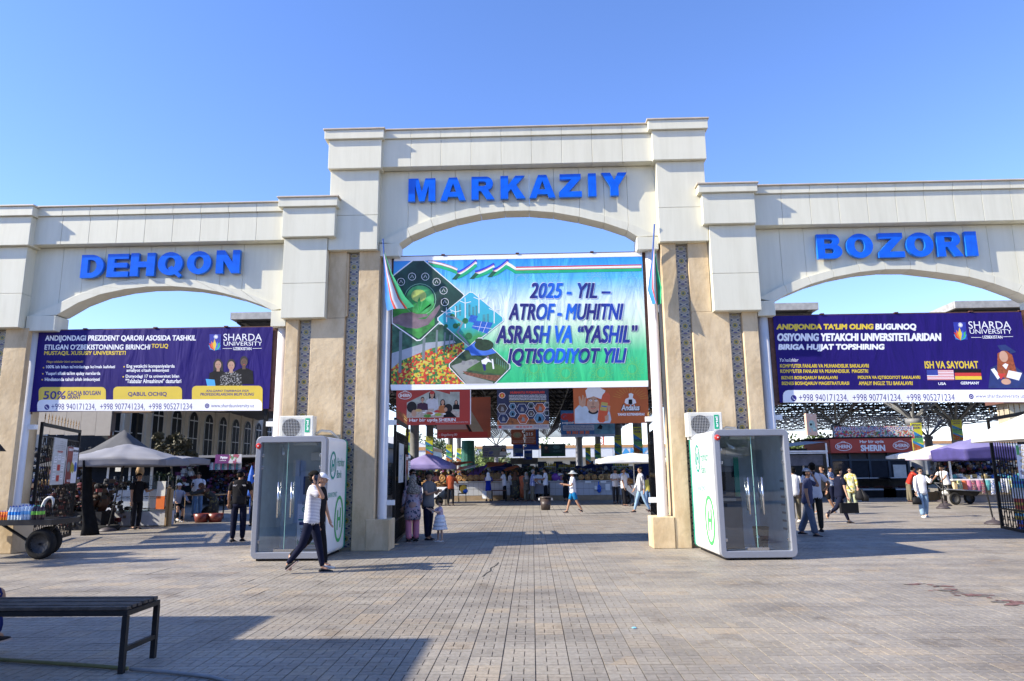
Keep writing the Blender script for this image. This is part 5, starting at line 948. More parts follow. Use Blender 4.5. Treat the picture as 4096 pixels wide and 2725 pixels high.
def f_and(P):    # coordinates of zoomed board 705..1422 x 115..468
    for a in range(14): r_ = R(200+a*11.5); P.band([(1250+95*math.cos(r_), 250+80*math.sin(r_)), (1250+175*math.cos(r_), 250+130*math.sin(r_))] if 250+130*math.sin(r_) > 112 else [(1250+80*math.cos(r_), 250+70*math.sin(r_)), (1250+130*math.cos(r_), 250+120*math.sin(r_))], 2.5, M('ink_gold', (.6, .36, .05)))
    JK = M('print_jacket', (.5, .58, .68), .5, var=.12, scale=3); P.poly([(712, 465), (715, 330), (760, 285), (830, 300), (850, 330), (890, 345), (950, 320), (1010, 300), (1050, 350), (1062, 430), (1050, 465)], JK); P.disc(893, 285, 60, 78, SKINP); P.disc(893, 352, 48, 26, HB); P.disc(893, 300, 50, 62, SKINP)
    P.poly([(835, 225), (822, 150), (850, 118), (960, 118), (1015, 150), (1000, 205), (975, 235), (900, 205)], INKW); P.disc(872, 245, 12, 9, INKW); P.disc(922, 248, 12, 9, INKW); P.disc(872, 246, 5, 5, BLK); P.disc(922, 249, 5, 5, BLK); P.band([(852, 228), (890, 232)], 6, HB); P.band([(905, 234), (942, 232)], 6, HB); P.disc(893, 280, 10, 18, M('ink_skin_dark', (.42, .22, .15))); P.band([(870, 318), (893, 328), (920, 314)], 5, REDP); P.band([(870, 308), (915, 308)], 6, HB)
    P.poly([(760, 290), (755, 205), (770, 200), (785, 250), (792, 190), (805, 195), (803, 250), (818, 205), (828, 215), (820, 290), (790, 310)], SKINP)
    P.poly([(985, 195), (1010, 168), (1045, 172), (1060, 200), (1045, 320), (1010, 440), (985, 460), (950, 458), (930, 430), (945, 330)], M('print_sausage', (.65, .10, .03), .3, var=.06)); P.poly([(975, 260), (1035, 270), (1020, 350), (955, 340)], M('ink_label_gold', (.5, .42, .12))); P.band([(972, 300), (1025, 308)], 10, BLU); P.poly([(1030, 295), (1058, 300), (1050, 360), (1030, 350)], SKINP); P.poly([(1000, 400), (1040, 380), (1035, 440), (1005, 448)], SKINP)
    P.poly([(1195, 270), (1205, 235), (1240, 220), (1238, 185), (1262, 178), (1283, 190), (1275, 225), (1300, 245), (1308, 275), (1270, 290), (1215, 285)], INKW); P.poly([(1235, 240), (1270, 240), (1270, 285), (1232, 285)], BLK)
    P.text('Andalus', 1160, 290, 1338, 350, BLK, .06, .2, grow=2); P.text('Andalus', 1163, 292, 1335, 345, INKW, .04, .2); P.text("YANGI KO‘RINISHDA!", 1126, 372, 1380, 395, INKW, .05)
hsign('hanging_sign', 'orange hanging board with a chef holding a sausage reading Andalus', 'sign', 2292, 1545, 2590, 1694, 36.6, M('board_bright_orange', (.52, .115, .02), .45, var=.08, scale=1), f_and, 'advertisement boards under the hall roof', C=((705, 108), (1422, 108), (705, 468), (1422, 468)), cables=4.2)
def f_gij(P):
    P.text('GIJJA', 592, 375, 760, 445, REDP, .08); P.text('HIJOMA', 602, 455, 760, 475, INKW, .06); P.rect(605, 484, 905, 536, M('print_paleblue', (.4, .45, .55)), 8); P.text('Очищение организма от паразитов', 620, 488, 880, 500, NAVY, .02); P.text('Аскариды, Острицы, Бычий цепень,', 620, 503, 890, 515, NAVY, .02); P.text('Карликовый цепень, Лямблии и другие', 610, 518, 895, 530, NAVY, .02); P.text('90 363 00 30', 642, 542, 856, 570, ORG, .05); P.rect(590, 575, 1100, 598, M('print_paleblue', (.4, .45, .55))); P.text("MANZIL: FARG‘ONA SHAHAR TEMIRYO‘L KO‘CHASI 29-A UY", 605, 579, 1000, 588, NAVY, .02); P.rect(905, 470, 1098, 572, M('print_lab', (.10, .24, .33), .5, var=.5, scale=2)); P.poly([(930, 520), (960, 480), (985, 500), (975, 530)], BLK)
hsign('hanging_sign', 'blue clinic board reading GIJJA and 90 363 00 30, behind the orange board', 'sign', 2242, 1641, 2457, 1748, 44, M('board_blue', (.03, .13, .33), .5), f_gij, 'advertisement boards under the hall roof', C=((582, 340), (1101, 340), (590, 600), (1101, 600)), cables=2.5)
def f_1215(P):
    P.ring(25, 40, 17, 2.5, M('ink_pale_gold', (.5, .4, .25))); P.disc(25, 40, 14, 14, M('print_badge', (.35, .33, .2), var=.6, scale=20)); P.text('QISHLOQ BANK', 50, 6, 92, 14, INKW); P.text('1215', 52, 26, 88, 44, INKW, .05); P.text('+998 (73) 244 54 06', 50, 54, 94, 60, INKW, .02); P.text('+998 (73) 244 54 07', 50, 64, 94, 70, INKW, .02); P.band([(2, 78), (98, 78)], 1.5, INKW); P.text('MAHSULOTLAR NARXI HAQIDA MA‘LUMOT', 6, 84, 94, 90, INKW)
hsign('hanging_sign', 'orange hanging board with the number 1215 in the hall centre', 'sign', 2044, 1715, 2143, 1778, 50, M('board_dull_orange', (.40, .10, .035), .5), f_1215, 'advertisement boards under the hall roof', C=((0, 0), (100, 0), (0, 100), (100, 100)), cables=1.0)
CK = M('board_click_blue', (.01, .07, .36), .45)
hsign('hanging_sign', 'wide royal blue board reading click, behind the orange 1215 board', 'sign', 2093, 1712, 2155, 1800, 53, CK, lambda P: P.text('click', 40, 70, 92, 82, NAVY, .05), 'advertisement boards under the hall roof', C=((0, 0), (100, 0), (0, 100), (100, 100)), cables=1.0)
def f_ck(P): P.rect(6, 35, 94, 70, M('print_bluegrey', (.14, .2, .3), var=.4)); P.ring(14, 84, 6, 3, INKW); P.text('click', 30, 79, 70, 90, NAVY, .05)
hsign('hanging_sign', 'royal blue board left of and below the orange 1215 board', 'sign', 2052, 1776, 2093, 1827, 54.2, CK, f_ck, 'advertisement boards under the hall roof', C=((0, 0), (100, 0), (0, 100), (100, 100)), cables=1.0)
hsign('hanging_sign', 'smallest royal blue board, lowest of those under the 1215 board', 'sign', 2096, 1801, 2129, 1838, 55.2, CK, f_ck, 'advertisement boards under the hall roof', C=((0, 0), (100, 0), (0, 100), (100, 100)), cables=1.0)
def f_grey(P):
    for k, s in enumerate(('ФОТОТЕРАПИЯ', 'ПСОРИАЗ', 'ЭКЗЕМА', 'ВИТИЛИГО', 'АТОПИК ДЕРМАТИТ')): P.text(s, 2, 26+k*14, 8+len(s)*2.6, 34+k*14, NAVY, .05)
    P.text('150 000 СЎМ', 38, 7, 70, 14, NAVY, .05); P.text('+99873 249 22 72', 38, 28, 74, 34, GRN, .05); P.poly([(28, 52), (42, 48), (46, 62), (34, 80), (26, 66)], M('print_fish', (.12, .15, .4))); fig(P, 88, 38, 42, SKINP, HB, INKW, .8, True)
hsign('hanging_sign', 'pale grey skin clinic board with a smiling woman, hung low in the hall', 'sign', 1930, 1782, 2025, 1830, 56, M('board_grey', (.30, .31, .33), .5), f_grey, 'advertisement boards under the hall roof', C=((0, 0), (100, 0), (0, 100), (100, 100)), cables=.4)
def f_mum(P): P.rect(0, 75, 100, 100, M('print_darkgreen', (.01, .09, .05))); fig(P, 22, 28, 42, SKINP, BLK, M('ink_apron', (.05, .05, .06)), .6); P.disc(64, 26, 16, 18, M('ink_crest', (.12, .25, .26)), n=6); P.text('MUMTOZ', 50, 54, 86, 66, M('ink_crest', (.12, .25, .26)), .02)
hsign('hanging_sign', 'dark teal board reading MUMTOZ, hung low right of the blue boards', 'sign', 2163, 1776, 2261, 1826, 58, M('board_teal', (.02, .07, .08), .5), f_mum, 'advertisement boards under the hall roof', C=((0, 0), (100, 0), (0, 100), (100, 100)), cables=.4)
def f_peach(P): P.disc(50, 50, 30, 20, M('print_sage', (.35, .5, .45), var=.4, scale=9)); P.rect(30, 45, 50, 55, BLK); P.rect(20, 70, 40, 85, GREYM); P.rect(55, 60, 90, 82, M('print_sage', (.35, .5, .45))); P.text('Arzon', 36, 6, 60, 12, INKW)
t = hsign('hanging_sign', 'peach hanging board tilted under the roof lattice, seen past the right cabin', 'sign', 3216, 1655, 3272, 1742, 30, M('board_peach', (.62, .40, .30), .5), f_peach, 'advertisement boards under the hall roof', C=((0, 0), (100, 0), (0, 100), (100, 100)), cables=4.0, thick=.1); t.rotation_euler[2] = R(25)
# cctv on a hanging rod
p = at(2098, 1715, 40); t = thing('camera_rod', 'white security cameras on a banded rod hanging in the hall centre', 'camera', (p.x, 40, p.z-.95)); mb = MB(); 
for k in range(6): mb.box(-.035, .035, -.03, .03, .95-k*.16-.15, .95-k*.16, k % 2)
make('rod', mb, [WHITE, BLK], t)
for z, x in ((.78, -.06), (.4, 0), (.0, .02)): make('camera_head', MB().ball((x, -.05, z), .085, .085, .085, 10, 7, 0).ball((x+.02, -.12, z), .04, .03, .04, 8, 5, 1), [WHITE, BLK], t, smooth=True)
make('mount', MB().box(-.04, .04, -.04, .04, .95, 5.0), DARK, t)
# ================================================================ tiled bread counters
TILEW = M('counter_tile', (.48, .50, .54), .2, var=.06, scale=3); PLT = M('counter_plinth', (.30, .22, .14), .7, var=.15); CTOP = M('counter_top', (.5, .5, .5), .4)
def counter(label, x0, x1, y, dp=1.0, h=1.02):
    t = thing('tiled_counter', label, 'counter', ((x0+x1)/2, y, 0)); w = (x1-x0)/2
    make('core', MB().box(-w, w, .02, dp, 0, h), M('grout', (.22, .22, .22), .9), t); make('plinth', MB().box(-w-.03, w+.03, -.03, .02, 0, .27), PLT, t); make('top_slab', MB().box(-w-.06, w+.06, -.1, dp, h, h+.05), CTOP, t)
    n = int((x1-x0)/.30); tw = (x1-x0)/n; me = None
    for i in range(n):
        for j in range(2):
            if me is None: o = make('wall_tile', MB().box(.006, tw-.006, 0, .02, .006, .36-.006), TILEW, t); me = o
            else: o = me.copy(); sc.collection.objects.link(o)
            o.location = (-w+i*tw, 0, .28+j*.365)
    return t
cy = 40.3
counter('white tiled bread counter on the left of the hall floor', -4.6, -1.3, cy+.6); counter('long white tiled bread counter in the centre right of the hall', .95, 5.0, cy-.4)
BRD = M('bread_crust', (.30, .15, .045), .6, var=.4, scale=16); BRD2 = M('bread_pale', (.42, .25, .09), .6, var=.3, scale=16); WICK = M('wicker', (.30, .18, .07), .8, var=.3, scale=30)
def bread(x, y, z, r, label, group, mt=BRD):
    t = thing('round_bread', label, 'bread', (x, y, z), 0, group); mb = MB().lathe([(r*.2, .03), (r*.5, .035), (r*.62, .05), (r*.9, .07), (r, .04), (r*.95, 0), (.01, 0)][::-1], 20)
    o = make('crust', mb, mt, t, smooth=True); o.rotation_euler = (R(78), 0, 0); o.location = (0, 0, r)
    c = make('stamped_center', MB().lathe([(r*.42, .02), (r*.34, .05), (r*.1, .035)], 14), BRD2 if mt is BRD else BRD, t, smooth=True); c.rotation_euler = (R(78), 0, 0); c.location = (0, -.015, r); return t
b1 = None
for sx, lb in ((2325, 'round loaf on the right counter beside the bucket hat, first of the row'), (2350, 'round loaf, second of the row on the right counter'), (2378, 'round stamped loaf in the middle of the right counter row'), (2405, 'plain golden round loaf, fourth on the right counter'), (2440, 'golden round loaf leaning behind the clear bag on the right counter'), (2252, 'small round loaf beside the purple bags on the counter')):
    p = at(sx, 1930, cy-.1); bread(p.x, cy-.15, 1.08, .165, lb, 'round loaves standing on the right counter', BRD if 'golden' not in lb else BRD2)
for k, sx in enumerate((1770, 1800, 1836, 1858, 1882, 1904, 1930)):
    p = at(sx, 1930, cy+.9); bread(p.x, cy+.9, 1.08, .19, f'brown patterned round loaf, {ORD[k]} from the left on the left tiled counter', 'round loaves standing on the left counter', BRD)
def gd(name, label, cat, mb, mt, loc, group=None, smooth=False):
    o = make(name, mb, mt, loc=loc, smooth=smooth); return tag(o, label, cat, group)
p = at(1980, 1920, cy+.9); mb = MB()
for k in range(8): mb.tube([(-.3+k*.085, 0, 0), (-.3+k*.085, .02, .45)], .03, 6)
gd('bread_stack', 'row of upright bread sticks at the end of the left counter', 'bread', mb, WICK, (p.x, cy+.9, 1.07)); 
p = at(2430, 1910, cy); mb = MB()
for k in range(6): mb.box(-.35+k*.11, -.27+k*.11, 0, .3, 0, .35)
gd('bread_rack', 'slanted rack of flat breads behind the golden loaf', 'rack', mb, WICK, (p.x, cy+.4, 1.07))
gd('plastic_bag', 'purple plastic bags standing on the right counter', 'bag', MB().ball((0, 0, .2), .22, .15, .22, 9, 7).ball((.3, 0, .15), .16, .12, .16, 9, 7), M('bag_purple', (.16, .04, .3), .4, var=.3), (at(2222, 1950, cy).x, cy-.1, 1.07), smooth=True)
gd('plastic_bag', 'blue plastic bag hanging on the front of the right counter', 'bag', MB().ball((0, 0, .2), .13, .06, .22, 8, 7).tube([(0, 0, .35), (-.02, 0, .6)], .03, 5), M('bag_blue', (.01, .10, .55), .35, var=.3), (at(2396, 1965, cy-.4).x, cy-.5, .42), smooth=True)
gd('price_board', 'small white price cards hung on the right tiled counter', 'price card', MB().box(-.16, .16, 0, .02, 0, .12).box(.68, 1.0, 0, .02, 0, .12).box(.35, .5, 0, .02, -.35, -.15).box(.95, 1.2, 0, .02, -.4, -.05), WHITE, (at(2352, 1935, cy-.4).x, cy-.53, .93))
# vendor tables of flat bread
def bread_table(label, x, y, rz=0, n=26):
    t = thing('bread_table', label, 'table', (x, y, 0), rz); make('table_top', MB().box(-.75, .75, -.4, .4, .86, .9), WHITE, t)
    cl = MB(); pts = [(-.75, -.41, .9), (.75, -.41, .9), (.25, -.46, .45), (0, -.48, .3), (-.3, -.46, .5)]; cl.add(pts, [(0, 1, 2, 3, 4)]); make('cloth', cl, WHITE, t)
    make('leg', MB().box(-.7, -.66, -.36, -.32, 0, .86).box(.66, .7, -.36, -.32, 0, .86).box(-.7, -.66, .32, .36, 0, .86).box(.66, .7, .32, .36, 0, .86), DARK, t)
    wheel(t, -.45, -.1, .2, .2, .04); wheel(t, .35, -.1, .2, .2, .04); 
    mb = MB(); rnd = random.Random(3)
    for k in range(n*3): mb.ball((rnd.uniform(-.65, .65), rnd.uniform(-.3, .3), .93+rnd.random()*.28*(1-.5*abs(rnd.uniform(-1, 1)))), .13, .12, .025, 9, 4, k % 2)
    o = stuff(make('flat_breads', mb, [BRD, BRD2], None, loc=(x, y, 0), smooth=True)); o.rotation_euler[2] = rz; tag(o, label.replace('table', 'heap of flat breads on the table'), 'bread')
g = gnd(1760, 2035); bread_table('white-draped bread table beside the vendor in the rust shirt', -5.0, 35.6)
g = gnd(2510, 2015); bread_table('bread table under the white umbrella', 5.0, 35.2, .1)
# bin
g = gnd(2183, 2040); t = thing('waste_bin', 'dark brown bin with white handles on the open paving', 'bin', (g.x, g.y, 0)); make('tub', MB().lathe([(.01, .0), (.19, .0), (.235, .52), (.22, .5), (.18, .03)], 24), M('bin_brown', (.045, .03, .025), .45, var=.2), t, smooth=True); make('rim', MB().lathe([(.235, .50), (.255, .51), (.255, .55), (.225, .55)], 24), M('bin_rim', (.06, .045, .04), .4), t, smooth=True); make('handle', MB().box(-.3, -.24, -.04, .04, .4, .5).box(.24, .3, -.04, .04, .4, .5), WHITE, t, bevel=.01)
# ================================================================ umbrellas, tarps and stalls
def umbrella(label, x, y, ztop, zedge, rx, ry, mat, under=None, pole=None, base=True, valance=.14, n=8, rz=0, px=0, py=0, tilt=None, vmat=None):
    t = thing('market_umbrella', label, 'umbrella', (x, y, 0), rz, 'market umbrellas')
    sq = n == 4; pts = []; N = 8 if not sq else 16
    for k in range(N):
        a = 2*math.pi*k/N+(math.pi/4 if sq else 0)
        if sq:
            c_, s_ = math.cos(a), math.sin(a); q = 1/max(abs(c_), abs(s_)); pts.append((rx*c_*q, ry*s_*q, 0 if k % 4 == 0 else .05+.03*(k % 2 == 0)))
        else: pts.append((rx*math.cos(a), ry*math.sin(a), 0))
    V = [(0, 0, ztop)]; N2 = len(pts)
    for f_ in (.35, .7, 1.0):
        for q in pts: V.append((q[0]*f_, q[1]*f_, ztop+(zedge-ztop)*(f_**1.15)+q[2]*f_+random.uniform(-.01, .01)))
    for q in pts: V.append((q[0]*1.01, q[1]*1.01, zedge-valance+random.uniform(-.03, .02)))
    Fc = [(0, 1+k, 1+(k+1) % N2) for k in range(N2)]
    for r_ in range(3): Fc += [(1+r_*N2+k, 1+(r_+1)*N2+k, 1+(r_+1)*N2+(k+1) % N2, 1+r_*N2+(k+1) % N2) for k in range(N2)]
    cm_ = MB().add(V, Fc); cm_.m = [1 if i >= len(Fc)-N2 and vmat else 0 for i in range(len(Fc))]
    o = make('canopy', cm_, [mat, vmat or mat], t, smooth=True); sd_ = o.modifiers.new('u', 'SUBSURF'); sd_.subdivision_type = 'SIMPLE'; sd_.levels = 2; sd_.render_levels = 2; tx = bpy.data.textures.get('creases') or bpy.data.textures.new('creases', 'CLOUDS'); tx.noise_scale = .35; dm = o.modifiers.new('d', 'DISPLACE'); dm.texture = tx; dm.strength = .09; so = o.modifiers.new('s', 'SOLIDIFY'); so.thickness = .012
    if tilt: o.rotation_euler = tilt
    make('pole', MB().tube([(px, py, 0), (0, 0, ztop-.02)], .022, 8), pole or DARK, t)
    mb = MB()
    for q in pts[::2]: mb.tube([(0, 0, zedge-.1), (q[0]*.55, q[1]*.55, ztop+(zedge-ztop)*.56)], .01, 4)
    make('rib', mb, pole or DARK, t)
    if base: make('base', MB().lathe([(.01, 0), (.25, .0), (.25, .03), (.18, .09), (.05, .13), (.03, .2)], 20, c=(px, py, 0)), M('base_dark', (.05, .04, .045), .6), t, smooth=True)
    return t
UW = M('canvas_white', (.74, .73, .70), .8, var=.06, scale=2); ULV = M('canvas_lavender', (.22, .18, .36), .8, var=.1, scale=1); UPU = M('canvas_purple', (.13, .07, .32), .8, var=.15, scale=1); UBL = M('canvas_blue', (.17, .15, .31), .8, var=.15, scale=.8); UOR = M('canvas_orange', (.50, .11, .03), .8, var=.15); UGR = M('canvas_grey', (.22, .22, .245), .85, var=.1, scale=1.2); UCR = M('canvas_cream', (.6, .52, .40), .8, var=.1); UDB = M('canvas_darkblue', (.02, .03, .12), .8, var=.2)  # UGR: shade over the left umbrellas is put into its darker grey
umbrella('big white umbrella entering from the right edge, near the gate', 10.95, 15.0, 2.92, 2.28, 1.62, 1.5, UW, n=8, valance=.10, px=.9)
umbrella('violet-blue square umbrella on a dark pole with round base, right side', 13.1, 21.3, 2.48, 2.12, .84, .84, UBL, n=4, valance=.3, vmat=M('canvas_indigo', (.05, .04, .17), .8), px=.12, py=-.2)
p = at(3660, 1800, 31); umbrella('cream umbrella beside the red shop, right side', p.x+1.0, 31, 2.58, 2.25, .85, .8, UCR, n=4, valance=.1)
p = at(3700, 1830, 28.5); umbrella('pale lavender umbrella in front of the cream one, right side', p.x+.75, 29, 2.42, 2.1, .85, .8, M('canvas_palelilac', (.6, .5, .68), .8), n=4, valance=.2)
p = at(3800, 1835, 33); umbrella('white tarpaulin umbrella over the clothes stall', p.x, 34, 2.5, 2.15, 1.9, 1.0, UW, n=4, valance=.12)
p = at(1714, 1815, 38); umbrella('light purple umbrella behind the family in the central arch', p.x, 38, p.z, p.z-.62, 1.35, 1.2, ULV, n=4, valance=.22, pole=RUST)
p = at(2532, 1812, 33.5); umbrella('white square umbrella over the bread table', p.x, 33.5, p.z, p.z-.36, 1.75, 1.4, UW, n=4, valance=.12, pole=WHITE)
def tarp(label, pts, mat, Y, poles=True):
    P3 = [at(x, y, Y+dy) for x, y, dy in pts]; c = sum(P3, Vector())/len(P3); t = thing('tarpaulin', label, 'tarpaulin', (c.x, c.y, 0), 0, 'sun tarpaulins over the stalls')
    mb = MB(); L = [tuple(p-Vector((c.x, c.y, 0))) for p in P3]; mb.add(L+[(0, 0, c.z+.08)], [(i, (i+1) % len(L), len(L)) for i in range(len(L))]); o = make('sheet', mb, mat, t); so = o.modifiers.new('s', 'SOLIDIFY'); so.thickness = .015
    if poles: make('pole', MB().tube([(L[0][0], L[0][1], 0), L[0]], .025, 6).tube([(L[len(L)//2][0], L[len(L)//2][1], 0), L[len(L)//2]], .025, 6), DARK, t)
tarp('orange tarpaulin right of the light purple umbrella', [(1700, 1870, 0), (1800, 1868, 0), (1893, 1848, 2), (1880, 1845, 3), (1800, 1850, 3)], UOR, 41)
tarp('white and black tarpaulin sloping over the left counter', [(1820, 1885, 0), (1900, 1868, 0), (1912, 1856, 1.5), (1840, 1868, 1.5)], UW, 42)
tarp('purple tarpaulin sagging over the left counter', [(1868, 1903, 0), (1905, 1905, 0), (1945, 1870, 1), (1950, 1858, 1.5), (1900, 1872, 1.5)], UPU, 43)
tarp('long orange-edged tarpaulin in the middle of the hall', [(1930, 1872, 0), (2010, 1860, 0), (2028, 1850, 1.5), (1950, 1848, 2.5)], UOR, 46)
tarp('orange tarpaulin awning left of the dark kiosk', [(2005, 1885, 0), (2030, 1882, 0), (2077, 1866, .5), (2070, 1860, 2), (2030, 1870, 2)], UOR, 44)
tarp('blue tarpaulin behind the orange-edged one', [(1955, 1882, 0), (2020, 1880, 0), (2030, 1870, 2), (1975, 1866, 2)], M('canvas_royal', (.03, .05, .35), .7), 47)
tarp('red tarpaulin behind the light purple umbrella', [(1640, 1872, 0), (1826, 1872, 0), (1826, 1862, 2), (1650, 1862, 2)], UOR, 43.5)
tents = []
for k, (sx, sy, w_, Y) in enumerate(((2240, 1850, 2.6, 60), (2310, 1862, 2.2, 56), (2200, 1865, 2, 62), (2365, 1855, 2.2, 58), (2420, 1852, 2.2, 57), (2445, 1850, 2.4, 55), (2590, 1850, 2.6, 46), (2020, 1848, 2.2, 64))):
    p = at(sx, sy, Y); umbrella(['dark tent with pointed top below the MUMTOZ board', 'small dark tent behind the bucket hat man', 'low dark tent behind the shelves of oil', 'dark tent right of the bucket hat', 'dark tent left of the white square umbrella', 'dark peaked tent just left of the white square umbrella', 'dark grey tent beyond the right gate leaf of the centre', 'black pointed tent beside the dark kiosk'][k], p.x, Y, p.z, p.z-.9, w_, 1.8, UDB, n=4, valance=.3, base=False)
# shelves of oil bottles
def shelf(label, sx0, sx1, y0, y1, Y, cols, backm=None):
    a = at(sx0, y0, Y); b = at(sx1, y1, Y); w_ = b.x-a.x; h_ = a.z-b.z; t = thing('goods_shelf', label, 'shelf', (a.x, Y, 0)); n = 3
    make('frame', MB().box(0, .04, 0, .4, 0, a.z).box(w_-.04, w_, 0, .4, 0, a.z).box(.04, w_-.04, .38, .4, b.z, a.z), GREYM, t)
    for k in range(n+1): make('board', MB().box(.04, w_-.04, 0, .38, b.z+h_*k/n*.98, b.z+h_*k/n*.98+.03), LGREY, t)
    mb = MB(); rnd = random.Random(int(sx0))
    for k in range(n+1):
        m_ = int(w_/.11)
        for i in range(m_):
            r_ = .04; hh = h_/n*.75 if k < n else .25; z = b.z+h_*k/n*.98+.03; mb.lathe([(r_, z), (r_, z+hh*.7), (.015, z+hh*.85), (.015, z+hh)], 6, rnd.randrange(len(cols)), (.1+i*.11, .15, 0))
    tag(stuff(make('bottles', mb, cols, None, loc=(a.x, Y, 0))), 'rows of bottles standing on the '+label, 'bottles'); return t
OIL = [M('oil_yellow', (.40, .28, .02), .15), M('oil_pale', (.45, .38, .08), .15), M('bottle_green', (.1, .2, .04), .2), M('jar_grey', (.3, .3, .28), .2)]
shelf('tall metal shelf behind the man reading in white', 2235-60, 2225, 1868, 1905, 47, OIL[:2]); shelf('shelf of jars under the white square umbrella, left part', 2450, 2520, 1866, 1900, 44, [OIL[2], OIL[3], OIL[1]]); shelf('wide shelf of yellow oil bottles in the hall middle', 2232, 2300, 1872, 1900, 52, OIL[:2])
# dark kiosk in the middle
a = at(2043, 1833, 60); b = at(2152, 1855, 60); t = thing('kiosk', 'dark flat-roofed kiosk in the centre of the hall', 'kiosk', ((a.x+b.x)/2, 60, 0)); w_ = (b.x-a.x)/2
make('wall', MB().box(-w_*.85, w_*.85, .2, 3, 0, b.z-.3), M('kiosk_brown', (.07, .035, .025), .7), t); make('roof', MB().box(-w_, w_, -.3, 3.2, b.z, a.z), M('kiosk_roof', (.10, .095, .09), .7), t); make('window', MB().box(-w_*.6, w_*.6, .17, .2, 1.1, b.z-.45), M('kiosk_glass', (.3, .32, .33), .2), t); make('post', MB().box(-w_*.9, -w_*.9+.1, -.2, -.1, 0, b.z).box(w_*.9-.1, w_*.9, -.2, -.1, 0, b.z), GREYM, t)
# goods on the ground between the stalls: crowded heaps that nobody could count
def heap(label, x0, x1, y0, y1, zmax, cols, n=160, s=.12, seed=1, cat='goods', z0=0.):
    rnd = random.Random(seed); mb = MB()
    for k in range(n):
        s_ = s*rnd.uniform(.5, 1.5); x = rnd.uniform(x0, x1); y = rnd.uniform(y0, y1); z = z0+rnd.uniform(0, zmax-z0)
        if rnd.random() < .5: mb.ball((x, y, z), s_, s_, s_*rnd.uniform(.5, 1.2), 7, 5, rnd.randrange(len(cols)))
        else: T_ = Matrix.Translation((x, y, z)) @ Matrix.Rotation(rnd.uniform(0, 3), 4, 'Z'); mb.box(-s_, s_, -s_*.7, s_*.7, -s_*.6, s_*.8, rnd.randrange(len(cols)), T_)
    return tag(stuff(make('stall_goods', mb, cols, None)), label, cat)
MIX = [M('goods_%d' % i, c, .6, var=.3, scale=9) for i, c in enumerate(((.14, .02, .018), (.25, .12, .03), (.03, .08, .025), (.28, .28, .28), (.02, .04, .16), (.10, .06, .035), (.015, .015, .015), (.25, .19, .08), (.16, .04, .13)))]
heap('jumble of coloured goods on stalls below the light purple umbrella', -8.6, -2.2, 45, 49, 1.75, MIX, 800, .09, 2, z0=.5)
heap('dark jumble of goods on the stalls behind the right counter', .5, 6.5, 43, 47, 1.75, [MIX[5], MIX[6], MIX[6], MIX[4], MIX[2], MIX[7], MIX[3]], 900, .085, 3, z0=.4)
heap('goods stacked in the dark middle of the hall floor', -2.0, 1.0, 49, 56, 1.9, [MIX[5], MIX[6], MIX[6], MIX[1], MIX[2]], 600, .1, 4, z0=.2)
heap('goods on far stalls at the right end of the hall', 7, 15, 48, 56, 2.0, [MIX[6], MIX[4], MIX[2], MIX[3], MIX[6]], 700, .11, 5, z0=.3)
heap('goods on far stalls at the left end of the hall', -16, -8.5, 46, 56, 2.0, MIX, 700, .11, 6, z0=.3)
def table(label, x0, x1, y, h=.8, mt=None, dp=.8, cloth=None):
    t = thing('stall_table', label, 'table', ((x0+x1)/2, y, 0)); w_ = (x1-x0)/2; make('table_top', MB().box(-w_, w_, 0, dp, h-.04, h), mt or WHITE, t)
    for sx in (-1, 1):
        for yy in (.05, dp-.09): make('leg', MB().box(sx*w_*.93-.02, sx*w_*.93+.02, yy, yy+.04, 0, h-.04), DARK, t)
    if cloth: make('cloth', MB().box(-w_-.01, w_+.01, -.02, -.005, h-.55, h), cloth, t)
    return t
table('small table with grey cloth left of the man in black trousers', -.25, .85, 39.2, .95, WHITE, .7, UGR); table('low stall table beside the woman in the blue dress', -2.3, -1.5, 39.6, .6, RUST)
t = thing('folding_chair', 'black folding chair with a yellow and blue bag before the left counter', 'chair', (-3.9, 39.6, 0)); make('seat', MB().box(-.22, .22, -.2, .2, .42, .46), BLK, t); make('backrest', MB().box(-.22, .22, .18, .22, .6, .9), BLK, t); make('leg', MB().tube([(-.2, -.2, 0), (-.2, .2, .9)], .015, 5).tube([(.2, -.2, 0), (.2, .2, .9)], .015, 5).tube([(-.2, .2, 0), (-.2, -.2, .45)], .015, 5).tube([(.2, .2, 0), (.2, -.2, .45)], .015, 5), BLK, t)
gd('bag', 'yellow and blue bag on the black folding chair', 'bag', MB().ball((0, 0, .22), .2, .12, .24, 9, 7, 0).ball((.1, -.04, .12), .16, .1, .14, 8, 6, 1), [M('bag_yellow', (.7, .45, .05)), BLU], (-3.85, 39.6, .46), smooth=True)
# ================================================================ red shop under the right hall
sx0, sx1 = 16.66, 21.2; t = thing('sausage_shop', 'dark glass-fronted meat shop with a red sign reading Har bir uyda SHERIN', 'shop', ((sx0+sx1)/2, 40.2, 0)); w_ = (sx1-sx0)/2; SF = M('shop_frame', (.03, .045, .07), .4, .3)
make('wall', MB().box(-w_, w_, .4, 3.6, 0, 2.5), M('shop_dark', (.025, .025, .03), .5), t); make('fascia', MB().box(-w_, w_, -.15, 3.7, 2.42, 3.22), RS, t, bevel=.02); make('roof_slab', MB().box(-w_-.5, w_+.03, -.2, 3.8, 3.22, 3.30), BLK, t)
a = (625, 425, 1450, 550); fp = Plate(t, 2*w_, .8, ((600, 418), (1455, 418), (600, 556), (1455, 556)), -.155); 
class ZP(Plate):
    def uv(s, x, y): a_, b_ = Plate.uv(s, x, y); return (a_, b_+2.42)
fp = ZP(t, 2*w_, .8, ((600, 418), (1455, 418), (600, 556), (1455, 556)), -.155)
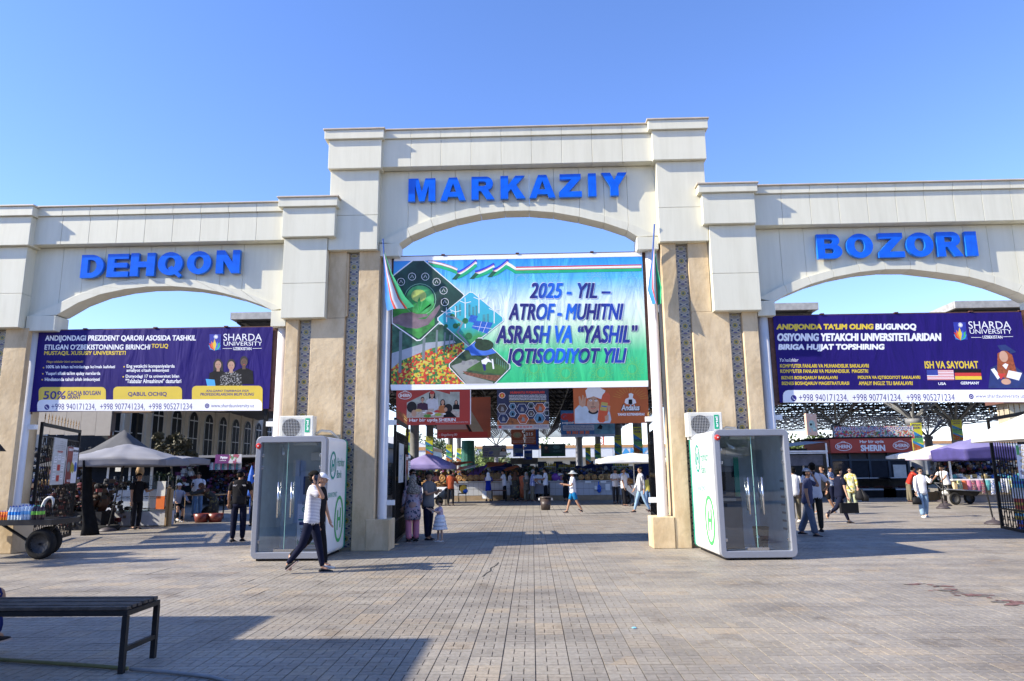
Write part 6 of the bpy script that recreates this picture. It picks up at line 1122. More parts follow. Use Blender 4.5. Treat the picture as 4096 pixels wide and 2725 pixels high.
sherin_logo(fp, 738, 494, 175, 82, RS); sherin_logo(fp, 1335, 490, 172, 80, RS); fp.text('Har bir uyda', 912, 436, 1158, 470, INKW, .03); fp.text('SHERIN', 918, 484, 1164, 538, INKW, .05)
for k in range(5): make('mullion', MB().box(-w_+.1+k*(2*w_-.25)/4, -w_+.22+k*(2*w_-.25)/4, .3, .4, .9, 2.42), SF, t)
make('transom', MB().box(-w_+.1, w_-.03, .28, .39, 1.98, 2.08).box(-w_+.1, w_-.03, .28, .39, .85, .95), SF, t)
for k in range(4): make('pane', MB().box(-w_+.24+k*(2*w_-.25)/4, -w_+.05+(k+1)*(2*w_-.25)/4, .36, .39, 1.0, 1.97), M('shop_pane', (.03, .035, .045), .08), t)
make('lit_opening', MB().box(w_-.95, w_-.25, .33, .355, 1.02, 1.75), M('pale_wall_behind', (.55, .55, .52), .8), t)
for x0 in (-w_+1.1, w_-2.15): 
    dc = make('display_case', MB().box(x0, x0+1.95, -.75, .2, 0, .45), BLK, t); make('case_glass', MB().add([(x0, -.75, .45), (x0+1.95, -.75, .45), (x0+1.95, -.35, 1.02), (x0, -.35, 1.02)], [(0, 1, 2, 3)]), Mglass('case_glass', (.6, .66, .7), .1), dc); make('case_shelf', MB().box(x0, x0+1.95, -.7, .2, .46, .5).box(x0, x0+1.95, -.35, .2, 1.02, 1.06).box(x0, x0+1.95, -.76, -.72, .40, .46), LGREY, dc); make('case_goods', MB().ball((x0+.5, -.3, .55), .3, .15, .07, 8, 5).ball((x0+1.3, -.3, .55), .35, .15, .07, 8, 5), MIX[0], dc)
def f_arz(P): P.rect(0, 0, 100, 100, Mvor('print_groceries', [(.55, .08, .06), (.1, .25, .1), (.6, .6, .55), (.6, .4, .2), (.1, .2, .4), (.65, .6, .6), (.5, .05, .1)], 14)); P.text("ARZONLASHTIRILGAN SAVDO DO‘KONI", 3, 8, 98, 30, INKW, .07, grow=.8); P.text("ARZONLASHTIRILGAN SAVDO DO‘KONI", 3, 8, 98, 30, NAVY, .03)
hsign('shop_banner', 'grocery collage banner reading ARZONLASHTIRILGAN SAVDO DO‘KONI above the red shop', 'banner', 3333, 1705, 3653, 1757, 40.5, INKW, f_arz, C=((0, 0), (100, 0), (0, 100), (100, 100)), cables=.1)
# white framed annex left of the shop
t = thing('market_stall', 'white framed stall with clear awning left of the red shop', 'stall', (13.35, 38.5, 0)); WF = M('stall_white_frame', (.7, .7, .7), .5)
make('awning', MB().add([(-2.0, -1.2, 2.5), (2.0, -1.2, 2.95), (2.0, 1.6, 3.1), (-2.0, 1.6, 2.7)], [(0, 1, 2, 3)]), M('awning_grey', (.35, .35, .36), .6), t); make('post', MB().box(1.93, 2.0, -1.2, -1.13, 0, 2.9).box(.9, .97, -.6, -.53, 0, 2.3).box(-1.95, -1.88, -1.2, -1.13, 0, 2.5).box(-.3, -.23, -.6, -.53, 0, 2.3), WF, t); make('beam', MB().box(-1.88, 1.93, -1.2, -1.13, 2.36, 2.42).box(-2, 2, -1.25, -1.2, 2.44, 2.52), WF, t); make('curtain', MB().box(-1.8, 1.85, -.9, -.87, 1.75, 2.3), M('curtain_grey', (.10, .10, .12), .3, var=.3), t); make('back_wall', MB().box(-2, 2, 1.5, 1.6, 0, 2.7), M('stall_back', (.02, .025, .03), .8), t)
# cream cabin at the far right
t = thing('cream_cabin', 'cream panelled cabin with brown cornice behind the right gate leaf', 'cabin', (19.1, 25.6, 0)); CP = M('cream_panel', (.62, .55, .38), .6, var=.05)
for k in range(6): make('wall_panel', MB().box(-2.7+k*.95, -2.7+k*.95+.94, -1, -.97, 2.9, 3.75), CP, t)
make('core', MB().box(-2.7, 3, -.968, -.4, 2.74, 3.75), M('cabin_core', (.4, .34, .25), .7), t); make('cornice', MB().box(-2.95, 3.2, -1.2, -.2, 3.75, 4.0).box(-2.75, 3.05, -1.03, -.972, 2.74, 2.9), M('cornice_brown', (.13, .06, .045), .5), t); make('dark_front', MB().box(-2.2, 2.9, -.9, -.5, 0, 2.73), BLK, t)
# clothes and bag stall at the right
t = thing('market_stall', 'long white counter of the clothes stall at the right', 'stall', (19.8, 33.3, 0)); make('counter', MB().box(-.5, 3.9, 0, 1, .35, 1.0), M('stall_cream', (.6, .48, .32), .8), t); make('base', MB().box(-.6, 4.0, .05, 1, 0, .35), M('stall_base', (.18, .17, .17), .7), t); make('top', MB().box(-.6, 4.0, -.1, 1.1, 1.0, 1.06), WHITE, t); make('back_shelf', MB().box(.2, 3.9, 2.4, 2.6, 0, 2.3), BLK, t); make('post', MB().box(-.55, -.48, .1, .17, 1.06, 2.4).box(3.8, 3.87, .1, .17, 1.06, 2.4), WHITE, t)
CLO = [Mvor('cloth_print_a', [(.7, .7, .68), (.6, .6, .1), (.1, .2, .25), (.5, .5, .2)], 30), Mvor('cloth_print_b', [(.65, .65, .7), (.03, .1, .35), (.3, .3, .3)], 30), Mvor('cloth_print_c', [(.08, .05, .08), (.4, .05, .1), (.3, .25, .2)], 35), M('cloth_orange', (.7, .15, .05)), WHITE, M('cloth_teal', (.1, .35, .35)), M('cloth_pink', (.55, .2, .3))]
cl0 = None
for k in range(20):
    x = 19.45+k*.21; mb = MB(); h_ = random.uniform(.45, .68); mb.rings([((0, 0, 0), (.11, 0, 0), (0, .05, 0)), ((.01, -.02, -h_*.5), (.125, 0, 0), (0, .06, 0)), ((0, .01, -h_), (.09, 0, 0), (0, .04, 0))], 8)
    o = gd('hanging_garment', f'garment hanging on the right clothes stall, {ORD[k]} from the left end', 'garment', mb, CLO[(k*3+k//4) % 7], (x, 33.15, 1.0), 'garments hanging on the right clothes stall')
heap('folded clothes and toys piled behind the right clothes counter', 19.6, 23.6, 34.6, 35.8, 2.1, [MIX[6], MIX[6], MIX[4], MIX[3], MIX[0], MIX[6], MIX[5]], 620, .07, 9, z0=.9); heap('folded cloths lying on the right clothes counter', 19.4, 23.5, 33.35, 34.1, 1.2, [WHITE, MIX[7], BLU, CLO[5], WHITE], 60, .1, 10, z0=1.08)
heap('vegetables on the stall right of the red shop', 19.9, 21.0, 36.5, 37.5, 1.1, [MIX[2], MIX[2], MIX[0], MIX[7]], 80, .12, 11, z0=.8); table('vegetable stall table right of the red shop', 19.8, 21.1, 36.5, .85, WHITE)
for k in range(3): gd('cardboard_box', ['large cardboard box at the foot of the vegetable stall', 'middle cardboard box by the vegetable stall', 'small cardboard box by the red shop corner'][k], 'box', MB().box(-.28, .28, -.2, .2, 0, .4+.05*k), TAN, (19.6+k*.6, 35.9, 0), 'cardboard boxes by the vegetable stall')
# colourful drink packs behind the right gate leaf
dk = [M('pack_blue', (.02, .1, .5), .3), M('pack_red', (.5, .04, .04), .3), M('pack_aqua', (.05, .4, .55), .3), M('pack_gold', (.6, .4, .05), .3), M('pack_white', (.7, .7, .7), .3)]
pk = None
for j in range(5):
    for i in range(5):
        col = dk[(i*2+j*3) % 5]; gd('drink_pack', f'{["blue", "red", "aqua", "gold", "white"][(i*2+j*3) % 5]} drink pack behind the right gate leaf, {ORD[j]} layer up, {ORD[i]} from the left', 'drink pack', MB().box(-.17, .17, -.14, .14, 0, .27).box(-.172, .172, -.142, .142, .1, .17, 1), [col, dk[(i+j+1) % 5]], (12.75+i*.37, 19.0+.05*(j % 2), j*.272), 'drink packs stacked behind the right gate leaf')
# ================================================================ left side: arched-window building, stalls, tent
BF = M('facade_cream', (.74, .68, .57), .85, var=.08, scale=1, bump=.1); WP = M('window_white_frame', (.6, .62, .64), .4); WG = M('window_dark_glass', (.006, .010, .018), .5, var=.5, scale=3, spec=.06)
bx = -24.3; t = thing('arched_window_building', 'long beige building with tall arched windows behind the left arch', 'building', (bx, 28, 0))
make('wall', MB().box(-9, 0, 0, 46, 0, 6.75), BF, t); make('cornice', MB().box(-9, .25, -.2, 46, 6.75, 7.1).box(0, .12, 0, 46, 6.5, 6.75), M('cornice_cream', (.45, .40, .33), .8), t); make('ground_floor_awning', MB().box(.003, 1.6, 8, 46, 2.45, 2.6), M('awning_dark', (.08, .08, .085), .7), t)
def archwin(parent, y, z0, z1, hw, x=0):
    sp = z1-hw; pts = [(y-hw, z0), (y+hw, z0)]+[(y+hw*math.cos(R(a)), sp+hw*math.sin(R(a))) for a in range(0, 181, 20)]
    def ext(P_, x0, x1): n_ = len(P_); return MB().add([(x0, a, b) for a, b in P_]+[(x1, a, b) for a, b in P_], [tuple(range(n_)), tuple(range(2*n_-1, n_-1, -1))]+[(i, i+n_, (i+1) % n_+n_, (i+1) % n_) for i in range(n_)])
    big = [(y+(a-y)*1.1, sp+(b-sp)*1.04 if b > sp else (z0-.05 if b == z0 else b)) for a, b in pts]
    w0 = make('window', ext(big, x+.003, x+.06), WP, parent); make('pane', ext(pts, x+.055, x+.068), WG, w0)
    make('glazing_bar', MB().box(x+.068, x+.085, y-.035, y+.035, z0, z1-.3).box(x+.068, x+.086, y-hw, y+hw, sp-.05, sp+.03).box(x+.068, x+.086, y-hw, y+hw, z0+(sp-z0)*.5-.03, z0+(sp-z0)*.5+.03), WP, w0)
for k in range(15): archwin(t, 2.4+k*2.42+.05, 2.9, 6.05, .62)
for k in range(15): make('pilaster', MB().box(.003, .10, 3.45+k*2.42, 3.75+k*2.42, 2.62, 6.5), BF, t)
make('stair_block', MB().box(.0, 2.5, 44, 46, 0, 2.4), M('dark_stairs', (.09, .08, .075), .9), t)
# ribbed canopy between building and hall
t = thing('ribbed_canopy', 'grey ribbed metal canopy sloping beside the arched-window building', 'canopy', (-20, 50, 0)); o = make('sheet', MB().add([(-4.3, -10, 6.9), (4.5, -10, 8.0), (4.5, 12, 7.4), (-4.3, 12, 6.3), (-4.3, -10, 7.0), (4.5, -10, 8.1), (4.5, 12, 7.5), (-4.3, 12, 6.4)], [(0, 1, 2, 3), (7, 6, 5, 4), (0, 4, 5, 1), (1, 5, 6, 2)]), Mwave('ribbed_grey', (.30, .30, .31), (.20, .20, .21), 1.6, 'X'), t); make('post', MB().box(-3.6, -3.4, -9, -8.8, 0, 6.9).box(4.2, 4.4, -9, -8.8, 0, 7.9), DARK, t)
# panelled fascia of the near left stall
t = thing('panelled_stall', 'stall with cream panelled fascia behind the left gate leaf', 'stall', (-18.7, 28.3, 0))
for k in range(7): make('fascia_panel', MB().box(-2.6+k*.62, -2.6+k*.62+.61, -.4, -.37, 3.35-.02*k, 4.9), M('fascia_cream', (.33, .29, .24), .6, var=.05), t)
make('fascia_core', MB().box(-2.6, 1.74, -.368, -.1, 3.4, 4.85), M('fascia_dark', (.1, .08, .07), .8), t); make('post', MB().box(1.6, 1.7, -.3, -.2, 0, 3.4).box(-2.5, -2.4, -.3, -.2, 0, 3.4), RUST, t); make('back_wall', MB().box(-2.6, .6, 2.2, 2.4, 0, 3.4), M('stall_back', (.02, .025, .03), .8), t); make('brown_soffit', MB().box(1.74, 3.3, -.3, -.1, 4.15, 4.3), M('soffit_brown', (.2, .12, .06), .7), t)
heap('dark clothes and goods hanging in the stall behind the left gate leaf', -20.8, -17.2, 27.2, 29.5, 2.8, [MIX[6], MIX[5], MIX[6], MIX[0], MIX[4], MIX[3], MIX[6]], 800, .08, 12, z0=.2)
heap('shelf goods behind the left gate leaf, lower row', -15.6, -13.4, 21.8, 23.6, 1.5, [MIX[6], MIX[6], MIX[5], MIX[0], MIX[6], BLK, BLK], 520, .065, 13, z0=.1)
# white window booth
t = thing('white_booth', 'white booth with dark sliding windows behind the left umbrella', 'booth', (-14.9, 25.4, 0)); make('wall', MB().box(-1.3, 1.1, 0, 1.6, 0, 1.12).box(-1.3, 1.1, 0, 1.6, 2.0, 2.3), M('booth_white', (.5, .5, .53), .5), t)
for k in range(3): make('window', MB().box(-1.25+k*.8, -1.25+k*.8+.72, .02, .05, 1.15, 1.98), WG, t); make('window_frame', MB().box(-1.25+k*.8+.72, -1.25+(k+1)*.8, .0, .05, 1.12, 2.0), WP, t)
# umbrella tents on the left
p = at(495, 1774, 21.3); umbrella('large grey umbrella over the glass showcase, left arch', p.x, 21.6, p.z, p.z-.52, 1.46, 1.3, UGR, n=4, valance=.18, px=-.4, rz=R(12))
p = at(497, 1719, 27); t = thing('tent', 'dark grey peaked tent behind the large grey umbrella', 'tent', (p.x, 27, 0)); z_ = p.z; mb = MB(); V = [(0, 0, z_)]
for f_, zf_ in ((.12, z_-.28), (.35, z_-.75), (.7, z_-1.15), (1, z_-1.4)):
    for k in range(16):
        a = 2*math.pi*k/16+math.pi/4; q = 1/max(abs(math.cos(a)), abs(math.sin(a))); V.append((2.1*f_*math.cos(a)*q, 2.1*f_*math.sin(a)*q, zf_))
mb.add(V, [(0, 1+k, 1+(k+1) % 16) for k in range(16)]+[(1+r_*16+k, 1+(r_+1)*16+k, 1+(r_+1)*16+(k+1) % 16, 1+r_*16+(k+1) % 16) for r_ in range(3) for k in range(16)]); make('canopy', mb, M('canvas_darkgrey', (.075, .075, .08), .85, var=.1), t, smooth=True)
make('post', MB().box(-2.05, -2, -2.05, -2, 0, z_-1.4).box(2, 2.05, -2.05, -2, 0, z_-1.4).box(2, 2.05, 2, 2.05, 0, z_-1.4), DARK, t)
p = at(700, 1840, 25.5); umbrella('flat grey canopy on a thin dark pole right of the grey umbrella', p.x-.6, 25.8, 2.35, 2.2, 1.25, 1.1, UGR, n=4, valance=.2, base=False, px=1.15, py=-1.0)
gd('dark_cloth', 'dark cloth draped from the left gate leaf to the ground', 'cloth', MB().rings([((0, 0, 2.1), (.03, 0, 0), (0, .2, 0)), ((.06, 0, 1.5), (.05, 0, 0), (0, .22, 0)), ((.15, 0, .8), (.08, 0, 0), (0, .26, 0)), ((.24, .05, .3), (.13, 0, 0), (0, .28, 0)), ((.30, 0, 0), (.22, 0, 0), (0, .3, 0))], 14), M('sheet_charcoal', (.012, .012, .013), .95, var=.3, spec=.05), (-12.95, 20.3, 0), smooth=True)
# glass showcase
t = thing('glass_showcase', 'glass showcase of knives and tools on a white cabinet, left arch', 'showcase', (-12.95, 23.3, 0)); make('cabinet', MB().box(-.95, .9, 0, .55, .03, .48), M('showcase_white', (.5, .5, .52), .4), t)
for x in (-.95, -.33, .28, .88): make('upright', MB().box(x, x+.02, 0, .02, .48, 1.62).box(x, x+.02, .53, .55, .48, 1.62), STEEL, t)
for z in (.5, .88, 1.25, 1.62):
    make('glass_shelf', MB().box(-.95, .9, 0, .55, z, z+.015), Mglass('shelf_glass', (.6, .7, .7), .15), t)
mb = MB(); rnd = random.Random(4)
for z in (.52, .9, 1.27):
    for k in range(34): T_ = Matrix.Translation((rnd.uniform(-.85, .8), rnd.uniform(.08, .45), z+.03)) @ Matrix.Rotation(rnd.uniform(-.5, .5), 4, 'Z'); mb.box(-.012, .012, -.1, .1, 0, .02, rnd.randrange(3), T_)
make('showcase_goods', mb, [STEEL, BLK, RUST], t)
make('front_glass', MB().add([(-.95, -.01, .48), (.9, -.01, .48), (.9, -.01, 1.62), (-.95, -.01, 1.62)], [(0, 1, 2, 3)]), Mglass('front_glass', (.75, .8, .82), .08), t)
gd('cutting_board', 'pear-shaped wooden board hanging at the glass showcase', 'board', MB().lathe([(.01, 0), (.1, .03), (.13, .15), (.1, .3), (.04, .42), (.025, .55), (.01, .6)], 12), TAN, (-12.95, 23.15, 1.62), smooth=True)
gd('price_sheet', 'white paper sheet hanging left of the wooden board', 'paper', MB().box(-.09, .09, 0, .01, 0, .38), WHITE, (-13.55, 22.9, 1.78))
for k, (x, y) in enumerate(((-14.1, 22.3), (-13.85, 22.1), (-13.65, 22.4))): gd('clay_jug', ['tall brown clay jug left of the showcase', 'front brown clay jug left of the showcase', 'short brown clay jug touching the showcase'][k], 'jug', MB().lathe([(.1, 0), (.2, .25), (.19, .5), (.08, .68), (.09, .78), (.11, .8)], 14), M('clay_brown', (.07, .03, .02), .5, var=.3), (x, y, .75-.1*k), 'brown clay jugs by the showcase', True)
gd('jug_crate', 'dark crate under the brown clay jugs', 'crate', MB().box(-.55, .55, -.35, .35, 0, .55), BLK, (-13.9, 22.25, 0)); gd('tyre_base', 'old car tyre weighting the umbrella pole by the showcase', 'tyre', MB().lathe([(.18, 0), (.34, .01), (.37, .08), (.34, .16), (.18, .17), (.2, .08)], 22), MATS['tyre_rubber'], (-13.05, 21.75, 0), smooth=True)
gd('easel_boards', 'folded wooden boards leaning beside the showcase', 'boards', MB().box(0, .05, 0, .22, 0, 1.25).box(.07, .11, .05, .25, 0, 1.2), TAN, (-11.98, 23.1, 0)); gd('sale_sign', 'orange and white sign board inside the showcase corner', 'sign', MB().box(-.14, .14, 0, .02, 0, .42, 1).box(-.14, .14, 0, .02, .421, .9), [WHITE, ORG], (-12.25, 23.25, .55))
p = at(690, 1830, 33); tree(p.x, 33, 3.9, .95, 2.9, 'small brownish-leaved tree right of the left umbrellas', LF4, 2200, .09, 8, trunk_r=.06, nc=12)
tree(at(640, 1920, 29).x, 29.5, 2.2, .6, 1.2, 'low dark shrub under the flat grey canopy', LF2, 1200, .07, 9, trunk_r=.04, nc=9, name='shrub')
# Pipitto sweet shop row
def f_pip(P): P.rect(0, 0, 52, 100, M('print_violet', (.16, .03, .16), .5, var=.3, scale=3)); P.text('Pipitto', 20, 22, 46, 52, INKW, .06); P.text('KIYIM-KECHAK', 18, 62, 42, 72, INKW, .03); P.rect(52, 0, 100, 100, Mvor('print_sweets', [(.6, .55, .58), (.4, .1, .15), (.6, .6, .6), (.15, .3, .15)], 7)); P.text('+998 90 540 52 10', 70, 84, 98, 94, NAVY, .03)
hsign('shop_banner', 'violet shop banner reading Pipitto in the left background', 'banner', 862, 1818, 967, 1854, 36.5, INKW, f_pip, C=((0, 0), (100, 0), (0, 100), (100, 100)), cables=.0001)
heap('hanging clothes and toys of the shop under the Pipitto banner', at(840, 1900, 37.5).x, at(1000, 1900, 37.5).x, 37.2, 38.8, 2.2, [MIX[6], MIX[6], MIX[5], MIX[4], MIX[8], MIX[0], MIX[3]], 700, .07, 14, z0=.2); heap('pink and white bags hanging left of the Pipitto shop', at(715, 1900, 38).x, at(775, 1900, 38).x, 37.8, 38.4, 2.25, [WHITE, MIX[8], MIX[0], WHITE, MIX[6]], 70, .1, 15, z0=1.1)
gk = None
for k in range(18):
    x = at(845+k*7, 1870, 37).x; gd('hanging_garment', f'small light garment under the violet shop banner, {ORD[k]} from the left', 'garment', MB().box(-.045, .045, 0, .05, -.38, 0), [CLO[1], WHITE, CLO[6], CLO[5]][k % 4], (x, 36.9, 2.25), 'garments hanging under the Pipitto banner')
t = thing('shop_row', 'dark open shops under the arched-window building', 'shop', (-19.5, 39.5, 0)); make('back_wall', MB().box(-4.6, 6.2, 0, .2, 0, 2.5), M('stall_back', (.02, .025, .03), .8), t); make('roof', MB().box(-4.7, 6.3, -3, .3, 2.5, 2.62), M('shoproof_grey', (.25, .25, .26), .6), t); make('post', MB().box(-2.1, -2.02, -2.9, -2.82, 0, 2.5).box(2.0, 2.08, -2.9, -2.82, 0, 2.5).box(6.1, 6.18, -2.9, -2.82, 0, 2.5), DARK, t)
gd('folded_umbrella', 'closed royal blue umbrella standing near the left cabin', 'umbrella', MB().lathe([(.02, 0), (.02, .7), (.22, .75), (.12, 1.6), (.02, 2.0)], 12), BLU, (at(1006, 1900, 30).x, 30, 0)); gd('red_flower_heap', 'red goods on the vendor cart in the left arch', 'goods', MB().ball((0, 0, .05), .35, .18, .07, 9, 5).ball((-.3, 0, .12), .12, .1, .08, 8, 5), MIX[0], (-12.25, 26.6, .93), smooth=True)
table('wooden vendor cart before the man in the white t-shirt', -13.9, -11.7, 26.3, .92, TAN, .8)
wt = bpy.context.scene.objects[-1] if False else None
t = thing('cart_wheels', 'two small wheels under the wooden vendor cart', 'wheels', (-12.8, 26.3, 0)); wheel(t, -.85, -.05, .25, .25, .1); wheel(t, .8, -.05, .25, .25, .1)
for k, (x, y) in enumerate(((-11.65, 25.0), (-11.2, 25.1))): gd('plastic_tub', ['red-brown plastic tub beside the seated man', 'second red-brown plastic tub, nearer the bending woman'][k], 'tub', MB().lathe([(.01, 0), (.2, 0), (.27, .3), (.25, .3), (.19, .02)], 16), M('tub_red', (.16, .03, .02), .4), (x, y, 0), 'red-brown tubs in the left arch', True)
t = thing('stool', 'dark stool carrying the seated old man', 'stool', (-12.9, 25.55, 0)); make('seat', MB().box(-.2, .2, -.2, .2, .44, .48), M('seat_white', (.5, .5, .5)), t)
for a, b in ((-.17, -.17), (.17, -.17), (-.17, .17), (.17, .17)): make('leg', MB().box(a-.012, a+.012, b-.012, b+.012, 0, .44), DARK, t)
t = thing('wooden_bench_board', 'blue notice sign at the very left edge of the frame', 'sign', (-9.72, 13.0, 0)); t.name = 'notice_sign'; 
p = at(16, 1765, 13.3); t.location = (p.x-.53, 13.3, 0); o_ = make('panel', MB().box(-.4, .4, 0, .04, 1.1, 2.14), BLU, t); make('panel_edge', MB().box(.4, .43, 0, .04, 1.1, 2.14), WHITE, t); make('roof', MB().add([(-.5, -.05, 2.15), (.45, -.05, 2.15), (.0, -.05, 2.6), (-.5, .2, 2.15), (.45, .2, 2.15), (.0, .2, 2.6)], [(0, 1, 2), (3, 5, 4), (0, 3, 4, 1), (1, 4, 5, 2), (0, 2, 5, 3)]), DARK, t); make('post', MB().box(-.38, -.32, .04, .08, 0, 2.1), DARK, t)
class ZQ(Plate):
    def uv(s, x, y): a_, b_ = Plate.uv(s, x, y); return (a_, b_+1.1)
zq = ZQ(t, .8, 1.04, ((0, 0), (100, 0), (0, 100), (100, 100)), -.002); zq.text('R', 86, 2, 95, 10, INKW, .05); zq.text('N', 86, 14, 95, 22, INKW, .05); zq.band([(97, 2), (97, 98)], 1.5, INKW)
# ================================================================ far buildings and trees behind the halls
t = thing('long_building', 'long low building with orange band beyond the hall', 'building', (20, 132, 0)); FW = M('far_wall', (.50, .46, .36), .8, var=.06)
make('wall', MB().box(-30, 75, 0, 12, 0, 3.9), FW, t); make('fascia', MB().box(-30.5, 75.5, -1.2, 12, 3.9, 5.6), M('far_fascia', (.62, .64, .66), .6, var=.04), t); make('orange_band', MB().box(-30.6, 75.6, -1.3, 12, 5.6, 6.1), M('far_orange', (.50, .27, .12), .7), t)
for k in range(34): make('window', MB().box(-28+k*3, -26.4+k*3, -.06, -.003, 1.2, 3.2), WG, t)
for k in range(30): make('fascia_joint', MB().box(-29+k*3.4, -28.94+k*3.4, -1.22, -1.203, 3.95, 5.55), MGREY, t)
p = at(2590, 1790, 130); V, Fc = tgeo('ZAMZAM', .05); make('lettering', MB().add([(p.x-20-6+v[0]*2.2, -1.25, 4.2+v[1]*1.6) for v in V], Fc), M('far_letter_blue', (.05, .3, .6)), t)
t = thing('gabled_building', 'pale building with grey ribbed roof and orange fascia beyond the hall, left', 'building', (-22.5, 108, 0)); make('wall', MB().box(-12, 6.5, 0, 14, 0, 3.4), FW, t); make('fascia', MB().box(-12.3, 6.9, -.6, 14, 3.4, 4.8), M('far_fascia', (.62, .64, .66), .6), t); make('orange_band', MB().box(-12.4, 7.0, -.7, 14, 4.8, 5.3), MATS['far_orange'], t); make('roof', MB().add([(-12.3, -.6, 5.3), (6.8, -.6, 5.3), (6.8, 14, 5.3), (-12.3, 14, 5.3), (-9, 6.5, 7.3), (1.5, 6.5, 7.3)], [(0, 1, 5, 4), (1, 2, 5), (2, 3, 4, 5), (3, 0, 4)]), Mwave('far_roof_ribbed', (.42, .42, .42), (.33, .33, .34), 1.2, 'X'), t)
for k in range(3): make('window', MB().box(-6+k*3.6, -4+k*3.6, -.06, -.003, .8, 2.6), WG, t)
for k, (sx, yt, Y, cr, lm, lb) in enumerate(((1690, 1722, 150, 6.5, LF2, 'dark green tree above the ribbed roof, left background'), (1735, 1742, 150, 5, LF, 'mid green tree right of the first above the ribbed roof'), (1900, 1775, 125, 4.5, LF, 'rounded green tree left of the grey clinic board'), (1925, 1792, 112, 5.5, LF3, 'bright green low tree behind the left counter umbrellas'), (1985, 1800, 115, 4.5, LF3, 'bright green tree right of the clinic board'), (1880, 1800, 118, 4.5, LF3, 'bright green tree beside the green netted column'), (2205, 1745, 160, 7, LF, 'broad green tree showing through the roof lattice'), (1940, 1780, 140, 4.5, LF2, 'dark tree tops behind the hall centre'), (3170, 1700, 60, 3.6, LF, 'pale green tree right of the right cabin'), (3290, 1735, 62, 3.4, LF, 'green tree behind the peach board'), (3760, 1795, 150, 4, LF2, 'small round tree top above the blue umbrella'))):
    p = at(sx, yt, Y); tree(p.x, Y, p.z, cr, max(1.2, p.z-cr*.9), lb, lm, 2200, cr*.055, 20+k, trunk_r=.2, nc=18, name='background_tree')
t = thing('crane_mast', 'red lattice mast rising behind the long building', 'mast', (at(2405, 1780, 170).x, 170, 0)); mb = MB()
for s_ in (-.6, .6):
    for q in (-.6, .6): mb.tube([(s_, q, 0), (s_, q, 11)], .12, 4)
for k in range(9): mb.tube([(-.6, -.6, k*1.2), (.6, -.6, k*1.2+1.2)], .08, 4).tube([(.6, -.6, k*1.2), (-.6, -.6, k*1.2+1.2)], .08, 4)
make('lattice', mb, M('mast_red', (.35, .06, .04), .6), t)
for k, (a, b) in enumerate((((-24, 50, 6.5), (-14, 40, 6.6)), ((-24, 46, 5.9), (-13, 38, 6.0)))): tag(make('overhead_cable', MB().tube([a, ((a[0]+b[0])/2, (a[1]+b[1])/2, a[2]-.6), b], .02, 5), BLK), ['upper black cable sagging before the arched windows', 'lower black cable sagging before the arched windows'][k], 'cable')

# ================================================================ the square behind the camera (seen only as reflections in the glass)
t = thing('offscreen_building', 'long two-storey building facing the gateway across the square behind the camera', 'building', (0, -26, 0)); make('wall', MB().box(-45, 45, -8, 0, 0, 7.5), M('offscreen_wall', (.5, .42, .32), .85, var=.1, bump=.2), t); make('parapet', MB().box(-45.3, 45.3, -8.3, .3, 7.5, 8.0), RUST, t)
for k in range(22): make('window', MB().box(-43+k*4, -40.6+k*4, .003, .05, 1.0, 3.0), WG, t); make('window', MB().box(-43+k*4, -40.6+k*4, .003, .05, 4.4, 6.4), WG, t)
for k, (x, y) in enumerate(((-16, -18), (-7, -19), (6, -17), (14, -19))): tree(x, y, 6.5, 2.6, 4.2, ['broad green tree left behind the camera', 'second green tree behind the camera', 'third green tree behind the camera', 'rightmost green tree behind the camera'][k], LF, 1500, .16, 60+k, trunk_r=.16, nc=14)
umbrella('white umbrella standing on the square behind the camera', 5.5, -7, 2.9, 2.3, 1.8, 1.8, UW, n=4, valance=.15); umbrella('cream umbrella standing on the square behind the camera', 9.5, -9, 2.9, 2.3, 1.8, 1.8, UCR, n=4, valance=.15)
# ================================================================ people
SK = [M('skin_%d' % i, c, .55, var=.08, scale=8) for i, c in enumerate(((.42, .24, .16), (.34, .18, .11), (.50, .31, .22), (.25, .13, .08)))]
HR = M('hair_black', (.009, .008, .007), .85, var=.5, scale=60, spec=.12, bump=.8, bscale=90); HG = M('hair_grey', (.25, .25, .25), .6)
TO = {}
def cloth(n, c, **k): return M('cloth_'+n, c, .92, spec=.12, var=k.pop('var', .1), scale=k.pop('scale', 5), bump=.25, bscale=18, **k)
WT = cloth('white', (.70, .70, .74)); BK = cloth('black', (.012, .012, .015), var=.3); NV = cloth('navy', (.009, .011, .028), var=.2); DG_ = cloth('charcoal', (.04, .04, .045)); JN = cloth('jeans', (.12, .2, .33), var=.25); LJ = cloth('light_jeans', (.22, .33, .46), var=.25); KH = cloth('khaki', (.16, .14, .10)); RT = cloth('rust', (.28, .06, .025)); BLc = cloth('royal', (.01, .03, .30)); PLW = cloth('polo_white', (.60, .62, .70)); SLT = cloth('slate_blue', (.06, .065, .12)); GYT = cloth('grey_tee', (.14, .14, .15)); ORc = cloth('orange', (.6, .09, .01)); YLc = cloth('yellow', (.42, .36, .08)); PKc = cloth('pink', (.45, .22, .28)); LBS = cloth('pale_blue', (.30, .33, .42))
STR = Mwave('cloth_striped_polo', (.70, .70, .73), (.16, .16, .26), 13, 'Z', thr=.74); STB = Mwave('cloth_striped_blue', (.45, .48, .6), (.05, .07, .3), 5, 'X', thr=.5)
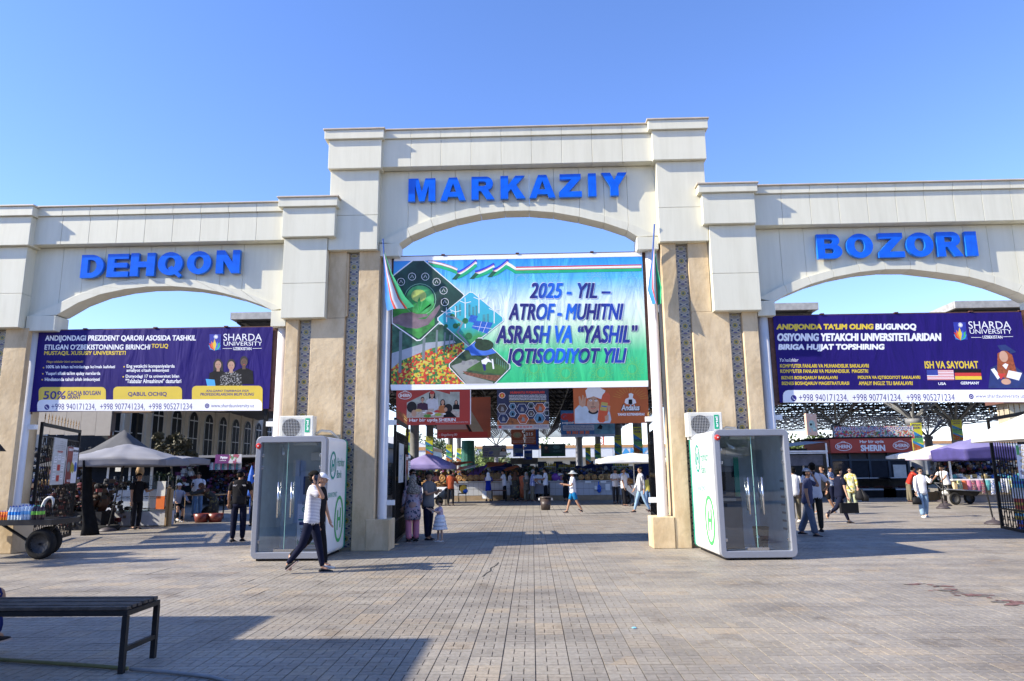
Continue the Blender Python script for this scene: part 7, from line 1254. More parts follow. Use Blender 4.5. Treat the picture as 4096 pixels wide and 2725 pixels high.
FLO = Mvor('cloth_floral', [(.30, .26, .34), (.32, .28, .36), (.04, .05, .10), (.28, .25, .33), (.33, .20, .26), (.30, .27, .35)], 26); YFL = Mvor('cloth_yellow_floral', [(.55, .50, .28), (.5, .38, .05), (.58, .55, .4), (.25, .3, .15)], 16); DFL = Mvor('cloth_dark_floral', [(.012, .012, .012), (.02, .018, .015), (.015, .015, .015), (.10, .09, .03)], 18); CHK = Mvor('cloth_check_scarf', [(.10, .09, .09), (.30, .28, .27), (.12, .11, .1)], 60); BFL = Mvor('cloth_blue_print', [(.1, .14, .25), (.3, .34, .42), (.05, .08, .18)], 20); TRI = Mwave('cloth_plaid_white', (.55, .55, .57), (.12, .12, .15), 3.2, 'X', thr=.62)
SHD = M('shoe_dark', (.012, .012, .016), .7, spec=.2); SHW = M('shoe_white', (.6, .58, .55), .6); SOLE = M('shoe_sole', (.45, .35, .32), .7)
body_q = []
def person(label, x, y, H, face, skin=0, top=None, topk='tee', bot=None, botk='trousers', shoe=SHD, hair='short', hairm=None, legs=((0, 0), (0, 0)), arms=((5, 6, 12, 0), (5, 6, 12, 0)), lean=0, turn=0, nod=0, fat=1., z=None, extras=None, group=None, seat=None, sw=1.):
    """legs: (hip angle forward, knee bend); arms: (forward, outward, elbow bend, inward yaw); right side first"""
    t = thing('person', label, 'person', (x, y, 0), R(face), group); h = H
    hip = Vector((0, 0, .515*h)); ank = []; J = {}
    for i, s in enumerate((-1, 1)):
        a, k = legs[i]; hp = Vector((s*.052*h, 0, .50*h)); kn = hp+Vector((s*.01*h, -math.sin(R(a))*.235*h, -math.cos(R(a))*.235*h)); b = a-k
        an = kn+Vector((0, -math.sin(R(b))*.225*h, -math.cos(R(b))*.225*h)); J[i] = [hp, kn, an, b]
    low = min(J[i][2].z-.04*h-(.0 if abs(J[i][3]) < 25 else .045*h) for i in (0, 1)); dz = -low if seat is None else seat-.44*h
    if seat is not None: dz = seat+.045*h-.50*h
    up = Vector((0, 0, dz))
    for i in (0, 1): J[i][:3] = [p+up for p in J[i][:3]]
    hz = .50*h+dz; piv = Vector((0, 0, hz)); RL = Matrix.Rotation(R(lean), 3, 'X'); RT_ = Matrix.Rotation(R(turn), 3, 'Z')
    def T(v): return piv+RL @ (Vector(v)*h)                   # torso frame, heights above the hip
    neck = T((0, 0, .335)); RH = RL @ Matrix.Rotation(R(turn), 3, 'Z') @ Matrix.Rotation(R(nod-lean*.5), 3, 'X')
    def HD(v): return neck+RH @ (Vector(v)*h)
    A = []
    for i, s in enumerate((-1, 1)):
        f_, o_, e_, q_ = arms[i]; sh = T((s*.108*sw, 0, .305))
        d = Matrix.Rotation(R(f_), 3, 'X') @ Vector((0, 0, -1)) if False else Vector((s*math.sin(R(o_)), -math.sin(R(f_))*math.cos(R(o_)), -math.cos(R(f_))*math.cos(R(o_))))
        el = sh+d*.165*h; g_ = f_+e_; d2 = Vector((math.sin(R(o_))*s*.5, -math.sin(R(g_)), -math.cos(R(g_)))).normalized(); d2 = Matrix.Rotation(R(-q_*s) if True else 0, 3, 'Z') @ d2 if abs(d2.z) < .98 or q_ else d2
        wr = el+d2*.148*h; A.append((sh, el, wr, d2))
    # --- body: one continuous skinned surface
    V, E, RR = [], [], []
    def node(p, r, par=None):
        V.append(tuple(p)); RR.append(r if isinstance(r, tuple) else (r, r)); k = len(V)-1
        if par is not None: E.append((par, k))
        return k
    root = node(T((0, 0, .02)), (.062*h, .045*h)); w1 = node(T((0, 0, .13)), (.058*h*fat, .045*h*fat), root); ch = node(T((0, 0, .25)), (.07*h, .048*h), w1); nk = node(T((0, 0, .325)), (.032*h, .03*h), ch)
    n2 = node(HD((0, 0, .02)), (.03*h, .03*h), nk); ja = node(HD((0, -.012, .055)), (.036*h, .043*h), n2); mid = node(HD((0, -.004, .088)), (.044*h, .054*h), ja); tp = node(HD((0, .004, .122)), (.040*h, .049*h), mid); node(HD((0, .004, .150)), (.02*h, .026*h), tp)
    node(HD((0, -.062, .070)), (.008*h, .008*h), mid)
    for i in (0, 1):
        hp, kn, an, b = J[i]; a_ = node(hp, .042*h, root); b_ = node(kn, .033*h, a_); c_ = node(kn*.6+an*.4, .033*h, b_); d_ = node(an, .02*h, c_); tdir = Vector((0, -math.cos(R(b if abs(b) > 25 else 0)), math.sin(R(b)) if abs(b) > 25 else 0)); node(an+Vector((0, 0, -.02*h))+tdir*.06*h, .018*h, d_)
        sh, el, wr, d2 = A[i]; s = (-1, 1)[i]; a_ = node(sh, .034*h, ch); b_ = node(el, .024*h, a_); c_ = node(wr, .0155*h, b_); p_ = node(wr+d2*.035*h, (.022*h, .014*h), c_)
        side = d2.cross(Vector((0, 1, 0))); side = side.normalized() if side.length > .1 else Vector((1, 0, 0)); cur = side.cross(d2)
        for q in range(4):
            off = side*(q-1.5)*.0115*h; ln = (.036, .042, .040, .032)[q]*h; k1 = node(wr+d2*(.055*h)+off, .0058*h, p_); k2 = node(wr+d2*(.055*h+ln*.6)+off-cur*.006*h, .0052*h, k1); node(wr+d2*(.055*h+ln)+off-cur*.016*h, .0042*h, k2)
        th = node(wr+d2*.03*h+side*s*.028*h, .0062*h, p_); node(wr+d2*.05*h+side*s*.036*h-cur*.006*h, .005*h, th)
    me = bpy.data.meshes.new('body'); bm = bmesh.new(); lay = bm.verts.layers.skin.verify(); bv = []
    for p, r in zip(V, RR): q = bm.verts.new(p); q[lay].radius = r; bv.append(q)
    bv[0][lay].use_root = True
    for a_, b_ in E: bm.edges.new((bv[a_], bv[b_]))
    bm.to_mesh(me); bm.free(); me.materials.append(SK[skin]); bo = bpy.data.objects.new('body', me); sc.collection.objects.link(bo)
    bo.modifiers.new('skin', 'SKIN').use_smooth_shade = True; body_q.append((bo, t))
    sb_ = bo.modifiers.new('sub', 'SUBSURF'); sb_.levels = 1; sb_.render_levels = 1
    X = RL @ Vector((1, 0, 0)); Yv = RL @ Vector((0, 1, 0))
    def limb(mb, pts, rad, n=10, ell=1.): mb.tube(pts, rad, n, 0, True)
    # --- top
    if top is not None:
        mb = MB(); hem = {'tee': -.055, 'long': -.055, 'polo': -.05, 'coat': -.16, 'shirt_open': -.06, 'dress': -.3, 'tunic': -.20, 'robe': -.46, 'uniform': .0}[topk]
        lowz = hem*h; rs = []
        wid = {'dress': .13, 'tunic': .125, 'robe': .15, 'coat': .125}.get(topk, .104); tp_ = [(hem, wid*fat, wid*.8*fat)]
        if hem < -.1: tp_ += [(-.05+.0, .108*fat, .088*fat)]
        tp_ += [(.03, .097*fat, .075*fat), (.10, .090*fat, .070*fat), (.18, .098*(1+(fat-1)*.5), .072*fat), (.25, .108*sw, .068), (.29, .118*sw, .060), (.318, .098*sw, .052), (.340, .060, .044), (.350, .034, .034)]
        for zf, rx, ry in tp_:
            if zf < 0: c = piv+Vector((0, 0, zf*h)) if seat is None else T((0, 0, zf)); u = Vector((rx*h, 0, 0)); v = Vector((0, ry*h, 0))
            else: c = T((0, 0, zf)); u = X*rx*h; v = Yv*ry*h
            if seat is not None and zf < 0: continue
            rs.append((c, u, v))
        mb.rings(rs, 16)
        for i in (0, 1):
            sh, el, wr, d2 = A[i]; s0 = sh+(T((0, 0, .28))-sh)*.25
            if topk in ('tee', 'polo', 'uniform', 'dress_s'): mb.tube([s0, sh, sh*.45+el*.55, sh*.28+el*.72], [.040*h, .041*h, .036*h, .037*h], 10)
            else: mb.tube([s0, sh, el, el*.5+wr*.5, wr], [.040*h, .041*h, .033*h, .028*h, .025*h], 10)
        nmn = {'dress': 'dress', 'robe': 'dress', 'coat': 'coat', 'tunic': 'dress'}.get(topk, 'shirt'); o = make(nmn, mb, top, t, smooth=True); ss = o.modifiers.new('s', 'SUBSURF'); ss.levels = 1; ss.render_levels = 1
        tx = bpy.data.textures.get('folds') or bpy.data.textures.new('folds', 'CLOUDS'); tx.noise_scale = .09; dm = o.modifiers.new('d', 'DISPLACE'); dm.texture = tx; dm.strength = .022; dm.mid_level = .5
    # --- bottom
    if bot is not None:
        mb = MB(); k_ = {'trousers': 1, 'wide': 1, 'shorts': .42, 'slim': 1}[botk]
        mb.rings([(piv+Vector((0, 0, zf*h)) if zf < 0 else T((0, 0, zf)), Vector((rx*h*fat, 0, 0)), Vector((0, ry*h*fat, 0))) for zf, rx, ry in ((-.05, .080, .064), (-.01, .096, .078), (.03, .093, .074), (.06, .086, .066))], 14)
        for i in (0, 1):
            hp, kn, an, b = J[i]; wd = {'trousers': (.056, .046, .040, .037), 'wide': (.058, .052, .050, .055), 'shorts': (.058, .055, .05, .05), 'slim': (.055, .040, .032, .027)}[botk]
            hp2 = hp+Vector((0, 0, .02*h))
            if botk == 'shorts': mb.tube([hp2, hp*.5+kn*.5, hp*.12+kn*.88], [wd[0]*h, wd[1]*h, wd[2]*h], 10)
            else: mb.tube([hp2, hp*.5+kn*.5, kn, kn*.5+an*.5, an+(an-kn).normalized()*.012*h], [wd[0]*h, (wd[0]+wd[1])/2*h, wd[1]*h, wd[2]*h, wd[3]*h], 10)
        o = make('shorts' if botk == 'shorts' else 'trousers', mb, bot, t, smooth=True); ss = o.modifiers.new('s', 'SUBSURF'); ss.levels = 1; ss.render_levels = 1
    # --- shoes
    for i in (0, 1):
        hp, kn, an, b = J[i]; pit = b if abs(b) > 25 else 0; Rm = Matrix.Rotation(R(pit), 3, 'X').to_4x4(); Tm = Matrix.Translation(an) @ Rm
        mb = MB()
        prof = [(.035, .018, -.02), (.028, .030, -.012), (0, .032, -.0), (-.04, .030, -.014), (-.075, .031, -.022), (-.10, .022, -.028)]
        rr_ = []
        for yy, wx, ztop_ in prof: c = Tm @ Vector((0, yy*h, (-.042+(ztop_+.042)/2)*h+.0)); rr_.append((c, (Tm.to_3x3() @ Vector((wx*h, 0, 0))), (Tm.to_3x3() @ Vector((0, 0, (ztop_+.042)/2*h)))))
        mb.rings(rr_, 10); so = make('shoe', mb, shoe, t, smooth=True)
        sb = MB().box(-.03*h, .03*h, -.10*h, .035*h, -.045*h, -.037*h, 0, Tm); make('sole', sb, SOLE if shoe is not SHW else SHW, so)
    # --- hair, face
    hm = hairm or HR; Hc = HD((0, .008, .096)); HM = RH.to_4x4()
    def cap(mb, rx, ry, rz_, cut, c=Hc, front=.0):
        rr_ = []
        for i in range(7):
            a = R(cut+(88-cut)*i/6); rr_.append((c+RH @ Vector((0, (math.cos(a)*front)*h, math.sin(a)*rz_*h)), RH @ Vector((rx*math.cos(a)*h, 0, 0)), RH @ Vector((0, ry*math.cos(a)*h, 0))))
        mb.rings(rr_, 14)
    if hair in ('short', 'bun', 'long', 'kid'):
        mb = MB(); cap(mb, .051, .061, .060, 8, Hc+RH @ Vector((0, .004*h, 0)))
        mb.ball(HD((0, .028, .082)), .046*h, .036*h, .045*h, 12, 7, 0, RH.to_4x4())
        if hair == 'bun': mb.ball(HD((0, .07, .085)), .028*h, .028*h, .028*h, 8, 6)
        if hair == 'long': mb.rings([(HD((0, .03, .1)), RH @ Vector((.052*h, 0, 0)), RH @ Vector((0, .035*h, 0))), (HD((0, .04, .02)), RH @ Vector((.055*h, 0, 0)), RH @ Vector((0, .03*h, 0))), (HD((0, .05, -.05)), RH @ Vector((.045*h, 0, 0)), RH @ Vector((0, .02*h, 0)))], 12)
        make('hair', mb, hm, t, smooth=True)
    elif hair in ('skullcap', 'cap', 'hat', 'pcap'):
        mb = MB(); mb.ball(HD((0, .026, .080)), .046*h, .036*h, .042*h, 12, 7, 0, RH.to_4x4()); make('hair', mb, HR if hm in (HR,) or hair != 'x' else hm, t, smooth=True)
        cm = extras.get('capm', WT) if extras else WT; mb = MB(); cap(mb, .053, .062, .060, 8, HD((0, .006, .100)))
        if hair in ('cap', 'pcap'): mb.rings([(HD((0, -.045, .112)), RH @ Vector((.035*h, 0, 0)), RH @ Vector((0, 0, .004*h))), (HD((0, -.085, .104)), RH @ Vector((.030*h, 0, 0)), RH @ Vector((0, 0, .003*h))), (HD((0, -.105, .099)), RH @ Vector((.016*h, 0, 0)), RH @ Vector((0, 0, .002*h)))], 10)
        if hair == 'hat': mb.rings([(HD((0, .005, .112)), RH @ Vector((.055*h, 0, 0)), RH @ Vector((0, .062*h, 0))), (HD((0, .005, .100)), RH @ Vector((.085*h, 0, 0)), RH @ Vector((0, .09*h, 0))), (HD((0, .005, .085)), RH @ Vector((.115*h, 0, 0)), RH @ Vector((0, .12*h, 0)))], 18, cap=False)
        make('hat' if hair == 'hat' else 'cap', mb, cm, t, smooth=True)
    elif hair == 'scarf':
        mb = MB(); cap(mb, .056, .066, .066, -8, HD((0, .012, .092))); mb.rings([(HD((0, .02, .10)), RH @ Vector((.056*h, 0, 0)), RH @ Vector((0, .05*h, 0))), (HD((0, .02, .04)), RH @ Vector((.056*h, 0, 0)), RH @ Vector((0, .05*h, 0))), (T((0, .0, .33)), X*.08*h, Yv*.06*h), (T((0, .01, .26)), X*.115*h, Yv*.085*h), (T((0, .02, .20)), X*.10*h, Yv*.08*h)], 14); make('headscarf', mb, extras['scarf'], t, smooth=True)
    fc = MB()
    for s in (-1, 1):
        fc.ball(HD((s*.018, -.0545, .086)), .0075*h, .004*h, .0045*h, 6, 5, 0); fc.ball(HD((s*.018, -.056, .098)), .011*h, .003*h, .0025*h, 6, 4, 0)
    fc.ball(HD((0, -.056, .042)), .013*h, .004*h, .0035*h, 6, 4, 1); 
    make('face_features', fc, [HR, M('lips', (.28, .10, .08))], t)
    eb = MB()
    for s in (-1, 1): eb.ball(HD((s*.048, .005, .078)), .006*h, .012*h, .018*h, 6, 5)
    make('ears', eb, SK[skin], t, smooth=True)
    ex = extras or {}
    if 'glasses' in ex: make('sunglasses', MB().ball(HD((-.019, -.06, .088)), .016*h, .005*h, .012*h, 8, 5).ball(HD((.019, -.06, .088)), .016*h, .005*h, .012*h, 8, 5).tube([HD((-.046, -.0, .09)), HD((-.04, -.055, .09)), HD((.04, -.055, .09)), HD((.046, 0, .09))], .003*h, 4), BLK, t)
    if 'phone' in ex: i = ex['phone']; w_ = A[i][2]+A[i][3]*.06*h; M4 = Matrix.Translation(w_+Vector((0, -.01*h, 0))) @ Matrix.Rotation(R(ex.get('pa', 20)), 4, 'X'); make('phone', MB().box(-.004*h, .004*h, -.022*h, .022*h, -.042*h, .042*h, 0, M4) if ex.get('pside', True) else MB().box(-.022*h, .022*h, -.004*h, .004*h, -.042*h, .042*h, 0, M4), M('phone_dark', (.02, .03, .06), .2), t)
    return t, A, J, T, HD, h
def held(name, label, cat, t, p, mb, mt, smooth=True):
    """a bag in a hand is a thing of its own: placed in the world at the hand"""
    q = Matrix.Rotation(t.rotation_euler[2], 3, 'Z') @ Vector(p)+t.location; o = make(name, mb, mt, loc=q, smooth=smooth, rz=t.rotation_euler[2]); return tag(o, label, cat)
ST = ((3, 3), (-3, 2)); WK = ((26, 6), (-18, 32)); WK2 = ((-20, 30), (24, 5)); AD = (4, 7, 10, 0); HOLD = (25, 8, 70, 25); PH = (58, 12, 150, 22)
# -- the two walking men before the left cabin
P1 = person('young man in white and navy striped polo walking right, phone at his ear', -3.62, 12.38, 1.76, 90, 0, STR, 'polo', NV, 'slim', SHD, 'short', legs=((27, 4), (-24, 34)) [::-1], arms=((-12, 6, 14, 0), (48, 10, 118, 8)), lean=3, extras={'phone': 1, 'pa': 10}) if False else person('young man in white and navy striped polo walking right, phone at his ear', -3.83, 12.36, 1.76, 90, 0, STR, 'polo', NV, 'slim', SHD, 'short', legs=((-15, 24), (15, 3)), arms=((58, 12, 150, 22), (-14, 6, 12, 0)), lean=3, extras={'phone': 0, 'pa': 10})
person('man in white cap and black t-shirt walking right behind the striped polo man', -3.86, 12.82, 1.70, 90, 0, BK, 'tee', BK, 'slim', SHW, 'pcap', legs=((-20, 34), (12, 4)), arms=((-2, 5, 14, 0), (8, 5, 10, 0)), lean=3, nod=8, extras={'capm': WT})
# -- guard and others on the left
G1 = person('guard in black uniform and cap seen from behind, lettering across his back', -7.42, 17.95, 1.80, 188, 1, BK, 'uniform', NV, 'trousers', SHD, 'cap', legs=((2, 2), (-2, 2)), arms=((12, 12, 35, 0), (4, 12, 24, 0)), fat=1.08, extras={'capm': NV}, sw=1.06)
t = G1[0]; mb = MB().box(-.17, .17, .098, .106, 1.355, 1.40); bd = make('back_patch', mb, BLK, t); V, Fc = tgeo('MILLIY GVARDIYA', .04); xa = max(v[0] for v in V); make('lettering', MB().add([(.155-.31*v[0]/xa, .108, 1.364+.03*v[1]/.7) for v in V], Fc), INKW, bd)
make('belt_bag', MB().box(-.18, .02, .09, .2, .92, 1.12), BLK, t, bevel=.02); make('holster', MB().box(.15, .2, -.05, .08, .8, 1.0), BLK, t, bevel=.015); make('bag_strap', MB().tube([(.13, .02, 1.5), (.0, .13, 1.3), (-.12, .15, 1.1)], .014, 5), BLK, t)
person('man in black t-shirt standing in profile at the glass showcase', -12.45, 22.25, 1.74, 60, 1, BK, 'tee', BK, 'trousers', SHD, 'short', legs=ST, arms=(AD, (25, 4, 75, 10)))
OM = person('old man in pale blue shirt and white skullcap sitting on a stool with a stick', -12.85, 25.5, 1.68, 52, 1, LBS, 'long', BK, 'trousers', SHW, 'skullcap', hairm=HG, legs=((84, 84), (70, 88)), arms=((32, 14, 30, 8), (28, 10, 40, 10)), lean=14, seat=.48, extras={'capm': WT})
tag(make('walking_stick', MB().tube([(-12.30, 25.05, 0), (-12.36, 25.15, .92), (-12.42, 25.2, .95)], .012, 6), TAN), 'thin pale walking stick held by the seated old man', 'walking stick')
person('child in white t-shirt and cap standing behind the seated old man', -13.9, 29.2, 1.42, 175, 1, WT, 'tee', LJ, 'slim', SHW, 'skullcap', legs=ST, arms=(AD, AD))
person('man in white t-shirt looking at his phone behind the wooden cart', -13.35, 28.2, 1.76, 8, 1, WT, 'tee', JN, 'trousers', SHD, 'short', legs=ST, arms=((18, 8, 92, 30), (12, 12, 40, 10)), fat=1.12, nod=14, extras={'phone': 0, 'pside': False})
person('woman in long dark floral dress and brown scarf bending over the tubs', -11.65, 25.9, 1.58, -62, 1, DFL, 'robe', None, 'trousers', SHD, 'scarf', legs=ST, arms=((70, 8, 20, 10), (62, 8, 25, 10)), lean=52, fat=1.2, extras={'scarf': cloth('brown_scarf', (.09, .045, .03))})
person('man in beige cap and dark shirt standing behind the guard', -9.0, 23.0, 1.66, 140, 1, BK, 'long', DG_, 'trousers', SHD, 'cap', legs=ST, arms=(AD, AD), extras={'capm': cloth('beige', (.30, .25, .2))})
# -- family inside the central arch
F1 = person('woman in pale floral dress and checked headscarf standing by the central gate', -2.95, 17.55, 1.62, 200, 0, FLO, 'tunic', PKc, 'wide', SHD, 'scarf', legs=((4, 3), (-4, 3)), arms=((8, 8, 40, 10), (4, 8, 18, 0)), fat=1.15, turn=-30, extras={'scarf': CHK})
make('hood_pompom', MB().ball((.02, .13, .86), .11, .07, .11, 10, 8), cloth('dusty_pink', (.34, .22, .20)), F1[0], smooth=True); make('hem_skirt', MB().lathe([(.19, .52), (.21, .62), (.19, .85), (.16, 1.0)], 16), FLO, F1[0], smooth=True)
person('dark-haired man with glasses standing behind the woman in floral dress', -3.08, 18.25, 1.76, 40, 1, BK, 'tee', DG_, 'trousers', SHD, 'short', legs=ST, arms=(AD, AD), extras={'glasses': 1})
person('man in grey t-shirt and black cap with folded arms beside the floral dress', -2.62, 17.95, 1.70, 60, 1, GYT, 'tee', NV, 'trousers', SHD, 'pcap', legs=((4, 2), (-4, 2)), arms=((20, 6, 85, 50), (18, 6, 90, 50)), fat=1.06, extras={'capm': BK})
C1 = person('toddler girl in white tiered dress drinking near the central gate', -2.27, 17.5, .97, -55, 2, cloth('pale_pink', (.55, .42, .50)), 'tee', None, 'trousers', SHW, 'kid', legs=((3, 2), (-3, 2)), arms=((58, 6, 62, 14), (55, 6, 66, 14)), fat=1.1, sw=.9)
C1[0].name = 'person'; fr = MB()
for k in range(4): z_ = .58-k*.085; fr.lathe([(.10+k*.018, z_+.05), (.135+k*.02, z_-.035), (.13+k*.02, z_-.04), (.09+k*.018, z_+.0)], 20)
make('tiered_skirt', fr, WT, C1[0], smooth=True); make('cup', MB().lathe([(.02, .68), (.025, .75)], 10, c=(0, -.2, 0)), M('cup_clear', (.5, .5, .55), .2), C1[0])
# -- people in the hall
def gp_(sx, sy): g = gnd(sx, sy); return g.x, g.y
x, y = gp_(1797, 2026); person('bread seller in rust shirt and black trousers seen from behind', x, 35.2, 1.72, 165, 1, RT, 'long', BK, 'slim', SHD, 'short', legs=((3, 2), (-3, 2)), arms=((40, 10, 30, 10), (20, 10, 30, 0)))
W1_ = person('woman in royal blue dress and white headscarf facing the left counter', -2.5, 40.2, 1.6, 170, 1, BLc, 'tunic', BK, 'slim', SHD, 'scarf', legs=ST, arms=(HOLD, HOLD), extras={'scarf': WT})
held('shopping_bag', 'white and beige shopping bags hanging before the woman in royal blue', 'bag', W1_[0], (0, .18, .12), MB().box(-.28, .02, -.06, .06, 0, .45, 0).box(.05, .3, -.06, .06, .02, .42, 1), [M('bag_beige', (.4, .33, .25)), WHITE], False)
person('man in white t-shirt reaching forward at the low stall table', at(2018, 1990, 40).x, 40.3, 1.72, -80, 1, WT, 'tee', BK, 'trousers', SHD, 'short', legs=ST, arms=((40, 5, 50, 5), (36, 5, 50, 5)), lean=6, nod=10)
person('woman in long dark patterned dress standing left of the orange dress', at(2062, 1990, 39.5).x, 39.6, 1.62, 150, 1, DFL, 'robe', None, 'trousers', SHD, 'scarf', legs=ST, arms=(AD, AD), fat=1.35, extras={'scarf': cloth('brown_scarf', (.09, .045, .03))})
person('woman in bright orange dress half hidden in the hall crowd', at(2090, 1990, 41).x, 41.2, 1.6, 180, 1, ORc, 'robe', None, 'trousers', SHD, 'bun', legs=ST, arms=(AD, AD), fat=1.0)
E1_ = person('elderly woman in patterned jacket and trousers carrying a patterned bag', at(2107, 1990, 39.3).x, 39.2, 1.6, 25, 1, cloth('drab', (.14, .12, .09), var=.5, scale=25), 'coat', KH, 'wide', SHD, 'scarf', legs=ST, arms=((20, 10, 60, 20), AD), fat=1.1, extras={'scarf': cloth('pale_scarf', (.3, .27, .24))})
person('grey-haired man in blue and white striped shirt in the middle of the hall', at(2130, 1990, 39).x, 39.0, 1.74, 95, 0, STB, 'polo', KH, 'trousers', SHD, 'short', hairm=HG, legs=ST, arms=((15, 6, 40, 5), AD), fat=1.15, lean=5)
person('man in white t-shirt and black trousers looking down by the cloth table', at(2183, 1990, 39).x, 38.9, 1.80, -88, 1, WT, 'tee', BK, 'trousers', SHD, 'short', legs=((3, 2), (-3, 2)), arms=((22, 4, 72, 10), (20, 4, 70, 10)), fat=1.1, nod=18)
person('man in white t-shirt seen behind the striped shirt man', at(2155, 1990, 42).x, 42.2, 1.66, 10, 1, WT, 'tee', BK, 'trousers', SHD, 'short', legs=ST, arms=(HOLD, HOLD), nod=14)
person('seller in white t-shirt behind the right counter, back turned', at(2240, 1990, 43).x, 42.2, 1.74, 185, 1, WT, 'tee', BK, 'trousers', SHD, 'short', legs=ST, arms=(AD, AD))
person('woman in long black dress looking at her phone by the counter', at(2263, 1990, 38.8).x, 38.6, 1.66, 80, 1, BK, 'robe', None, 'trousers', SHD, 'scarf', legs=ST, arms=((30, 6, 80, 10), (25, 6, 80, 10)), fat=1.0, extras={'scarf': BK})
for k, (sx, Y, m_, fc_) in enumerate(((1850, 45, BK, 0), (1890, 46, RT, 20), (1910, 47, DG_, -30), (1990, 46, KH, 60), (2040, 44, WT, 100), (2075, 45.5, DG_, -60), (2200, 45, YLc, 30), (2330, 46, DG_, 10), (2360, 45.5, NV, -20), (1745, 45, cloth('pinkish', (.5, .25, .25)), 0))):
    person(['shopper in black behind the left bread row', 'shopper in rust behind the left bread row', 'shopper in charcoal near the purple tarpaulin', 'shopper in khaki behind the bread stick stack', 'shopper in white behind the dark patterned dress', 'shopper in charcoal behind the orange dress', 'shopper in yellow behind the black trousers man', 'seller in charcoal behind the stamped loaf', 'seller in navy behind the golden loaf', 'shopper in pink under the light purple umbrella'][k], at(sx, 1990, Y).x, Y, 1.62+.02*(k % 4), fc_, 1, m_, 'tee' if k % 2 else 'long', BK, 'trousers', SHD, ['short', 'bun', 'short'][k % 3], legs=ST, arms=(HOLD, AD))
B1_ = person('boy in grey bucket hat, white t-shirt and blue shorts walking left', 1.56, 27.95, 1.66, -88, 1, WT, 'tee', cloth('shorts_blue', (.01, .14, .33), var=.2), 'shorts', SHD, 'hat', legs=((20, 4), (-20, 12)), arms=((20, 6, 82, 10), (14, 6, 84, 20)), turn=0, extras={'capm': M('hat_grey', (.36, .38, .38), .8)}, sw=1.0)
bk = MB()
for s in (0, 1): bk.add([(.11+.0*s, .05-.09, 1.12+.16*s) if False else (.0, .0, 0)]*3, [(0, 1, 2)]) if False else None
make('shirt_print', MB().box(-.07, .07, .108, .113, 1.02, 1.03).box(-.07, .07, .108, .113, 1.14, 1.15).box(-.07, .07, .108, .113, 1.26, 1.27).add([(-.07, .115, 1.04), (.07, .115, 1.13), (-.07, .115, 1.13)], [(0, 1, 2)]).add([(.07, .115, 1.16), (-.07, .115, 1.25), (.07, .115, 1.25)], [(0, 1, 2)]), BLK, B1_[0])
x, y = gp_(2468, 2016); person('man in white t-shirt counting something at the end of the counter', x, 35.8, 1.74, 12, 1, WT, 'tee', DG_, 'trousers', SHD, 'short', legs=((6, 2), (-6, 2)), arms=((22, 8, 78, 35), (22, 8, 78, 35)), nod=22)
person('bald man in pale shirt standing behind the counter end', at(2500, 1990, 38).x, 38, 1.76, 0, 1, PLW, 'polo', DG_, 'trousers', SHD, 'none', legs=ST, arms=(AD, AD))
x, y = gp_(2503, 2026); person('man in white t-shirt and black trousers turning beside the bread table', x, 33.3, 1.72, 60, 1, WT, 'tee', BK, 'trousers', SHD, 'short', legs=((8, 2), (-6, 4)), arms=((6, 8, 12, 0), (14, 14, 16, 0)), fat=1.12, turn=-40)
x, y = gp_(2574, 2020); person('child in yellow shirt and jeans beyond the white umbrella pole', x, 32.6, 1.42, 170, 1, YLc, 'tee', JN, 'trousers', SHD, 'short', legs=ST, arms=(HOLD, AD))
person('young man in white striped shirt and light jeans walking left by the gate', 4.12, 27.4, 1.76, -80, 1, TRI, 'long', LJ, 'slim', SHD, 'short', legs=((20, 4), (-14, 14)), arms=((10, 6, 20, 0), (-10, 8, 14, 0)))
# -- right group
person('man in white t-shirt and khaki trousers walking away at the left of the group', 8.05, 22.3, 1.68, 170, 1, WT, 'tee', KH, 'trousers', SHW, 'short', legs=((8, 2), (-12, 14)), arms=((4, 10, 14, 0), (4, 10, 14, 0)), fat=1.05)
person('broad man in pale polo shirt and dark trousers standing with hand on hip', 7.45, 19.2, 1.82, 172, 3, PLW, 'polo', cloth('olive_dark', (.03, .03, .028)), 'trousers', SHD, 'short', legs=((3, 2), (-3, 2)), arms=((-8, 38, 70, 30), (10, 12, 30, 0)), fat=1.16, sw=1.08)
person('bearded man in slate polo and grey skullcap holding a phone to his ear', 6.84, 18.1, 1.68, 62, 1, SLT, 'polo', cloth('washed_blue', (.10, .12, .17), var=.2), 'wide', SHD, 'skullcap', legs=((12, 4), (-12, 12)), arms=((-4, 8, 14, 0), (58, 12, 150, 22)), lean=4, fat=1.08, extras={'capm': M('cap_grey', (.25, .27, .32), .8), 'phone': 1})
x, y = gp_(3303, 2059); person('young man in black t-shirt and shorts with white shoes walking left', x, 26.0, 1.76, -70, 1, BK, 'tee', BK, 'shorts', SHW, 'short', legs=((22, 4), (-20, 14)), arms=((20, 6, 80, 20), AD))
NP = person('man in navy polo striding right with a black briefcase', 9.25, 21.9, 1.72, 100, 2, NV, 'polo', NV, 'slim', SHD, 'short', legs=((-30, 34), (24, 4)), arms=((4, 6, 8, 0), (10, 6, 12, 0)), lean=4, fat=1.08)
held('briefcase', 'black soft briefcase carried by the man in navy polo', 'briefcase', NP[0], NP[1][0][2]+Vector((-.02, -.0, -.48)), MB().box(-.05, .05, -.28, .28, 0, .30).tube([(0, -.08, .3), (0, -.06, .42), (0, .06, .42), (0, .08, .3)], .012, 5), BLK, False)
x, y = gp_(3412, 2030); YW = person('woman in yellow floral coat and sunglasses facing left', 13.4, 30.5, 1.66, -35, 2, YFL, 'coat', cloth('sage', (.35, .38, .26)), 'wide', SHD, 'bun', legs=((6, 2), (-5, 4)), arms=((14, 8, 50, 10), (4, 10, 10, 0)), fat=1.1, extras={'glasses': 1})
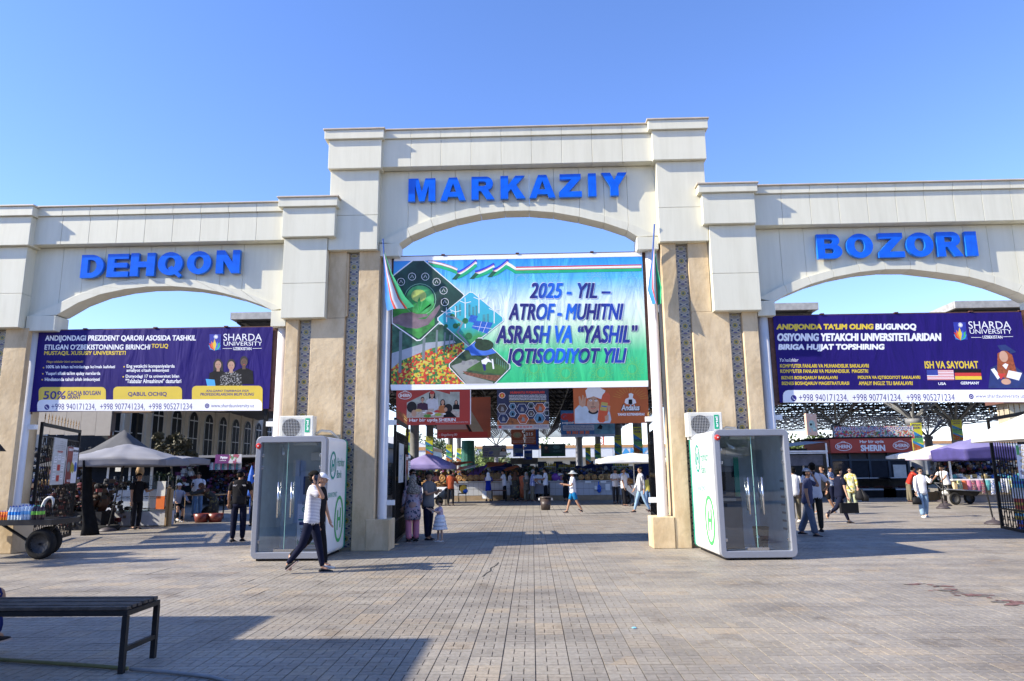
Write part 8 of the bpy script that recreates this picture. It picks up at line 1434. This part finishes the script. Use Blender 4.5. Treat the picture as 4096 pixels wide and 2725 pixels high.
held('shopping_bag', 'black bags hanging from the hand of the woman in yellow', 'bag', YW[0], YW[1][1][2]+Vector((.05, .0, -.52)), MB().rings([((0, 0, 0), (.17, 0, 0), (0, .09, 0)), ((0, 0, .12), (.19, 0, 0), (0, .10, 0)), ((0, 0, .3), (.13, 0, 0), (0, .05, 0)), ((0, 0, .5), (.03, 0, 0), (0, .02, 0))], 9).rings([((.2, .05, -.05), (.13, 0, 0), (0, .09, 0)), ((.21, .05, .15), (.15, 0, 0), (0, .1, 0)), ((.1, .03, .45), (.02, 0, 0), (0, .02, 0))], 7), BLK)
person('person in blue printed shirt standing before the shop door', at(3330, 1990, 33).x, 33, 1.70, 40, 1, BFL, 'polo', NV, 'trousers', SHD, 'short', legs=ST, arms=(HOLD, AD))
person('child in white shirt behind the navy polo man', at(3384, 1990, 31).x, 31.5, 1.35, 20, 1, WT, 'tee', NV, 'trousers', SHD, 'short', legs=ST, arms=(AD, AD))
JW = person('woman in open white shirt, sunglasses and light jeans walking forward, phone in hand', 12.95, 24.2, 1.64, -4, 2, WT, 'shirt_open', LJ, 'wide', SHW, 'bun', legs=((8, 2), (-8, 10)), arms=((8, 10, 12, 0), (34, 10, 104, 20)), extras={'glasses': 1, 'phone': 1, 'pside': False})
held('handbag', 'black handbag carried by the woman in light jeans', 'bag', JW[0], JW[1][0][2]+Vector((-.02, -.03, -.40)), MB().rings([((0, 0, 0), (.15, 0, 0), (0, .06, 0)), ((0, 0, .1), (.15, 0, 0), (0, .07, 0)), ((0, 0, .24), (.09, 0, 0), (0, .03, 0))], 10).tube([(-.07, 0, .22), (0, 0, .40), (.07, 0, .22)], .009, 5), BLK)
person('man in white shirt bending to push the box hand cart', 18.75, 32.9, 1.76, -62, 1, WT, 'tee', BK, 'trousers', SHD, 'short', legs=((10, 12), (-20, 10)), arms=((48, 6, 10, 5), (44, 6, 14, 5)), lean=24, fat=1.08)
person('man in dark red t-shirt leaning behind the woman in light jeans', 17.7, 34.2, 1.72, 75, 1, cloth('dark_red', (.35, .035, .025)), 'tee', KH, 'trousers', SHD, 'short', legs=ST, arms=((50, 8, 10, 5), (45, 8, 14, 0)), lean=24)
person('person in dark blue clothes sitting on the bench, mostly cut by the left edge', -5.33, 6.62, 1.74, 178, 1, cloth('deep_blue', (.012, .02, .10), var=.2), 'long', cloth('deep_blue', (.012, .02, .10), var=.2), 'trousers', SHD, 'short', legs=((80, 82), (76, 84)), arms=((4, 6, 20, 0), (4, 6, 20, 0)), seat=.56)
# turn the skin skeletons into finished bodies
bpy.context.view_layer.update(); dg = bpy.context.evaluated_depsgraph_get(); res = []
for bo, t in body_q: res.append(bpy.data.meshes.new_from_object(bo.evaluated_get(dg)))
for (bo, t), me in zip(body_q, res):
    bo.modifiers.clear(); bo.data = me; me.name = 'body'; bo.parent = t
    me.polygons.foreach_set('use_smooth', [True]*len(me.polygons))
